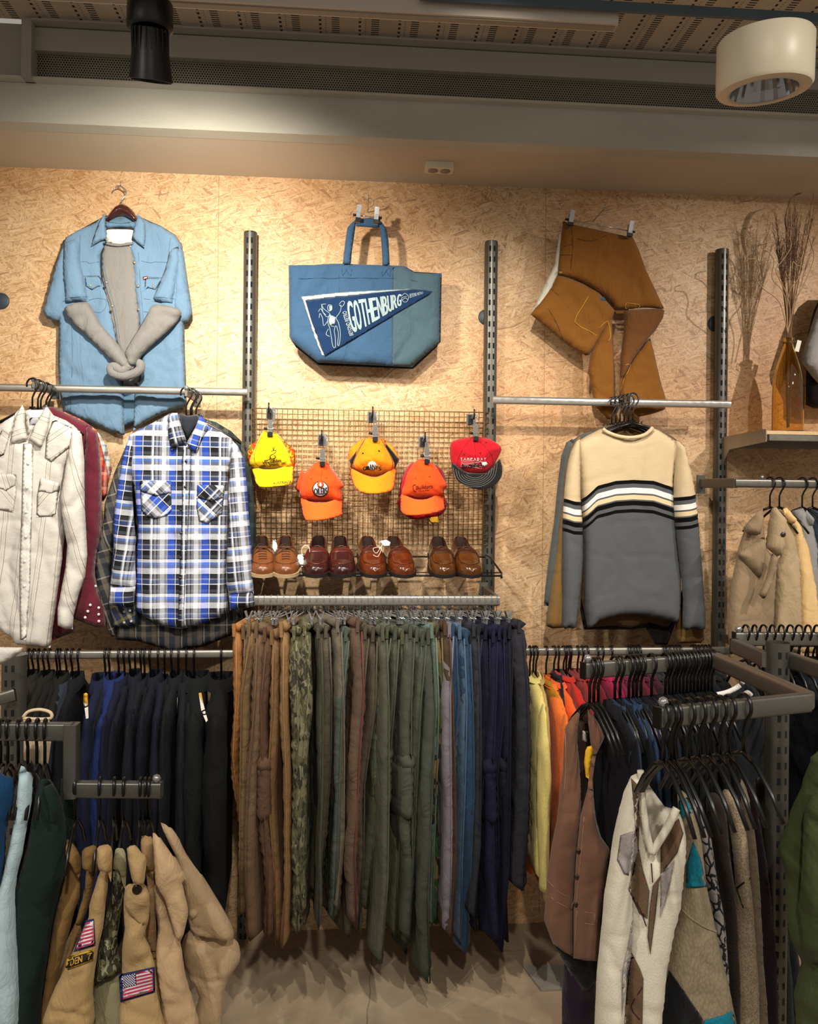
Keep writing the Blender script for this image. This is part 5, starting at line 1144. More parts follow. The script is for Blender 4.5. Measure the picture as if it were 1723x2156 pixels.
# ---------------------------------------------------------------- striped jumper and those behind it
KB = knit('jumper_taupe', '6b5230', None, 420, 0.2, 0.3); KG = knit('jumper_grey_green', '5c625e', None, 420, 0.2, 0.3); KC = knit('jumper_camel', '8a6a3a', None, 420, 0.2, 0.3); KK = knit('jumper_black', '1a1614', None, 420, 0.2, 0.3)
def sw_mat():
    t = NT('striped_jumper'); tc = t.n('ShaderNodeTexCoord'); sp = t.n('ShaderNodeSeparateXYZ'); t.l(tc.outputs['UV'], sp.inputs[0])
    c = t.ramp(sp.outputs[1], [(0.0, '54575a'), (0.30, '040404'), (0.345, '54575a'), (0.395, '040404'), (0.46, '54575a'), (0.48, 'd8c49c'), (0.54, '54575a'), (0.565, 'e8e4dc'), (0.64, '54575a'), (0.695, '040404'), (0.745, 'c8b490')], 'CONSTANT')
    v = t.coord(); n = t.noise(t.coord(scale=(0.3, 1, 3)), 90, 3); c = t.mix(t.math('MULTIPLY', n, 0.5), c, (0.72, 0.72, 0.72, 1), 'MULTIPLY')
    nb = t.bump(t.noise(v, 800, 2), 0.3, 0.001); nb = t.bump(t.noise(v, 16, 3), 0.3, 0.006, nb)
    return t.out(c, 0.95, 0.0, nb, Sheen_Weight=0.02, Specular_IOR_Level=0.15)
SWM = sw_mat()
def jumper_sheet(name, pts, d, T, par, top_line, seed, res=0.010):
    """UV v runs through the chest stripes following a curve given in crop pixels"""
    conv = C8; px = catmull(conv(pts), 2); w3 = [P(x, y, d) for x, y in px]
    V, FA, UV = sheet_geo([(q.x, q.z) for q in w3], T, 0.04, 0.02, drape(0.012, 10, 1.6, seed, 0.001, 0, 0.3), res)
    tl = [P(*conv([q])[0], d) for q in top_line]; xs_ = [q.x for q in tl]; zs_ = [q.z for q in tl]
    UV = [(x, 0.745 + (z - float(np.interp(x, xs_, zs_))) / 0.25) for x, y, z in V]
    UV = [(a, min(max(b, 0.001), 0.999)) for a, b in UV]
    return mesh_obj(name, [(x, y - d, z) for x, y, z in V], FA, SWM, par, UV, world=True)
t = shirt_thing('grey green jumper furthest back behind the striped jumper', 1155, 1100, 0.17, 'jumper', 'hanging_jumper')
sheet_px('body', C8([(540, 105), (430, 140), (370, 180), (420, 500), (440, 1150), (950, 1150), (960, 400), (900, 160), (820, 110)]), 0.165, 0.02, KG, t, 0.03, 0.01, None, 0.03)
sheet_px('sleeve', C8([(380, 165), (345, 185), (318, 260), (300, 400), (280, 600), (250, 820), (228, 1000), (222, 1080), (262, 1082), (330, 800), (400, 400)]), 0.175, 0.025, KG, t, 0.03, 0.01, drape(0.008, 14, 2, 91), 0.014)
t = shirt_thing('taupe brown jumper directly behind the striped jumper', 1180, 1250, 0.22, 'jumper', 'hanging_jumper')
sheet_px('body', C8([(530, 100), (600, 90), (750, 90), (820, 100), (920, 150), (990, 200), (1000, 300), (960, 600), (960, 1120), (900, 1200), (800, 1172), (700, 1200), (600, 1190), (460, 1198), (420, 1000), (400, 500), (380, 200)]), 0.21, 0.025, KB, t, 0.03, 0.01, drape(0.01, 12, 2, 92), 0.016)
sheet_px('sleeve', C8([(420, 150), (375, 200), (340, 330), (318, 560), (290, 800), (258, 1000), (235, 1190), (270, 1205), (335, 1200), (360, 900), (420, 500)]), 0.23, 0.03, KC, t, 0.03, 0.01, drape(0.01, 14, 2, 93), 0.014)
sheet_px('sleeve', C8([(960, 170), (1000, 220), (1040, 400), (1060, 700), (1100, 1000), (1102, 1285), (950, 1285), (940, 1150), (1000, 900), (960, 500)]), 0.22, 0.025, KC, t, 0.03, 0.01, drape(0.01, 14, 2, 94), 0.014)
t = shirt_thing('black jumper whose hem shows under the taupe one', 1330, 1340, 0.19, 'jumper', 'hanging_jumper')
sheet_px('body', C8([(520, 300), (900, 300), (960, 900), (940, 1180), (900, 1295), (830, 1290), (780, 1200), (700, 1210), (440, 1210), (420, 1100), (450, 600)]), 0.19, 0.015, KK, t, 0.03, 0.01, drape(0.01, 12, 2, 95), 0.02)
t = shirt_thing('cream and grey crew neck jumper with black and white chest stripes', 1320, 1120, 0.28, 'jumper', 'hanging_jumper')
jumper_sheet('body', [(548, 110), (500, 128), (440, 160), (398, 200), (410, 300), (422, 400), (428, 520), (436, 640), (440, 800), (440, 950), (460, 1200), (520, 1166), (610, 1140), (700, 1130), (800, 1140), (920, 1166), (960, 1170), (974, 1050), (972, 900), (955, 760), (940, 620), (930, 450), (938, 300), (970, 210), (900, 150), (815, 104), (770, 140), (700, 158), (610, 140)], 0.28, 0.034, t,
    [(428, 498), (500, 425), (600, 398), (700, 392), (800, 398), (925, 438)], 96)
jumper_sheet('sleeve', [(420, 168), (372, 235), (345, 360), (330, 520), (322, 700), (320, 850), (325, 1000), (322, 1190), (360, 1200), (400, 1198), (412, 1100), (430, 950), (438, 800), (436, 640), (426, 500), (424, 330)], 0.305, 0.032, t, [(330, 492), (380, 510), (425, 512)], 97)
jumper_sheet('sleeve', [(940, 175), (990, 212), (1020, 320), (1042, 420), (1055, 520), (1070, 660), (1085, 850), (1100, 1040), (1106, 1205), (1040, 1206), (984, 1204), (985, 1050), (965, 850), (940, 640), (930, 480), (938, 300)], 0.305, 0.032, t, [(930, 488), (1000, 480), (1055, 466)], 98)
nb_ = MB(); line_px(nb_, C8([(545, 112), (570, 130), (630, 152), (700, 160), (765, 148), (800, 125), (818, 104)]), 0.315, 0.0065, None, n=8); nb_.build('neckband', fabric('cream_rib', 'c8b490', 0.95, 0.2, 30, 500), t, world=True)
for i, lab in enumerate(['the striped crew neck jumper', 'the taupe brown jumper', 'the black jumper', 'the grey green jumper', 'nothing, hooked behind the striped jumper', 'nothing, last on the jumper arm']):
    hanger((FA3[0] - 0.006 * i, -(0.275 - 0.026 * i), FA3[1] + 0.014), -0.10 + 0.02 * (i % 3), 'black plastic hanger carrying ' + lab, 'hangers on the short arms')

# ---------------------------------------------------------------- bottle, dried grass, wall jersey
b = P(1659, 907, 0.15); zs2 = zs + 0.001
AMBG = NT('amber_glass'); AMBG.b.inputs['Transmission Weight'].default_value = 1.0; AMBG.b.inputs['IOR'].default_value = 1.48
AMBG = AMBG.out(lin('f4d98c'), 0.02, 0.0)
sc = (P(1659, 703, 0.15).z - P(1659, 907, 0.15).z)
t = thing('glass_bottle', 'tall amber swing top glass bottle on the wooden shelf', 'bottle', (b.x, -0.15, zs2))
prof = [(0.0, 0.0), (0.92, 0.0), (1.0, 0.03), (1.0, 0.42), (0.97, 0.52), (0.86, 0.64), (0.66, 0.76), (0.45, 0.86), (0.33, 0.93), (0.30, 0.97), (0.38, 0.975), (0.38, 1.0), (0.24, 1.0), (0.24, 0.93), (0.38, 0.86), (0.58, 0.76), (0.78, 0.64), (0.90, 0.52), (0.93, 0.42), (0.93, 0.05), (0.85, 0.03), (0.0, 0.03)]
rr_ = 0.054
MB().lathe([(r * rr_, z * sc) for r, z in catmull(prof, 3, False)], n=48).build('glass_body', AMBG, t)
k = MB()
for s in (-1, 1): k.tube([Vector((s * 0.016, 0, sc * 0.955)), Vector((s * 0.034, 0, sc * 0.985)), Vector((s * 0.036, 0, sc * 0.93)), Vector((s * 0.022, 0, sc * 0.90)), Vector((s * 0.019, 0, sc * 0.94))], 0.0016, 6)
k.tube([(0.0185 * math.cos(a), 0.0185 * math.sin(a), sc * 0.955) for a in np.linspace(0, 2 * PI, 20)], 0.0014, 6)
k.build('wire_bail', metal('bronze_wire', '8a6a40', 0.3), t)
MB().box((0.034, -0.005, sc * 0.925), (0.016, 0.0015, 0.042), Matrix.Rotation(0.25, 3, 'Y')).build('price_tag', TAGW, t, False)
GR = plain('dried_stem', '8a6a48', 0.8); GR2 = fabric('dried_plume', '7a5844', 0.9, 0.4, 40, 300)
rng = random.Random(11)
mouth = Vector((b.x, -0.15, zs2 + sc * 0.98)); base_ = Vector((b.x, -0.15, zs2 + 0.03))
t = thing('dried_grass', 'bunch of dried brown grass plumes standing in the amber bottle', 'dried grass', mouth)
st = MB(); pl = MB()
for i in range(46):
    a = rng.uniform(-1, 1); hgt = rng.uniform(0.34, 0.52); o = Vector((rng.uniform(-0.009, 0.009), rng.uniform(-0.009, 0.009), 0))
    dx = a * rng.uniform(0.02, 0.11); dy = rng.uniform(-0.07, 0.06)
    p0 = base_ + o * 0.5; p1 = mouth + o; p2 = mouth + Vector((dx * 0.45, dy * 0.4, hgt * 0.5)); p3 = mouth + Vector((dx, dy, hgt))
    c_ = [Vector(q) for q in catmull([tuple(p0), tuple(p1), tuple(p2), tuple(p3)], 5, False)]
    st.tube(c_, [0.0011] * (len(c_) - 6) + [0.0007] * 6, 4)
    tp_ = (p3 - p2).normalized()
    for k_ in range(26):
        q = p2.lerp(p3, 0.15 + 0.85 * rng.random()); e = Vector((rng.uniform(-1, 1), rng.uniform(-1, 1), 0)) * 0.014
        pl.tube([q, q + tp_ * rng.uniform(0.02, 0.045) + e], [0.0006, 0.0003], 3)
for i in range(14):
    s = rng.uniform(-1, 1); q0 = mouth + Vector((-0.005, 0, 0.38)); c_ = [tuple(q0), tuple(q0 + Vector((-0.012 + 0.004 * s, 0.01 * s, 0.07))), tuple(q0 + Vector((0.012 + 0.006 * s, 0.01 * s, 0.145))), tuple(q0 + Vector((0.05 + 0.01 * s, 0.02 * s, 0.165 + 0.006 * s)))]
    pl.tube([Vector(x) for x in catmull(c_, 5, False)], 0.0012, 4)
o = st.build('stems', GR, t, world=True); o['kind'] = 'stuff'; o = pl.build('plumes', GR2, t, world=True); o['kind'] = 'stuff'
for i, q in enumerate([[(1562, 760), (1520, 600), (1440, 530), (1400, 480), (1410, 420), (1390, 370), (1350, 365), (1345, 345), (1375, 335)], [(1562, 760), (1545, 560), (1480, 470), (1490, 380), (1460, 330), (1425, 310), (1430, 285), (1475, 275)],
                       [(1562, 760), (1560, 600), (1580, 520), (1620, 470), (1640, 410), (1610, 400), (1590, 380), (1585, 420)], [(1562, 760), (1575, 640), (1550, 540), (1500, 430), (1530, 380), (1580, 300), (1560, 240), (1520, 225)],
                       [(1562, 760), (1600, 600), (1640, 520), (1690, 400), (1700, 330), (1668, 230), (1670, 180), (1720, 165)]]):
    px = C5(q); m_ = MB(); line_px(m_, px, 0.23 - 0.012 * i, 0.0017, None, 0, 5, n=5)
    tag(m_.build('curly_twig', plain('pale_twig', 'a88c66', 0.7)), ['curly dry twig looping out furthest left of the grass bunch', 'curly dry twig with a small hook left of the plumes', 'curly dry twig making a loop low in the grass bunch', 'curly dry twig crossing the middle of the grass plumes', 'curly dry twig bending out to the right of the plumes'][i], 'twig', 'curly twigs in the bottle')
t = shirt_thing('black and pale grey jacket hanging on the wall at the right edge', 1722, 740, 0.10, 'jacket', 'hanging_jacket')
sheet_px('body', C5([(1790, 520), (1740, 560), (1700, 640), (1670, 760), (1660, 1000), (1660, 1140), (1700, 1160), (1900, 1160), (1900, 520)]), 0.09, 0.03, KK, t, 0.04, 0.01, drape(0.008, 12, 3, 101), 0.02)
sheet_px('sleeve', C5([(1745, 560), (1700, 680), (1665, 790), (1635, 880), (1640, 920), (1690, 990), (1725, 1030), (1800, 1000), (1800, 600)]), 0.12, 0.03, fabric('pale_grey_cotton', '9a9a98'), t, 0.04, 0.01, drape(0.01, 12, 6, 102), 0.015)
# ---------------------------------------------------------------- garments hung side-on along the rails
ORD = ['first', 'second', 'third', 'fourth', 'fifth', 'sixth', 'seventh', 'eighth', 'ninth', 'tenth', 'eleventh', 'twelfth', 'thirteenth', 'fourteenth', 'fifteenth', 'sixteenth', 'seventeenth', 'eighteenth', 'nineteenth', 'twentieth']
for a_ in ('twenty', 'thirty', 'forty', 'fifty'):
    ORD += [a_ + '-' + x for x in ORD[:9]]; ORD.append({'twenty': 'thirtieth', 'thirty': 'fortieth', 'forty': 'fiftieth', 'fifty': 'sixtieth'}[a_])
def local_sheet(name, poly, T, R, back, fold, res, mat, uvrot=0.0):
    V, FA, UV = sheet_geo(poly, T, R, back, fold, res, uvrot)
    o = mesh_obj(name, V, FA, mat, None, UV); COL.objects.unlink(o); return o
def half(pts): return pts + [(-x, z) for x, z in reversed(pts)]
def sleeve_loft(side, seed, x0=0.185, z0=-0.17, x1=0.205, z1=-0.80, r=(0.030, 0.050, 0.050, 0.045, 0.040, 0.034), flat=0.62, mat=None, cuff=0.0):
    n = 18; rings = 30; V = []; FA = []
    for i in range(rings + 1):
        t_ = i / rings; rx = float(np.interp(t_, np.linspace(0, 1, len(r)), r)); z = z0 + (z1 - z0) * t_; cx_ = x0 + (x1 - x0) * t_ + 0.012 * math.sin(t_ * PI)
        if i == 0: rx *= 0.25; z += 0.012
        for k in range(n):
            a_ = 2 * PI * k / n; w_ = 1 + 0.30 * nz(math.cos(a_) * 1.3 + seed, math.sin(a_) * 1.3, z * 7) + 0.12 * nz(math.cos(a_) * 2, math.sin(a_) * 2 + seed, z * 26)
            V.append((side * (cx_ + rx * math.cos(a_) * w_), rx * flat * math.sin(a_) * w_, z + 0.01 * math.cos(a_) * (1 - t_)))
    for i in range(rings):
        for k in range(n): FA.append((i * n + k, i * n + (k + 1) % n, (i + 1) * n + (k + 1) % n, (i + 1) * n + k))
    FA.append(tuple(range(n - 1, -1, -1))); FA.append(tuple(rings * n + k for k in range(n)))
    UV = [(v[0] + v[1], v[2]) for v in V]
    o = mesh_obj('sleeve', V, FA, mat, None, UV); COL.objects.unlink(o); return o
def collar_loft(rx=0.065, ry=0.035, z0=-0.115, z1=-0.070, droop=0.035, mat=None):
    n = 24; V = []; FA = []
    prof_ = [(1.0, z0), (0.95, z1), (1.02, z1 + 0.004), (1.25, z1 - droop), (1.32, z1 - droop - 0.004)]
    for (s, z) in prof_:
        for k in range(n):
            a_ = 2 * PI * k / n; V.append((rx * s * math.cos(a_), ry * s * math.sin(a_), z + 0.012 * abs(math.cos(a_)) * (-1)))
    for i in range(len(prof_) - 1):
        for k in range(n): FA.append((i * n + k, i * n + (k + 1) % n, (i + 1) * n + (k + 1) % n, (i + 1) * n + k))
    o = mesh_obj('collar', V, FA, mat, None, [(v[0], v[2]) for v in V]); COL.objects.unlink(o); return o
BASE = plain('cloth', '333333', 0.9)
JK = []
for s_ in range(4):
    bod = local_sheet('body', half([(0.055, -0.088), (0.12, -0.115), (0.185, -0.155), (0.198, -0.20), (0.19, -0.40), (0.20, -0.60), (0.215, -0.86)]), 0.026 + 0.004 * (s_ % 2), 0.045, 0.028, drape(0.012, 9, 1.6, 100 + s_ * 7), 0.020, BASE)
    JK.append([bod, sleeve_loft(1, s_ * 3.1, mat=BASE), sleeve_loft(-1, s_ * 3.1 + 1, mat=BASE), collar_loft(mat=BASE)])
SWT = []
for s_ in range(3):
    bod = local_sheet('body', half([(0.06, -0.095), (0.12, -0.118), (0.17, -0.150), (0.182, -0.20), (0.18, -0.40), (0.185, -0.72)]), 0.022, 0.035, 0.022, drape(0.010, 10, 1.6, 130 + s_ * 7), 0.020, BASE)
    SWT.append([bod, sleeve_loft(1, s_ * 2.7 + 9, x0=0.165, x1=0.190, z1=-0.74, r=(0.026, 0.042, 0.040, 0.036, 0.030, 0.026), flat=0.55, mat=BASE), sleeve_loft(-1, s_ * 2.7 + 4, x0=0.165, x1=0.190, z1=-0.74, r=(0.026, 0.042, 0.040, 0.036, 0.030, 0.026), flat=0.55, mat=BASE), collar_loft(0.062, 0.03, -0.10, -0.085, 0.006, mat=BASE)])
def trouser_template(seed, cargo=False, wide=1.0, loop=True):
    rnd = random.Random(seed); h = rnd.uniform(-0.01, 0.01)
    near = [(-0.02, -0.10), (0.165, -0.088), (0.185, -0.16), (0.195, -0.30), (0.182, -0.55), (0.172 + h, -0.80), (0.160 + h, -1.05), (0.02, -1.05), (0.025, -0.8), (0.01, -0.45)]
    far = [(-x, z) for x, z in near]
    th = 0.0125 * wide
    fo = drape(0.010, 7, 0.8, seed, 0.0006, 0, 0.5)
    parts = [local_sheet('leg', near, th, 0.022, th, fo, 0.020, BASE), local_sheet('leg', far, th, 0.022, th, fo, 0.026, BASE)]
    parts.append(local_sheet('waistband', [(-0.168, -0.075), (0.168, -0.066), (0.174, -0.108), (-0.174, -0.116)], th + 0.004, 0.012, th + 0.004, None, 0.018, BASE))
    if loop:
        b_ = MB(); b_.box((0.173, -0.004, -0.090), (0.006, 0.009, 0.046))
        o = b_.build('belt_loop', BASE, None, False); COL.objects.unlink(o); parts.append(o)
    sm_ = MB().tube([(0.186, 0.004, -0.11), (0.197, 0.003, -0.30), (0.186, 0.003, -0.55), (0.174 + h, 0.003, -0.80), (0.163 + h, 0.002, -1.045)], 0.0022, 5)
    o = sm_.build('side_seam', BASE, None); COL.objects.unlink(o); parts.append(o)
    if cargo:
        o = local_sheet('cargo_pocket', [(0.06, -0.50), (0.196, -0.49), (0.192, -0.68), (0.06, -0.69)], th + 0.003, 0.012, th + 0.003, fo, 0.018, BASE); parts.append(o)
        o = local_sheet('pocket_flap', [(0.055, -0.475), (0.200, -0.465), (0.199, -0.525), (0.055, -0.53)], th + 0.005, 0.008, th + 0.005, None, 0.018, BASE); parts.append(o)
    for o in parts:
        for v in o.data.vertices:
            z = v.co.z; k = min(1, max(0, (-z - 0.08) / 0.25)); a = k * (0.55 * nz(z * 1.1, seed * 1.7) + 0.12 * nz(z * 4, seed)); 
            x, y = v.co.x, v.co.y; r_ = 0.02
            v.co.x = x * math.cos(a) - y * math.sin(a) - (0.012 * k * nz(z * 2.3, seed + 8))
            v.co.y = x * math.sin(a) * 0.5 + y * math.cos(a) + k * 0.016 * nz(z * 1.9, seed + 5)
    return parts
TR = [trouser_template(3), trouser_template(11, True), trouser_template(19, False, 1.3), trouser_template(27, False, 0.8), trouser_template(37, True, 1.1), trouser_template(43, False, 1.6), trouser_template(53), trouser_template(61, False, 1.2), trouser_template(71, True, 0.9)]
def garment(name, tpl, lab, cat, mat, loc, rotz, group=None, sz=1.0, sx=1.0, sy=1.0, alt=None, tilt=0.0):
    t = thing(name, lab, cat, loc, rotz, group); t.scale = (sx, sy, sz); t.rotation_euler.y = tilt
    for src in tpl:
        c = src.copy(); COL.objects.link(c); c.parent = t
        c.material_slots[0].link = 'OBJECT'; c.material_slots[0].material = (alt or {}).get(src.data.name.split('.')[0], mat)
    return t
def dk(h, f=0.8): return '%02x%02x%02x' % tuple(int(int(h[i:i + 2], 16) * f) for i in (0, 2, 4))
def fab(hexc, var=0.35, f=0.9): return fabric('cloth_' + hexc, dk(hexc, f), 0.92, var, 8, 800, 0.25, 0.0)
RAILTOP = 0.0145
# dark jackets on the lower left rail
zl_ = RL_L[2] + RAILTOP
hooks = [200, 235, 270, 310, 345, 400, 420, 465, 505, 550, 735, 765, 830, 870, 910, 945, 985, 1010, 1050, 1105, 1150, 1200, 1245, 1300, 1355, 1545]
jcol = ['2e2a25', '322c26', '23211f', '25241f', '201f1d', '1f1e1c', '24221f', '39404f', '2f3643', '181b21', '1c2340', '1b1f26', '203472', '1a1e38', '181b2a', '171a29', '1b1b26', '17181f', '161826', '181a2c', '151a1f', '14191c', '151c20', '14191c', '121417', '0f1012']
jnam = ['dark brown', 'olive brown', 'black brown', 'dark olive', 'charcoal', 'black', 'dark taupe', 'slate blue', 'grey blue', 'black', 'navy', 'charcoal', 'bright royal blue', 'ink blue', 'dark navy', 'dark navy', 'aubergine black', 'black navy', 'navy', 'ink navy', 'blue black', 'black green', 'dark petrol', 'black green', 'charcoal black', 'jet black']
for i, (hx, cc, nm) in enumerate(zip(hooks, jcol, jnam)):
    x = P(hx / 3.3135, 1378, 0.30).x; xj = (P(66 + i * 10.6, 1378, 0.30).x if i < 10 else P(212 + (i - 10) * 14.5, 1378, 0.30).x if i < 25 else x); rz = math.radians(-90 + random.Random(i).uniform(-5, 5) + 6)
    pos = 'the leftmost' if i == 0 else ('the rightmost' if i == 25 else ORD[i] + ' from the left')
    garment('hanging_jacket', JK[i % 4], f'{nm} jacket on the lower left rail, {pos}', 'jacket', fab(cc, 0.25, 0.72), (xj, -0.30, zl_ - 0.012 * (i % 3)), rz, 'dark jackets on the lower left rail', sz=1.0 + 0.03 * ((i * 7) % 5 - 2), sy={10: 0.7, 12: 0.85, 24: 1.1, 25: 1.1}.get(i, 0.52), sx=1.0 + 0.05 * math.sin(i * 2.1))
    hanger((x, -0.30, zl_), rz, f'black plastic hanger carrying the {nm} jacket, {ORD[i]} on the lower left rail', 'hangers on the lower left rail', kind=3)
for q, nm in (([(583, 400), (600, 392), (612, 400), (614, 470), (618, 570), (600, 575), (590, 500), (580, 460)], 'yellow and white price card on the slate and black jackets'), ([(1387, 395), (1405, 392), (1420, 470), (1450, 585), (1438, 598), (1405, 520)], 'yellow and white price card on the charcoal black jacket near the right end')):
    cvt = cv(3.3135, 0, 1340)(q); t = thing('price_tag', nm, 'tag', P(*cvt[0], 0.52)); n_ = len(q)
    top = [p for p in q if p[1] < 475]; bot = [p for p in q if p[1] >= 460]
    sheet_px('card', cv(3.3135, 0, 1340)(q), 0.515, 0.001, TAGW, t, 0.003, 0.001, None, 0.008); sheet_px('card_top', cv(3.3135, 0, 1340)(top), 0.517, 0.001, TAGY, t, 0.003, 0.001, None, 0.008)

# the long row of trousers
zp_ = RP[2] + 0.018
LEAF = camo('leaf_camo', ['4e4c36', '64624a', '32312a', '747058'], 34, stretch=(1, 1, 0.45)); WOOD = camo('woodland_camo', ['4a4a30', '6a5a3c', '26241c', '2e4426'], 11, stretch=(1, 1, 0.6))
JEAN = lambda c, c2: fabric('jean_' + c, c, 0.9, 0.5, 7, 900, 0.3, 0.1, col2=c2, streak=(1, 1, 0.3))
# (x top px, x bottom px, hem px, colour or material, words, template, spin)
TL = [(494, 500, 1880, '9c6c3e', 'orange tan', 0, 20), (513, 503, 1938, '66543f', 'mauve brown', 3, -4), (528, 520, 1930, '70583c', 'warm brown', 3, 3), (543, 535, 1985, '68523e', 'chestnut', 2, -6), (560, 556, 1975, '5a4232', 'dark brown cargo', 4, 6),
      (574, 568, 1995, '785c3c', 'tan', 0, -3), (594, 594, 2008, '8a6a46', 'light tan', 2, 8), (622, 616, 1972, LEAF, 'leaf camouflage', 5, -10), (645, 642, 1928, LEAF, 'second leaf camouflage', 2, 12), (672, 668, 1940, '46443a', 'dark grey', 0, 5),
      (690, 690, 1912, '5d5648', 'taupe grey wide', 5, 30), (712, 712, 1925, '686052', 'light taupe', 2, 14), (733, 722, 1935, '4d554c', 'sage', 3, 0), (756, 750, 1957, '5c4a3c', 'brown with a red seam', 2, 8), (776, 738, 2005, '504b3c', 'olive brown', 1, -4),
      (792, 774, 2000, '564c40', 'umber', 0, 3), (808, 796, 2020, '535344', 'moss grey', 0, -4), (822, 812, 1940, '545848', 'grey green', 3, 5), (838, 828, 1945, '4c5242', 'olive', 1, -5), (852, 846, 1975, '5c5a44', 'khaki olive', 2, 8),
      (868, 858, 1980, '4a4d42', 'dark olive', 4, -5), (883, 872, 1995, '50564a', 'grey olive', 0, 4), (896, 886, 1990, '4a4e40', 'deep olive', 3, -3), (905, 898, 2055, '454a40', 'long dark olive with a blue patch', 0, 3), (912, 915, 1957, '64766c', 'pale teal', 3, -2),
      (925, 926, 1960, WOOD, 'woodland camouflage', 2, 6), (938, 938, 1965, '4a3a2c', 'chocolate', 0, -5), (949, 950, 1955, '77727a', 'pale grey lilac', 3, 4), (957, 960, 1975, JEAN('243a54', '182a42'), 'mid blue denim', 0, -4), (971, 974, 1990, JEAN('445a6e', '2a4056'), 'faded blue denim', 2, 7),
      (985, 985, 2015, JEAN('263e56', '16283c'), 'indigo denim', 5, -6), (1000, 998, 1930, '2e3038', 'charcoal', 0, 4), (1012, 1010, 1925, '25262c', 'dark charcoal', 3, -3), (1028, 1022, 1975, '191a2e', 'navy', 2, 6), (1042, 1034, 1980, '1a1b33', 'midnight blue', 1, -6),
      (1056, 1048, 1970, '1b1c34', 'indigo navy', 0, 5), (1066, 1058, 2000, '17182a', 'black navy', 3, -4), (1078, 1070, 2005, '20202a', 'graphite', 1, 7), (1096, 1090, 1870, '2c2b32', 'faded black', 5, -14)]
n_t = len(TL); xr0 = P(545, 1265, .3).x; xr1 = P(1046, 1265, .3).x
for i, (xt, xb, yb, cc, nm, tp_, spin) in enumerate(TL):
    rx = xr0 + (xr1 - xr0) * i / (n_t - 1); dN = 0.475
    pn_ = P(xt, 1330, dN); rz = math.radians(-90) + math.atan2(pn_.x - rx, 0.175) + math.radians(spin) * 0.5
    hemz = P(xb, yb, dN).z; top = zp_; sz = (top - hemz) / 1.05
    cxn = pn_.x - 0.175 * math.sin(rz + PI / 2) * 1.0
    mat_ = fab(cc, 0.3) if isinstance(cc, str) else cc
    loc = (cxn, -0.30, top)
    alt = None
    if 'red seam' in nm: alt = {'side_seam': plain('red_seam', '5a2a20', 0.8)}
    tp_ = tp_ if tp_ in (1, 4, 5) else (0, 2, 3, 6, 7)[(i * 3) % 5]
    t = garment('hanging_trousers', TR[tp_], f'{nm} trousers in the long row, {ORD[i]} from the left', 'trousers', mat_, loc, rz, 'trousers in the long row', sz=sz, sy=1.15, alt=alt, tilt=-(P(xb, yb, dN).x - pn_.x) * 0.0)
    t.rotation_euler.x = 0.0
    sh_ = (P(xb, yb, dN).x - pn_.x) / max(0.3, (pn_.z - hemz))
    t.rotation_euler = (Matrix.Rotation(-math.atan(sh_), 3, 'Y') @ Matrix.Rotation(rz, 3, 'Z') @ Matrix.Rotation(0.07 * random.Random(i + 5).uniform(-1, 1), 3, 'Y')).to_euler(); t.location.z += random.Random(i + 9).uniform(-0.02, 0.008)
    h_ = clip_hanger((rx, -0.30, zp_ - 0.003), rz, f'chrome clip hanger gripping the {nm} trousers', 'clip hangers on the trouser rail')
# patches and tabs that show on single trousers
def small(name, lab, q, d, T, mat, cat): return tag(sheet_px(name, q, d, T, mat, None, 0.004, 0.002, None, 0.008), lab, cat)

# rainbow knitwear on the lower right rail
CO = {}
zr_ = RR_L[2] + RAILTOP
rh = [55, 75, 90, 165, 210, 235, 265, 280, 295, 305, 345, 370, 395, 455, 485, 535, 635, 650, 665, 680, 695, 835, 850, 870, 890, 910, 930, 1005, 1020, 1040, 1060, 1080, 1100]
rc = ['d8c878', 'b0955c', 'a0700e', 'e0702c', 'd85a22', '16161c', 'b0241c', '702a22', '6e2a24', '8a2222', '8c1a26', '6a1420', '7c1430', '9c1444', '80123c', '6a1230', '5a1028', '4a1226', '5c1426', '401020', '3c1424', '24141c', '1e1a20', '201c24', '1c1c22', '18181e', '16161c', '16181c', '16181c', '14161a', '14161a', '121416', '121416']
rn = ['pale yellow', 'camel', 'mustard', 'orange', 'deep orange', 'black lettered', 'scarlet', 'brick', 'rust', 'red', 'cherry', 'dark cherry', 'wine', 'magenta', 'raspberry', 'burgundy', 'maroon', 'plum', 'claret', 'dark plum', 'aubergine', 'dark aubergine', 'black plum', 'dusky black', 'charcoal', 'soft black', 'ink black', 'slate black', 'grey black', 'black', 'deep black', 'jet black', 'night black']
for i, (hx, cc, nm) in enumerate(zip(rh, rc, rn)):
    x = P(1090 + hx / 2.722 + (6 if i < 3 else 0), 1371, 0.30).x
    xg = P(1196 + (i - 7) * 12.6, 1371, 0.30).x if i > 6 else P([1119, 1133, 1144, 1155, 1166, 1175, 1186][i], 1371, 0.30).x
    rz = math.radians(-90 + random.Random(i + 50).uniform(-8, 8)); mt = knit('knit_' + cc, cc, None, 300, 0.25, 0.35)
    garment('hanging_jumper', SWT[i % 3], f'{nm} jumper on the lower right rail, {ORD[i]} from the left', 'jumper', mt, (xg, -0.30, zr_), rz, 'jumpers on the lower right rail', sz=[0.98, 1.02, 1.08, 1.16, 1.12, 0.9, 0.95][i] if i < 7 else 0.9 + 0.02 * (i % 4), sy=0.85 if i in (0, 3, 4, 6) else 0.5, sx={3: 1.12, 4: 1.18, 5: 0.75}.get(i, 1.0))
    hanger((x, -0.30, zr_), rz, f'black plastic hanger carrying the {nm} jumper, {ORD[i]} on the lower right rail', 'hangers on the lower right rail', kind=3)
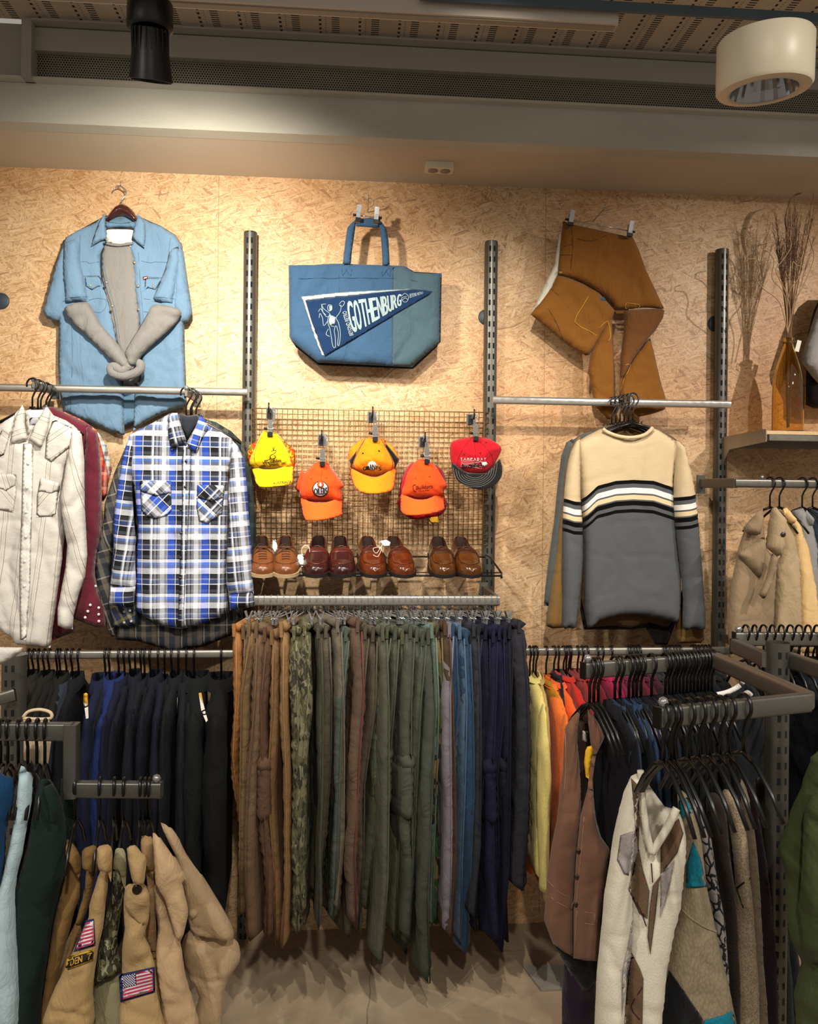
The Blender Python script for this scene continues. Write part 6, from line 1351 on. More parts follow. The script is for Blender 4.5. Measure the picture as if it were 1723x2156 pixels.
# ---------------------------------------------------------------- free-standing rack at the lower right
def free_bar(name, lab, a, b, w_=0.022, h_=0.040, mat=STEEL_D, ball=None):
    t = thing(name, lab, 'rail', a); a = Vector(a); b = Vector(b)
    MB().bar((0, 0, 0), b - a, w_, h_, 0.25).build('arm_bar', mat, t, auto=40)
    v = (b - a).normalized(); R = v.to_track_quat('X', 'Z').to_matrix()
    MB().box((0, 0, 0), (0.004, w_ * 1.04, h_ * 1.04), R).build('end_cap', BLACKM, t, False)
    if ball: MB().lathe([(0, -0.011), (0.007, -0.008), (0.011, 0), (0.007, 0.008), (0, 0.011)], v * 0.014 + Vector((0, 0, h_ / 2 + 0.009)), n=16).build('ball_stop', CHROME, t)
    return a, b
ZR = 1.18
pA0, pA1 = PZ(1228, 1412, ZR), PZ(1503, 1391, ZR)
pB0, pB1 = PZ(1384, 1511, ZR), PZ(1702, 1478, ZR)
free_bar('steel_rail', 'steel arm of the right rack crowded with black hangers, behind the front arm', pA0, pA1, ball=1)
free_bar('steel_rail', 'front steel arm of the right rack carrying the argyle and knitted jumpers', pB0, pB1, ball=1)
free_bar('steel_rail', 'bare steel cross arm joining the two right rack arms at their ends', pA1 + Vector((0, 0, 0.003)), pB1 + Vector((0, 0, 0.003)), 0.03, 0.040, metal('worn_steel', '8a7f72', 0.4, 0.6))
tp = PD(1638, 1352, 2.02)
t = thing('rack_post', 'thick slotted steel post of the right hand rack', 'post', (tp.x, tp.y, 0))
R_ = Matrix.Rotation(0.35, 4, 'Z')
PM = slotted('slotted_post', 0.04, 0.009, 0.008, 0.018)
MB().tube([(0, 0, 0.0), (0, 0, tp.z)], 0.029, 28, cap=False).tube([(0, 0, tp.z), (0, 0, 0)], 0.026, 28, cap=False).build('post', PM, t)
MB().tube([(0, 0, tp.z - 0.02), (0, 0, tp.z - 0.022)], 0.026, 24).build('end_cap', BLACKP, t)
for (q0, q1, lab) in (((1546, 1345), (1612, 1376), 'short steel arm running from the thick post back to the left'), ((1660, 1374), (1790, 1432), 'steel arm leaving the thick post towards the right edge')):
    dz = tp.z - 0.045; a = PZ(q0[0], q0[1], dz + 0.02) if q0[0] < 1600 else Vector((tp.x + 0.03, tp.y - 0.005, dz)); b = Vector((tp.x - 0.03, tp.y + 0.0, dz)) if q0[0] < 1600 else PZ(1790, 1432, dz)
    a.z = b.z = dz
    free_bar('steel_rail', lab, a, b)
aL = PZ(1546, 1345, tp.z - 0.045)
pC0 = Vector((aL.x, aL.y, tp.z - 0.045)); pC1 = Vector((aL.x + 0.6, aL.y - 0.02, tp.z - 0.045))
free_bar('steel_rail', 'steel arm packed with black hangers in front of the trench coats', pC0, pC1, ball=1)
def on_bar(a, b, px):
    """point on the bar a-b seen at image column px"""
    lo, hi = 0.0, 1.0
    for _ in range(30):
        m_ = (lo + hi) / 2; q = a.lerp(b, m_) - CAM; x = CX + F * q.dot(rt) / q.dot(fw)
        if x < px: lo = m_
        else: hi = m_
    return a.lerp(b, lo)
for i in range(21):
    q = pC0.lerp(pC1, 0.06 + 0.9 * i / 20)
    hanger((q.x, q.y, q.z + 0.036), math.radians(-90 + random.Random(i).uniform(-6, 6)), f'black plastic hanger, {ORD[i]} from the left on the arm before the trench coats', 'empty looking hangers before the trench coats', kind=3)
# arm A
hA = [415, 440, 465, 560, 590, 640, 665, 685, 710, 770] + [850 + 20.5 * k for k in range(14)]
for i, hx in enumerate(hA):
    q = on_bar(pA0, pA1, 1090 + hx / 2.722); rz = math.radians(-78 + random.Random(i + 3).uniform(-6, 6)) if i > 2 else math.radians(-75)
    hanger((q.x, q.y, q.z + 0.024), rz, 'black plastic hanger ' + ('carrying the brown corduroy waistcoat' if i == 0 else f'on the rear arm of the right rack, {ORD[i]} from its left end'), 'hangers on the rear arm of the right rack', kind=3, s=1.1)
vcol = ['18181c', '2a3a52', '14161a', '243a5a', '2c3c56', '1c2234', '15151a', '1a1a22', '20242c', '121214', '16181c', '1a1c20', '141416', '181a20', '121214', '1a1a1e', '16161a', '131315', '1c1e24']
for i, cc in enumerate(vcol):
    q = on_bar(pA0, pA1, 1290 + i * 11.4); nmv = ['black', 'denim blue', 'jet black', 'steel blue', 'slate navy', 'navy', 'dark', 'inky', 'charcoal', 'deep black', 'soft black', 'graphite', 'night black', 'blue black', 'coal', 'shadow grey', 'ash black', 'pitch black', 'dusk blue'][i]
    garment('hanging_waistcoat', JK[i % 4], f'{nm} garment on the rear arm of the right rack, {ORD[i]} behind the brown waistcoat', 'garment', fab(cc, 0.2), (q.x, q.y, q.z - 0.02), math.radians(-80 + random.Random(i).uniform(-5, 5)), 'dark garments on the rear rack arm', sz=0.85, sy=0.34, sx=0.55)
# arm B
hB = [840, 880, 905, 985, 1045, 1105, 1165, 1215, 1300]
labB = ['the cream argyle jumper', 'the teal and beige jumper', 'the grey chain knit jumper', 'the dark brown jumper', 'the oatmeal jumper', 'the second oatmeal jumper', 'the plum jumper', 'the green grey jumper', 'nothing, near the bare end of the front arm']
for i, hx in enumerate(hB):
    q = on_bar(pB0, pB1, 1090 + hx / 2.722)
    hanger((q.x, q.y, q.z + 0.024), math.radians(-84 + 2 * (i % 3)), f'black plastic hanger on the front right arm carrying {labB[i]}'.replace('carrying nothing, near the bare end of the front arm', 'near its bare end'), 'hangers on the front arm of the right rack', kind=3, s=1.15)
C1 = cv(3.3135, 0, 1340); C2 = cv(3.3135, 0, 1700); R6 = cv(2.722, 1090, 1340); R7 = cv(2.722, 1090, 1700)
def gar(name, lab, cat, cx, cy, d): return thing(name, lab, cat, P(cx, cy, d))
# corduroy waistcoat
CORD = NT('brown_corduroy'); v_ = CORD.coord(); wv = CORD.n('ShaderNodeTexWave'); CORD.l(CORD.coord(rot=(0, 0.06, 0)), wv.inputs[0]); wv.inputs['Scale'].default_value = 90; wv.inputs['Distortion'].default_value = 0.4
cc_ = CORD.mix(CORD.math('MULTIPLY', wv.outputs[1], 0.25), lin('77543f'), lin('553828')); cc_ = CORD.mix(CORD.math('MULTIPLY', CORD.noise(v_, 9, 4), 0.5), cc_, lin('6b4634'))
CORD = CORD.out(cc_, 0.95, 0.0, CORD.bump(wv.outputs[1], 0.3, 0.001), Sheen_Weight=0.15)
t = gar('waistcoat', 'brown corduroy waistcoat with welt pockets at the left end of the right rack', 'waistcoat', 1215, 1750, 0.80)
W1 = sheet_px('front_panel', [(1222, 1494), (1205, 1510), (1191, 1531), (1188, 1568), (1186, 1620), (1181, 1656), (1173, 1726), (1163, 1775), (1153, 1840), (1150, 1880), (1146, 1938), (1165, 1988), (1188, 2004), (1208, 2016), (1210, 1900), (1216, 1800), (1226, 1710), (1222, 1620), (1217, 1560), (1220, 1520)], 0.98, 0.022, CORD, t, 0.03, 0.02, drape(0.010, 9, 2, 201), 0.010)
W2 = sheet_px('front_panel', [(1238, 1493), (1252, 1508), (1268, 1535), (1274, 1552), (1256, 1590), (1248, 1640), (1252, 1690), (1256, 1725), (1266, 1762), (1286, 1790), (1278, 1850), (1266, 1925), (1262, 1990), (1257, 2024), (1232, 2023), (1208, 2018), (1208, 1900), (1214, 1800), (1222, 1720), (1238, 1660), (1246, 1580), (1240, 1530)], 1.01, 0.022, CORD, t, 0.03, 0.02, drape(0.010, 9, 2, 202), 0.010)
wbk = sheet_px('back_panel', [(1222, 1494), (1240, 1493), (1290, 1640), (1310, 1760), (1290, 1800), (1262, 2000), (1220, 2000), (1215, 1650), (1212, 1550)], 0.93, 0.01, fabric('waistcoat_lining', '3a2a20'), t, 0.02, 0.02, None, 0.02)
wb = bvh_of([W1, W2]); k = MB()
for q in ([(1152, 1852), (1180, 1880), (1208, 1893)], [(1149, 1880), (1178, 1902), (1204, 1914)], [(1208, 1893), (1204, 1914)], [(1216, 1918), (1252, 1923)], [(1214, 1942), (1254, 1947)], [(1216, 1918), (1214, 1942)], [(1252, 1923), (1254, 1947)], [(1230, 1720), (1224, 1800), (1214, 1900), (1212, 2014)], [(1191, 1545), (1192, 1620), (1186, 1680)]):
    line_px(k, q, 0.9, 0.0010, wb, 0.0006, 2)
k.build('seam_stitching', plain('cord_thread', '9a7460', 0.8), t, world=True)
for q in ((1220, 1793), (1217, 1847), (1214, 1905)):
    c = stick([P(*q, 0.9)], wb, 0.002)[0]; o = MB().lathe([(0, 0.002), (0.006, 0.0018), (0.007, 0), (0, -0.001)], n=12); o.v = [Vector((v.x, -v.z, v.y)) + c for v in o.v]; o.build('button', plain('horn_button', '2a1a12', 0.3), t, world=True)
patch('neck_label', [(1226, 1538), (1238, 1540), (1236, 1562), (1226, 1560)], 0.9, WHT, t, bvh_of([wbk]), 0.001, 0.005, 0.001)
t2 = thing('price_tag', 'yellow price card pinned to the brown corduroy waistcoat', 'tag', P(1238, 1600, 0.9))
sheet_px('card', [(1237, 1572), (1246, 1570), (1250, 1578), (1244, 1612), (1240, 1640), (1234, 1636), (1230, 1605), (1233, 1580)], 1.06, 0.001, TAGY, t2, 0.003, 0.001, None, 0.006)
# dark purple and black garments below it
t = gar('long_dress', 'very dark purple long garment below the brown waistcoat', 'dress', 1215, 2100, 0.7)
sheet_px('skirt', [(1190, 2030), (1200, 2020), (1255, 2018), (1258, 2190), (1185, 2190), (1184, 2120)], 0.90, 0.03, fabric('dark_purple', '1e0e26', 0.5, 0.4, 12, 400), t, 0.03, 0.06, drape(0.02, 16, 1, 210), 0.012)
t = gar('black_top', 'black draped garment between the waistcoat and the purple one', 'garment', 1220, 2020, 0.75)
sheet_px('body', [(1166, 1984), (1210, 1990), (1262, 1960), (1290, 1800), (1300, 1700), (1330, 1700), (1300, 1960), (1260, 2060), (1228, 2096), (1205, 2060)], 0.92, 0.02, fabric('soft_black', '0d0d0f', 0.8), t, 0.03, 0.04, drape(0.012, 14, 2, 211), 0.014)
# argyle jumper
CREAM = knit('cream_knit', 'ded9c8', 'c8c1ac', 420, 0.25, 0.35); BRNK = knit('brown_knit', '6e5844', '58442f', 420, 0.25, 0.35); LILK = knit('lilac_grey_knit', 'a39c98', '8c8682', 420, 0.25, 0.35)
t = gar('argyle_jumper', 'cream argyle V neck jumper with brown and grey diamonds on the front arm', 'jumper', 1350, 1850, 1.25)
sl_ = sheet_px('sleeve', [(1349, 1624), (1328, 1634), (1312, 1672), (1300, 1720), (1292, 1762), (1285, 1810), (1272, 1884), (1265, 1975), (1257, 2049), (1252, 2190), (1316, 2190), (1318, 2100), (1322, 2000), (1334, 1930), (1330, 1860), (1334, 1780), (1342, 1700)], 1.27, 0.035, CREAM, t, 0.045, 0.03, drape(0.016, 11, 2.5, 221, 0.001), 0.010)
ab = sheet_px('body', [(1346, 1624), (1340, 1690), (1334, 1780), (1320, 1900), (1314, 2000), (1312, 2190), (1386, 2190), (1393, 2156), (1406, 2040), (1421, 1957), (1434, 1905), (1443, 1810), (1445, 1762), (1438, 1730), (1428, 1704), (1422, 1706), (1412, 1735), (1392, 1772), (1374, 1802), (1362, 1740), (1354, 1680), (1350, 1640)], 1.25, 0.030, CREAM, t, 0.04, 0.03, drape(0.016, 11, 2.0, 222, 0.001), 0.010)
av = bvh_of([ab, sl_])
for q, m_, o_ in (([(650, -170), (690, -130), (700, 60), (695, 230), (720, 360), (757, 480), (745, 640), (700, 610), (650, 500), (638, 470), (668, 330), (684, 200), (670, 20)], BRNK, 0.0012), ([(925, 62), (952, 150), (918, 260), (850, 350), (812, 430), (790, 640), (762, 850), (745, 740), (760, 560), (775, 450), (820, 390), (820, 230), (868, 110)], BRNK, 0.0012),
                 ([(655, 830), (700, 920), (722, 980), (715, 1300), (610, 1300), (625, 1050), (640, 920)], BRNK, 0.0012), ([(590, 160), (682, 130), (690, 250), (650, 395), (610, 380), (570, 300)], LILK, 0.0016), ([(820, 380), (850, 360), (900, 300), (880, 420), (845, 560), (815, 640), (822, 480)], LILK, 0.0014), ([(660, 640), (655, 840), (625, 1010), (600, 1200), (600, 950), (640, 760)], LILK, 0.0014)):
    patch('diamond', R7(q), 1.4, m_, t, av, o_ + 0.0022, 0.005, 0.0006)
k = MB()
for q in ([(684, 545), (710, 600), (738, 680)], [(718, 1030), (652, 1140), (700, 1215)], [(768, 320), (775, 430)]): line_px(k, R7(q), 1.4, 0.0013, av, 0.0045, 3)
k.build('argyle_line', plain('oxblood_thread', '3a1016', 0.9), t, world=True)
k = MB(); line_px(k, [(1349, 1622), (1353, 1660), (1356, 1710), (1364, 1760), (1373, 1796)], 1.285, 0.0075, None, n=8); k.build('neckband', CREAM, t, world=True)
k = MB(); line_px(k, [(1373, 1796), (1390, 1768), (1408, 1738), (1420, 1712), (1425, 1702)], 1.285, 0.0085, None, n=8); k.build('neckband', CREAM, t, world=True)
sheet_px('back_panel', [(1350, 1622), (1372, 1660), (1400, 1698), (1424, 1704), (1420, 1760), (1372, 1810), (1350, 1740)], 1.20, 0.01, CREAM, t, 0.02, 0.01, None, 0.014)
# teal and beige jumper
BEI = knit('beige_chunky_knit', '9a8c74', '74684f', 170, 0.25, 0.9); TEAL = knit('teal_chunky_knit', '0f8298', '0a5f74', 170, 0.25, 0.9); BLKK = knit('black_chunky_knit', '15181c', '0a0b0d', 170, 0.25, 0.9)
t = gar('colour_block_jumper', 'chunky beige jumper with teal and black blocks beside the argyle jumper', 'jumper', 1470, 1900, 1.19)
cb_ = sheet_px('body', [(1426, 1668), (1436, 1664), (1446, 1672), (1459, 1702), (1467, 1722), (1479, 1773), (1490, 1865), (1509, 1957), (1523, 2023), (1542, 2104), (1556, 2190), (1380, 2190), (1400, 2038), (1425, 1920), (1438, 1847), (1437, 1760), (1428, 1700)], 1.19, 0.034, BEI, t, 0.045, 0.03, drape(0.014, 9, 2.0, 231, 0.001), 0.010)
cvh = bvh_of([cb_])
for q, m_ in (([(925, -50), (985, -60), (1008, 30), (975, 40), (940, 66), (925, 20)], TEAL), ([(1005, 195), (1050, 290), (1085, 455), (1030, 462), (965, 460), (968, 330)], TEAL), ([(1238, 1160), (1262, 1300), (1060, 1300), (1068, 1222), (1180, 1190)], TEAL), ([(868, 932), (960, 1060), (1062, 1212), (1058, 1300), (800, 1300), (812, 1180), (840, 1050)], BLKK)):
    patch('colour_block', R7(q), 1.4, m_, t, cvh, 0.003, 0.006, 0.001)
k = MB(); line_px(k, R7([(940, 585), (1000, 640), (1080, 690), (1142, 712)]), 1.4, 0.002, cvh, 0.0005, 4); k.build('arm_seam', BEI, t, world=True)
def kn_j(lab, pts, d, mat, seed, T=0.03, cat='jumper', name='knitted_jumper'):
    px = R7(pts); t = gar(name, lab, cat, *px[len(px) // 2], d)
    return t, sheet_px('body', px, d, T, mat, t, 0.035, 0.05, drape(0.014, 10, 1.6, seed), 0.012, smooth_pts=2)
CHN = NT('chain_knit'); vo = CHN.n('ShaderNodeTexVoronoi', feature='DISTANCE_TO_EDGE'); CHN.l(CHN.coord(scale=(1, 1, 0.6)), vo.inputs['Vector']); vo.inputs['Scale'].default_value = 50
CHN = CHN.out(CHN.mix(CHN.math('LESS_THAN', vo.outputs[0], 0.09), lin('8e8884'), lin('141416')), 0.95, 0.0, CHN.bump(vo.outputs[0], 0.6, 0.004))
kn_j('grey jumper with a black chain pattern behind the colour block jumper', [(985, -40), (1020, -50), (1060, 20), (1110, 150), (1150, 430), (1190, 650), (1212, 960), (1240, 1240), (1290, 1300), (1150, 1300), (1120, 700), (1050, 300), (1000, 60)], 1.15, CHN, 241)
kn_j('dark brown jumper next to the chain pattern jumper', [(1095, -60), (1130, -85), (1170, -40), (1200, 60), (1215, 250), (1258, 600), (1275, 1300), (1200, 1300), (1190, 700), (1130, 300), (1090, 60)], 1.11, knit('dark_brown_knit', '2c221c', None, 300), 242)
OATM = camo('oatmeal_marl', ['9a8a72', 'b0a088', '83745e', 'a5957c'], 240, fine=1)
t, o_ = kn_j('mottled oatmeal jumper in the middle of the front arm', [(1180, -80), (1225, -100), (1262, -60), (1310, 100), (1332, 400), (1362, 700), (1395, 1300), (1262, 1300), (1255, 600), (1245, 350), (1215, 100)], 1.07, OATM, 243)
k = MB(); line_px(k, R7([(1258, 462), (1335, 405)]), 1.3, 0.0022, bvh_of([o_]), 0.001, 2); line_px(k, R7([(1258, 470), (1295, 575)]), 1.3, 0.0018, bvh_of([o_]), 0.001, 2); k.build('loose_thread', plain('dark_thread', '2a2018', 0.9), t, world=True)
kn_j('greyer oatmeal jumper just right of the mottled oatmeal one', [(1225, -150), (1270, -175), (1310, -110), (1345, 40), (1368, 180), (1390, 430), (1408, 800), (1438, 1300), (1385, 1300), (1350, 700), (1320, 300), (1270, 20)], 1.03, knit('greige_knit', '8a7c68', '665a48', 300), 244)
kn_j('dark plum jumper behind the oatmeal jumpers', [(1300, -110), (1340, -130), (1370, -40), (1400, 150), (1440, 400), (1485, 800), (1500, 1300), (1425, 1300), (1400, 700), (1350, 250)], 0.99, knit('dark_plum_knit', '2c1a22', '1a1018', 300), 245)
kn_j('dark green grey cardigan at the back of the front arm', [(1380, -140), (1440, -160), (1470, -60), (1500, 100), (1540, 600), (1590, 1300), (1480, 1300), (1460, 700), (1410, 200)], 0.95, knit('green_grey_knit', '262a28', '181b1a', 300), 246)
kn_j('added black sheet filling the dark gap behind the plum and green grey jumpers', [(1380, 200), (1500, 200), (1560, 500), (1620, 900), (1640, 1300), (1380, 1300)], 0.91, fabric('gap_black', '0e0e10'), 247)  # added black sheet that stands for the dark gap between the garments
# white-edged black top behind the hangers
t = gar('trimmed_cardigan', 'black cardigan with thick white neck trim behind the right rack hangers', 'cardigan', 1545, 1470, 0.70)
sheet_px('body', [(1500, 1466), (1540, 1452), (1560, 1440), (1580, 1432), (1605, 1470), (1620, 1520), (1625, 1600), (1610, 1900), (1480, 1900), (1490, 1600)], 0.66, 0.03, fabric('black_navy_knit', '12151c'), t, 0.04, 0.05, drape(0.01, 10, 2, 250), 0.02)
k = MB(); line_px(k, [(1508, 1463), (1530, 1458), (1548, 1450), (1558, 1443)], 0.73, 0.0075, None, n=8); k.build('white_trim', WHT, t, world=True)
k = MB(); line_px(k, [(1562, 1438), (1570, 1434), (1578, 1438)], 0.73, 0.007, None, n=8); k.build('white_trim', WHT, t, world=True)
k = MB(); line_px(k, [(1566, 1464), (1574, 1458), (1582, 1464)], 0.75, 0.007, None, n=8); k.build('white_trim', WHT, t, world=True)
# green field jacket and dark row behind it at the right edge
GRJ = fabric('olive_field_cotton', '414a2a', 0.9, 0.35, 6, 700, 0.25, 0.05, col2='2e3620')
t = gar('field_jacket', 'olive green field jacket cut off by the lower right edge', 'jacket', 1700, 1850, 1.2)
sheet_px('body', [(1735, 1575), (1712, 1594), (1690, 1660), (1668, 1712), (1652, 1762), (1642, 1786), (1656, 1840), (1657, 1935), (1664, 1975), (1690, 2030), (1675, 2100), (1682, 2190), (1830, 2190), (1830, 1575)], 1.2, 0.04, GRJ, t, 0.06, 0.04, drape(0.024, 8, 3, 260, 0.001, 0.3), 0.012)
sheet_px('sleeve', [(1735, 1640), (1700, 1700), (1690, 1800), (1680, 1900), (1690, 1990), (1720, 2040), (1760, 2000), (1770, 1700)], 1.25, 0.03, GRJ, t, 0.05, 0.02, drape(0.024, 9, 4, 261, 0.001, -0.2), 0.012)
for i, (xx, cc, nm) in enumerate(((1664, '1e2226', 'black'), (1680, '28323a', 'slate'), (1696, '1c2c3c', 'dark petrol blue'), (1712, '20242a', 'charcoal'), (1728, '1a1c20', 'jet black'))):
    q = PZ(xx, 1425, 1.15); q = Vector((P(xx, 1440, 0.55).x, -0.55, 1.18))
    garment('hanging_jacket', JK[i % 4], f'{nm} jacket behind the thick post at the right edge', 'jacket', fab(cc, 0.3), q, math.radians(-90), 'jackets behind the thick post', sy=0.6)
    hanger((q.x, q.y, q.z), math.radians(-90), f'black plastic hanger of the {nm} jacket behind the thick post', 'hangers behind the thick post')
free_bar('steel_rail', 'steel arm behind the thick post that carries the dark jackets', Vector((P(1650, 1440, 0.55).x, -0.55, 1.165)), Vector((P(1650, 1440, 0.55).x + 0.5, -0.55, 1.165)))

# ---------------------------------------------------------------- trench coats on the short rail
zc = RS[2] + 0.016
for i, hx in enumerate((1622, 1642, 1690, 1712)):
    x = P(hx, 1018, 0.32).x; hanger((x, -0.32, zc), math.radians(-60 + 5 * i), f'black plastic hanger carrying the {["brown beige", "taupe", "cream", "grey"][i]} trench coat', 'hangers on the trench coat rail', kind=3)
TC1 = fabric('trench_taupe', '8a765c', 0.85, 0.25, 5, 900, 0.2, 0.05, col2='75624a'); TC2 = fabric('trench_beige', 'a89474', 0.85, 0.2, 5, 900, 0.2, 0.05, col2='958060'); TC3 = fabric('trench_cream', 'd8b880', 0.85, 0.15, 5, 900, 0.2, 0.05, col2='c4a268'); TC4 = fabric('trench_grey', '8c8c8a', 0.85, 0.2, 5, 900); TC5 = fabric('trench_navy', '2c3844', 0.85)
def coat(lab, parts, d, mat, seed):
    c_ = C8(parts[0][1]); t = gar('trench_coat', lab, 'coat', *c_[len(c_) // 2], d); r_ = []
    for i, (nm, pts) in enumerate(parts): r_.append(sheet_px(nm, C8(pts), d + 0.022 * i, 0.028, mat, t, 0.035, 0.03, drape(0.012, 9, 1.8, seed + i), 0.012))
    return t, r_
coat('dark blue coat at the right end of the trench coat rail', [('body', [(1650, 560), (1700, 545), (1723, 560), (1900, 600), (1900, 1340), (1690, 1340), (1660, 900)])], 0.30, TC5, 300)
coat('pale grey coat just left of the dark blue coat', [('body', [(1580, 560), (1640, 545), (1690, 620), (1720, 760), (1740, 1340), (1650, 1340), (1600, 800)]), ('collar', [(1660, 555), (1700, 600), (1700, 640), (1670, 660), (1640, 600)])], 0.33, TC4, 304)
coat('cream yellow trench coat between the beige and grey coats', [('body', [(1535, 545), (1570, 560), (1630, 640), (1680, 780), (1715, 1000), (1735, 1340), (1610, 1340), (1600, 900), (1560, 650)]), ('collar', [(1530, 550), (1550, 542), (1600, 600), (1590, 640), (1555, 620)])], 0.37, TC3, 308)
t, r_ = coat('beige trench coat with an eyelet under its collar', [('body', [(1480, 560), (1540, 600), (1600, 700), (1625, 850), (1635, 1340), (1470, 1340), (1480, 1000), (1500, 780), (1480, 700)]), ('collar', [(1470, 545), (1495, 540), (1550, 610), (1535, 760), (1508, 820), (1435, 760), (1450, 640)])], 0.40, TC2, 312)
btn(t, [(1533, 690)], C8, 0.5, bvh_of(r_), plain('coat_button', '2a2018', 0.3), 0.009)
coat('taupe double breasted trench coat at the left of its rail', [('body', [(1420, 545), (1330, 640), (1290, 760), (1240, 1000), (1225, 1180), (1240, 1340), (1480, 1340), (1485, 1060), (1500, 860), (1440, 760), (1425, 620)]), ('lapel', [(1430, 700), (1405, 710), (1330, 760), (1282, 795), (1330, 860), (1408, 935), (1430, 850), (1440, 770)]), ('collar', [(1420, 545), (1360, 600), (1312, 660), (1350, 690), (1405, 700), (1425, 620)])], 0.42, TC1, 316)
coat('taupe lapel coat front hanging beside the taupe trench coat', [('lapel', [(1510, 820), (1470, 790), (1450, 900), (1400, 1020), (1430, 1050), (1470, 960)])], 0.49, TC1, 320)

# ---------------------------------------------------------------- rack at the lower left
pp = PD(30, 1400, 2.15)
t = thing('rack_post', 'slotted steel post at the left edge below the white shirt', 'post', (pp.x, pp.y, 0))
MB().tube([(0, 0, 0), (0, 0, PD(30, 1378, 2.15).z)], 0.032, 24).build('post', PM, t, auto=50)
q0 = PD(-30, 1480, 2.05); q1 = PD(30, 1462, 2.1); free_bar('steel_rail', 'rounded steel arm crossing the left slotted post', q1, q0, 0.02, 0.032)
zb = PD(80, 1540, 1.78).z
b0 = PD(-60, 1541, 1.78); b1 = PD(140, 1541, 1.78); b0.z = b1.z = zb
LM = metal('rack_grey', '6a6a64', 0.38, 0.5)
t = thing('stepped_rail', 'grey stepped steel rack arm with two hanging levels at lower left', 'rail', b1)
za = PD(250, 1662, 1.78).z; c0 = b1 + Vector((0.012, 0, 0)); c1 = Vector((c0.x, c0.y, za)); e1 = PD(341, 1663, 1.78); e1.z = za
MB().bar(b0, b1 + Vector((0.014, 0, 0)), 0.024, 0.040, 0.2).build('upper_bar', LM, t, auto=40, world=True)
MB().bar(c0 + Vector((0, 0, 0.018)), c1 + Vector((0, 0, -0.018)), 0.030, 0.034, 0.2).build('drop_bar', LM, t, auto=40, world=True)
MB().bar(c1 - Vector((0.012, 0, 0)), e1, 0.024, 0.036, 0.2).build('lower_bar', LM, t, auto=40, world=True)
MB().lathe([(0, -0.010), (0.007, -0.007), (0.010, 0), (0.007, 0.007), (0, 0.010)], (e1.x - 0.012, e1.y, za + 0.026), n=16).build('ball_stop', CHROME, t, world=True)
for i, hx in enumerate((2, 17, 39, 59, 78, 95)):
    q = on_bar(b0, b1, hx); hanger((q.x, q.y, q.z + 0.023), math.radians(-84 + 3 * (i % 3)), f'black plastic hanger on the upper level of the left rack, {ORD[i]} from the left edge', 'hangers on the upper left rack level', kind=3, s=1.0)
for i, hx in enumerate((160, 211, 241, 262, 296, 306, 315)):
    q = on_bar(c1, e1, hx); hanger((q.x, q.y, q.z + 0.022), math.radians(-84 + 3 * (i % 3)), f'black plastic hanger on the lower level of the left rack, {ORD[i]} from the left', 'hangers on the lower left rack level', kind=3, s=0.95)
LB = fabric('ice_blue_cotton', 'a8c0c8', 0.85, 0.15, 6, 900, 0.2, 0.05, col2='8fabb6'); DG = fabric('dark_green_wool', '13241f', 0.9, 0.3, 6, 600, 0.2, 0.05); BL = fabric('petrol_blue', '0f3a5e', 0.9, 0.3, 6, 600, 0.2, 0.05)
def lj(lab, parts, d, mat, seed, name='hanging_jacket', cat='jacket', T=0.03):
    t = gar(name, lab, cat, *parts[0][1][len(parts[0][1]) // 2], d); r_ = []
    for i, (nm, pts) in enumerate(parts): r_.append(sheet_px(nm, pts, d + 0.018 * i, T, mat, t, 0.04, 0.05, drape(0.016, 9, 2.0, seed + i), 0.012, smooth_pts=2))
    return t, r_
lj('petrol blue jacket at the lower left edge', [('body', [(-60, 1640), (12, 1636), (28, 1655), (26, 1700), (10, 1760), (2, 1860), (-60, 1880)])], 1.16, BL, 401)
lj('charcoal jacket between the ice blue and dark green ones', [('body', [(64, 1600), (82, 1650), (80, 1700), (62, 1780), (46, 1860), (44, 2190), (24, 2190), (30, 1900), (50, 1750), (60, 1680)])], 1.08, fabric('charcoal_wool', '15161b'), 404)
lj('ice blue shirt on the upper level of the left rack', [('body', [(44, 1612), (58, 1625), (67, 1650), (64, 1700), (56, 1740), (46, 1800), (34, 1850), (31, 1900), (36, 2000), (38, 2190), (-30, 2190), (-20, 1950), (4, 1850), (20, 1780), (32, 1710), (37, 1655)])], 1.16, LB, 407, 'hanging_shirt', 'shirt')
lj('dark green jacket at the right end of the upper left rack level', [('body', [(88, 1640), (104, 1644), (118, 1668), (130, 1705), (138, 1750), (138, 1800), (134, 1845), (118, 1900), (106, 1965), (98, 2030), (88, 2100), (80, 2190), (34, 2190), (34, 2080), (27, 1970), (28, 1900), (40, 1850), (58, 1780), (70, 1710), (78, 1660)]), ('lapel', [(92, 1645), (108, 1650), (124, 1700), (118, 1760), (100, 1700)])], 1.13, DG, 410)
lj('dark bottle green jacket behind the khaki shirts', [('body', [(128, 1640), (150, 1650), (158, 1700), (160, 1760), (150, 1900), (120, 1900), (126, 1750)])], 1.0, DG, 413)
KH = [fabric('khaki_a', '85683c', 0.9, 0.3, 6, 700, 0.25, 0.05, col2='6e5530'), fabric('khaki_b', '7a5f36', 0.9, 0.3, 6, 700, 0.25, 0.05, col2='604a28'), fabric('khaki_c', 'a58a5e', 0.9, 0.25, 6, 700, 0.25, 0.05, col2='8f764c'), fabric('khaki_d', '8e8a6c', 0.9, 0.25, 6, 700, 0.25, 0.05, col2='7a7658'),
      fabric('khaki_e', 'a68c62', 0.9, 0.25, 6, 700, 0.25, 0.05, col2='937a52'), fabric('khaki_f', '9c7e5a', 0.9, 0.25, 6, 700, 0.25, 0.05, col2='866a48'), fabric('stone_g', 'b59a76', 0.85, 0.2, 5, 700, 0.25, 0.05, col2='a08662'), fabric('stone_h', 'a89070', 0.85, 0.2, 5, 700, 0.25, 0.05, col2='927a5c')]
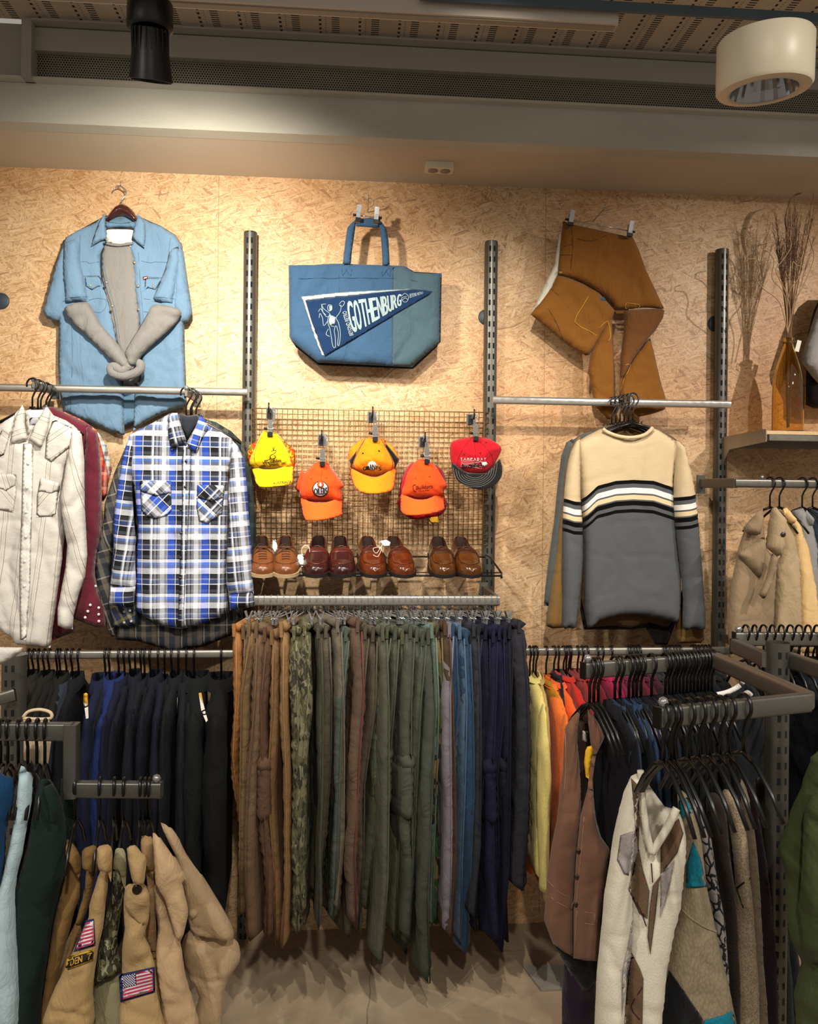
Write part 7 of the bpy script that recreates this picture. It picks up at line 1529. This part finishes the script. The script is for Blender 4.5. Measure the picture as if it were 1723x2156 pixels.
def kh(lab, parts, d, mat, seed, name='khaki_shirt', cat='shirt'):
    c_ = C2(parts[0][1]); t = gar(name, lab, cat, *c_[len(c_) // 2], d); r_ = []
    for i, (nm, pts, dd, mt) in enumerate(parts): r_.append(sheet_px(nm, C2(pts), d + dd, 0.016, mt or mat, t, 0.022, 0.03, drape(0.017, 11, 4.5, seed + i, 0.0015, 0.7), 0.008, smooth_pts=2))
    return t, r_
kh('brownish khaki shirt, leftmost on the lower level of the left rack', [('body', [(480, 330), (545, 480), (555, 620), (520, 720), (480, 880), (445, 1010), (400, 1180), (350, 1400), (320, 1600), (265, 1600), (285, 1400), (300, 1250), (330, 1050), (370, 820), (425, 540), (462, 400)], 0, None), ('collar', [(470, 222), (505, 255), (560, 350), (565, 430), (550, 490), (505, 420), (455, 320)], 0.02, None)], 1.10, KH[0], 421)
kh('olive brown shirt, second on the lower level of the left rack', [('body', [(605, 430), (668, 460), (650, 560), (600, 740), (530, 900), (480, 1060), (440, 1170), (400, 1300), (420, 1180), (470, 1020), (540, 760), (590, 560)], 0, None), ('collar', [(578, 300), (620, 268), (674, 268), (682, 380), (675, 470), (620, 440), (575, 420)], 0.02, None)], 1.13, KH[1], 424)
t, r_ = kh('khaki shirt with a flag patch and a DEN 7 badge on its sleeve', [('sleeve', [(700, 440), (748, 440), (750, 560), (735, 680), (715, 850), (690, 960), (668, 1120), (650, 1300), (636, 1600), (300, 1600), (350, 1340), (440, 1150), (510, 1000), (570, 870), (615, 770), (618, 690), (660, 560)], 0, None), ('collar', [(680, 282), (720, 270), (768, 276), (786, 335), (776, 520), (750, 440), (690, 440)], 0.03, None)], 1.22, KH[2], 427)
def flag(par, quad, bv, d=1.4, canton=True):
    """embroidered flag: quad corners tl, tr, br, bl in pixels"""
    def at(u, v): return ((1 - u) * (1 - v) * quad[0][0] + u * (1 - v) * quad[1][0] + u * v * quad[2][0] + (1 - u) * v * quad[3][0], (1 - u) * (1 - v) * quad[0][1] + u * (1 - v) * quad[1][1] + u * v * quad[2][1] + (1 - u) * v * quad[3][1])
    def rect(u0, v0, u1, v1): return [at(u0, v0), at((u0 + u1) / 2, v0), at(u1, v0), at(u1, v1), at((u0 + u1) / 2, v1), at(u0, v1)]
    NV = plain('flag_navy', '1c2258', 0.85); WH = plain('flag_white', 'dcd4dc', 0.85); RD = plain('flag_red', 'b0304a', 0.85)
    b0_ = patch('flag_patch', rect(0, 0, 1, 1), d, NV, par, bv, 0.002, 0.006, 0.002)
    v2 = bvh_of([b0_]); v3 = bvh_of([patch('flag_field', rect(0.07, 0.08, 0.94, 0.92), d, WH, par, v2, 0.0014, 0.006, 0.0006)])
    for k in range(7):
        v0 = 0.08 + 0.84 * (2 * k) / 13; u0 = 0.47 if (canton and k < 4) else 0.07
        patch('flag_stripe', rect(u0, v0, 0.94, v0 + 0.84 / 13), d, RD, par, v3, 0.0012, 0.006, 0.0004)
    if canton:
        v4 = bvh_of([patch('flag_canton', rect(0.07, 0.08, 0.47, 0.08 + 0.84 * 7 / 13), d, NV, par, v3, 0.0016, 0.006, 0.0004)])
        s_ = MB()
        for r in range(9):
            for c in range(6 if r % 2 == 0 else 5):
                u = 0.105 + 0.066 * (c + (0 if r % 2 == 0 else 0.5)); v = 0.115 + 0.0475 * r; q = stick([P(*at(u, v), d)], v4, 0.0008)[0]
                s_.box(q, (0.0022, 0.0006, 0.0022), Matrix.Rotation(0.6, 3, 'Y'))
        o = s_.build('flag_stars', WH, par, False, world=True); o['kind'] = 'stuff'
bv_ = bvh_of(r_[:1])
flag(t, C2([(600, 788), (655, 775), (668, 965), (512, 1010)]), bv_, canton=False)
d1_ = patch('den_badge', C2([(470, 1045), (560, 1015), (655, 990), (652, 1070), (560, 1105), (452, 1142)]), 1.4, plain('badge_gold', 'c8a020', 0.8), t, bv_, 0.002, 0.006, 0.001); v2 = bvh_of([d1_])
d2_ = patch('den_badge', C2([(476, 1056), (560, 1028), (648, 1003), (646, 1060), (560, 1092), (464, 1126)]), 1.4, plain('badge_black', '14130f', 0.8), t, v2, 0.0014, 0.006, 0.0006); v2 = bvh_of([d2_])
lettering('lettering', 'DEN', C2([(490, 1105), (572, 1078), (574, 1032), (492, 1058)]), 1.4, plain('badge_amber', 'c09030', 0.8), t, v2, 0.0012, 0.4)
lettering('lettering', '7', C2([(612, 1066), (636, 1058), (636, 1012), (608, 1020)]), 1.4, plain('badge_amber', 'c09030', 0.8), t, v2, 0.0012, 0.4)
MOSS = camo('moss_camo', ['3c3c2c', '55553c', '24241c', '8a8a70'], 60, stretch=(1, 1, 0.4))
kh('grey khaki shirt with a mossy camouflage shoulder and sleeve', [('body', [(760, 1190), (850, 1120), (880, 1300), (880, 1600), (625, 1600), (650, 1290)], 0, KH[3]), ('shoulder', [(792, 440), (850, 470), (864, 600), (845, 740), (815, 900), (830, 1040), (852, 1140), (760, 1180), (655, 1262), (668, 1120), (700, 950), (732, 780), (768, 600)], 0.012, MOSS), ('collar', [(800, 302), (830, 292), (862, 305), (880, 380), (878, 565), (855, 520), (830, 440), (790, 430)], 0.03, KH[3])], 1.18, KH[3], 431)
t, r_ = kh('khaki shirt with a full flag patch and a dark shoulder button', [('sleeve', [(870, 560), (925, 540), (990, 545), (1038, 600), (1038, 780), (1005, 900), (1040, 980), (1078, 1110), (1092, 1300), (1130, 1460), (1140, 1600), (842, 1600), (845, 1300), (848, 1000), (868, 850), (862, 700)], 0, None), ('shoulder_strap', [(868, 590), (930, 540), (1000, 558), (1042, 610), (1032, 780), (1000, 850), (900, 760), (862, 680)], 0.016, None), ('collar', [(882, 290), (940, 275), (985, 320), (1015, 350), (1020, 420), (1002, 545), (960, 530), (928, 528), (905, 440)], 0.035, None)], 1.23, KH[4], 436)
flag(t, C2([(828, 1165), (1080, 1112), (1084, 1290), (842, 1360)]), bvh_of(r_[:1]))
c = stick([P(*C2([(957, 572)])[0], 1.4)], bvh_of(r_), 0.003)[0]; o = MB().lathe([(0, 0.004), (0.006, 0.003), (0.0095, 0.003), (0.0105, 0), (0, -0.001)], n=20); o.v = [Vector((v.x, -v.z, v.y)) + c for v in o.v]; o.build('button', plain('dark_brown_button', '1c0e0a', 0.25), t, world=True)
kh('light brown shirt between the flag patch shirt and the trench coat', [('body', [(1020, 420), (1068, 470), (1085, 700), (1092, 950), (1100, 1050), (1140, 1300), (1170, 1600), (1100, 1600), (1080, 1200), (1040, 950), (1000, 880), (1030, 700)], 0, None), ('collar', [(990, 200), (1040, 205), (1076, 245), (1080, 430), (1060, 455), (1010, 370), (984, 290)], 0.03, None)], 1.17, KH[5], 440)
kh('stone trench coat with a long pointed lapel on the left rack', [('body', [(1085, 520), (1150, 640), (1190, 780), (1258, 955), (1275, 1050), (1300, 1200), (1345, 1350), (1390, 1600), (1150, 1600), (1120, 1300), (1085, 1080), (1100, 850), (1078, 650)], 0, None), ('lapel', [(1065, 180), (1105, 210), (1150, 270), (1215, 350), (1262, 430), (1298, 500), (1270, 530), (1310, 700), (1302, 800), (1252, 950), (1190, 790), (1150, 650), (1085, 520), (1075, 350)], 0.03, None)], 1.21, KH[6], 444, 'trench_coat', 'coat')
kh('crumpled stone raincoat with a tied cuff, rightmost on the left rack', [('sleeve', [(1400, 895), (1500, 900), (1630, 925), (1668, 985), (1671, 1085), (1605, 1180), (1562, 1300), (1552, 1450), (1520, 1600), (1330, 1600), (1390, 1320), (1320, 1200), (1268, 960), (1330, 850)], 0, None), ('body', [(1120, 108), (1200, 155), (1252, 222), (1300, 340), (1400, 470), (1500, 620), (1608, 800), (1628, 925), (1500, 918), (1400, 895), (1330, 850), (1300, 690), (1260, 430), (1180, 250)], 0.02, None), ('cuff', [(1312, 730), (1345, 715), (1378, 730), (1370, 765), (1340, 785), (1314, 778)], 0.05, None)], 1.14, KH[7], 448, 'raincoat', 'coat')
# cream paper bag-like collar and white shirt tail at the left
t = gar('cream_bag', 'small open cream cloth bag behind the upper left rack level', 'bag', 76, 1560, 0.95)
CB = fabric('cream_cloth', 'd8c4a4', 0.85, 0.15, 6, 700)
sheet_px('bag_body', [(49, 1512), (104, 1512), (108, 1560), (100, 1620), (72, 1612), (50, 1600)], 0.95, 0.03, CB, t, 0.03, 0.03, None, 0.012)
k = MB(); line_px(k, [(49, 1510), (60, 1498), (84, 1494), (106, 1500), (107, 1512), (80, 1514), (49, 1512)], 0.985, 0.004, None, n=6); k.build('bag_rim', CB, t, world=True)
tag(sheet_px('white_cloth', [(-30, 1362), (48, 1363), (46, 1372), (22, 1388), (0, 1400), (-30, 1412)], 0.86, 0.015, WHT, None, 0.02, 0.01, drape(0.008, 12, 12, 460), 0.010), 'white folded cloth lying over the top of the left slotted post', 'cloth')
# floor plate
q = [PZ(1100, 2035, 0.0), PZ(1185, 2035, 0.0), PZ(1215, 2085, 0.0), PZ(1140, 2088, 0.0)]
fp = MB().add([(v.x, v.y, z) for z in (0.0005, 0.006) for v in q], [(0, 1, 2, 3), (7, 6, 5, 4), (0, 4, 5, 1), (1, 5, 6, 2), (2, 6, 7, 3), (3, 7, 4, 0)]).build('floor_plate', plaster('worn_plate', '9a9488', '6a645a', 0.6, (4, 4, 1), 0.9), None, False)
tag(fp, 'small worn grey metal plate set in the floor below the orange jumpers', 'floor plate')

# ---------------------------------------------------------------- nest small pieces under the part that carries them
NEST = {'flag_field': 'flag_patch', 'flag_stripe': 'flag_patch', 'flag_canton': 'flag_patch', 'flag_stars': 'flag_patch', 'strap_slot': 'strap', 'apron_seam': 'upper', 'stitch': 'upper', 'woven_strip': 'upper', 'collar_edge': 'upper', 'tongue_edge': 'upper', 'lace': 'upper',
        'eyelet': 'crown', 'emblem': 'crown', 'badge': 'crown', 'seam': 'crown', 'stitch_ring': 'brim', 'printed_line': 'crown', 'trim_ring': 'lamp_housing', 'cooling_fins': 'lamp_housing', 'rail_slot': 'rail_body', 'label_tab': 'front_panel', 'socket_face': 'socket_body',
        'printed_figure': 'pennant', 'small_emblem': 'pennant', 'frayed_threads': 'pennant_border', 'letter': ('pennant', 'crown'), 'lettering': ('pennant', 'crown'), 'card_top': 'card', 'neck_label': 'back_panel', 'clip_pad': 'clip', 'end_knob': 'clip', 'waist_button': 'upper_leg', 'blue_hole': 'upper_leg', 'belt_loop': 'waistband', 'colour_block': 'body', 'diamond': 'body', 'argyle_line': 'body', 'loose_thread': 'body', 'snap_button': 'front_panel'}
for root in [o for o in COL.objects if o.parent is None and o.children]:
    kids = list(root.children); by = {}
    for c in kids: by.setdefault(c.name.split('.')[0], c)
    for c in kids:
        tg = NEST.get(c.name.split('.')[0])
        for n_ in ((tg,) if isinstance(tg, str) else (tg or ())):
            if n_ in by and by[n_] is not c:
                b_ = by[n_]
                if b_.location.length < 1e-9: c.parent = b_
                break
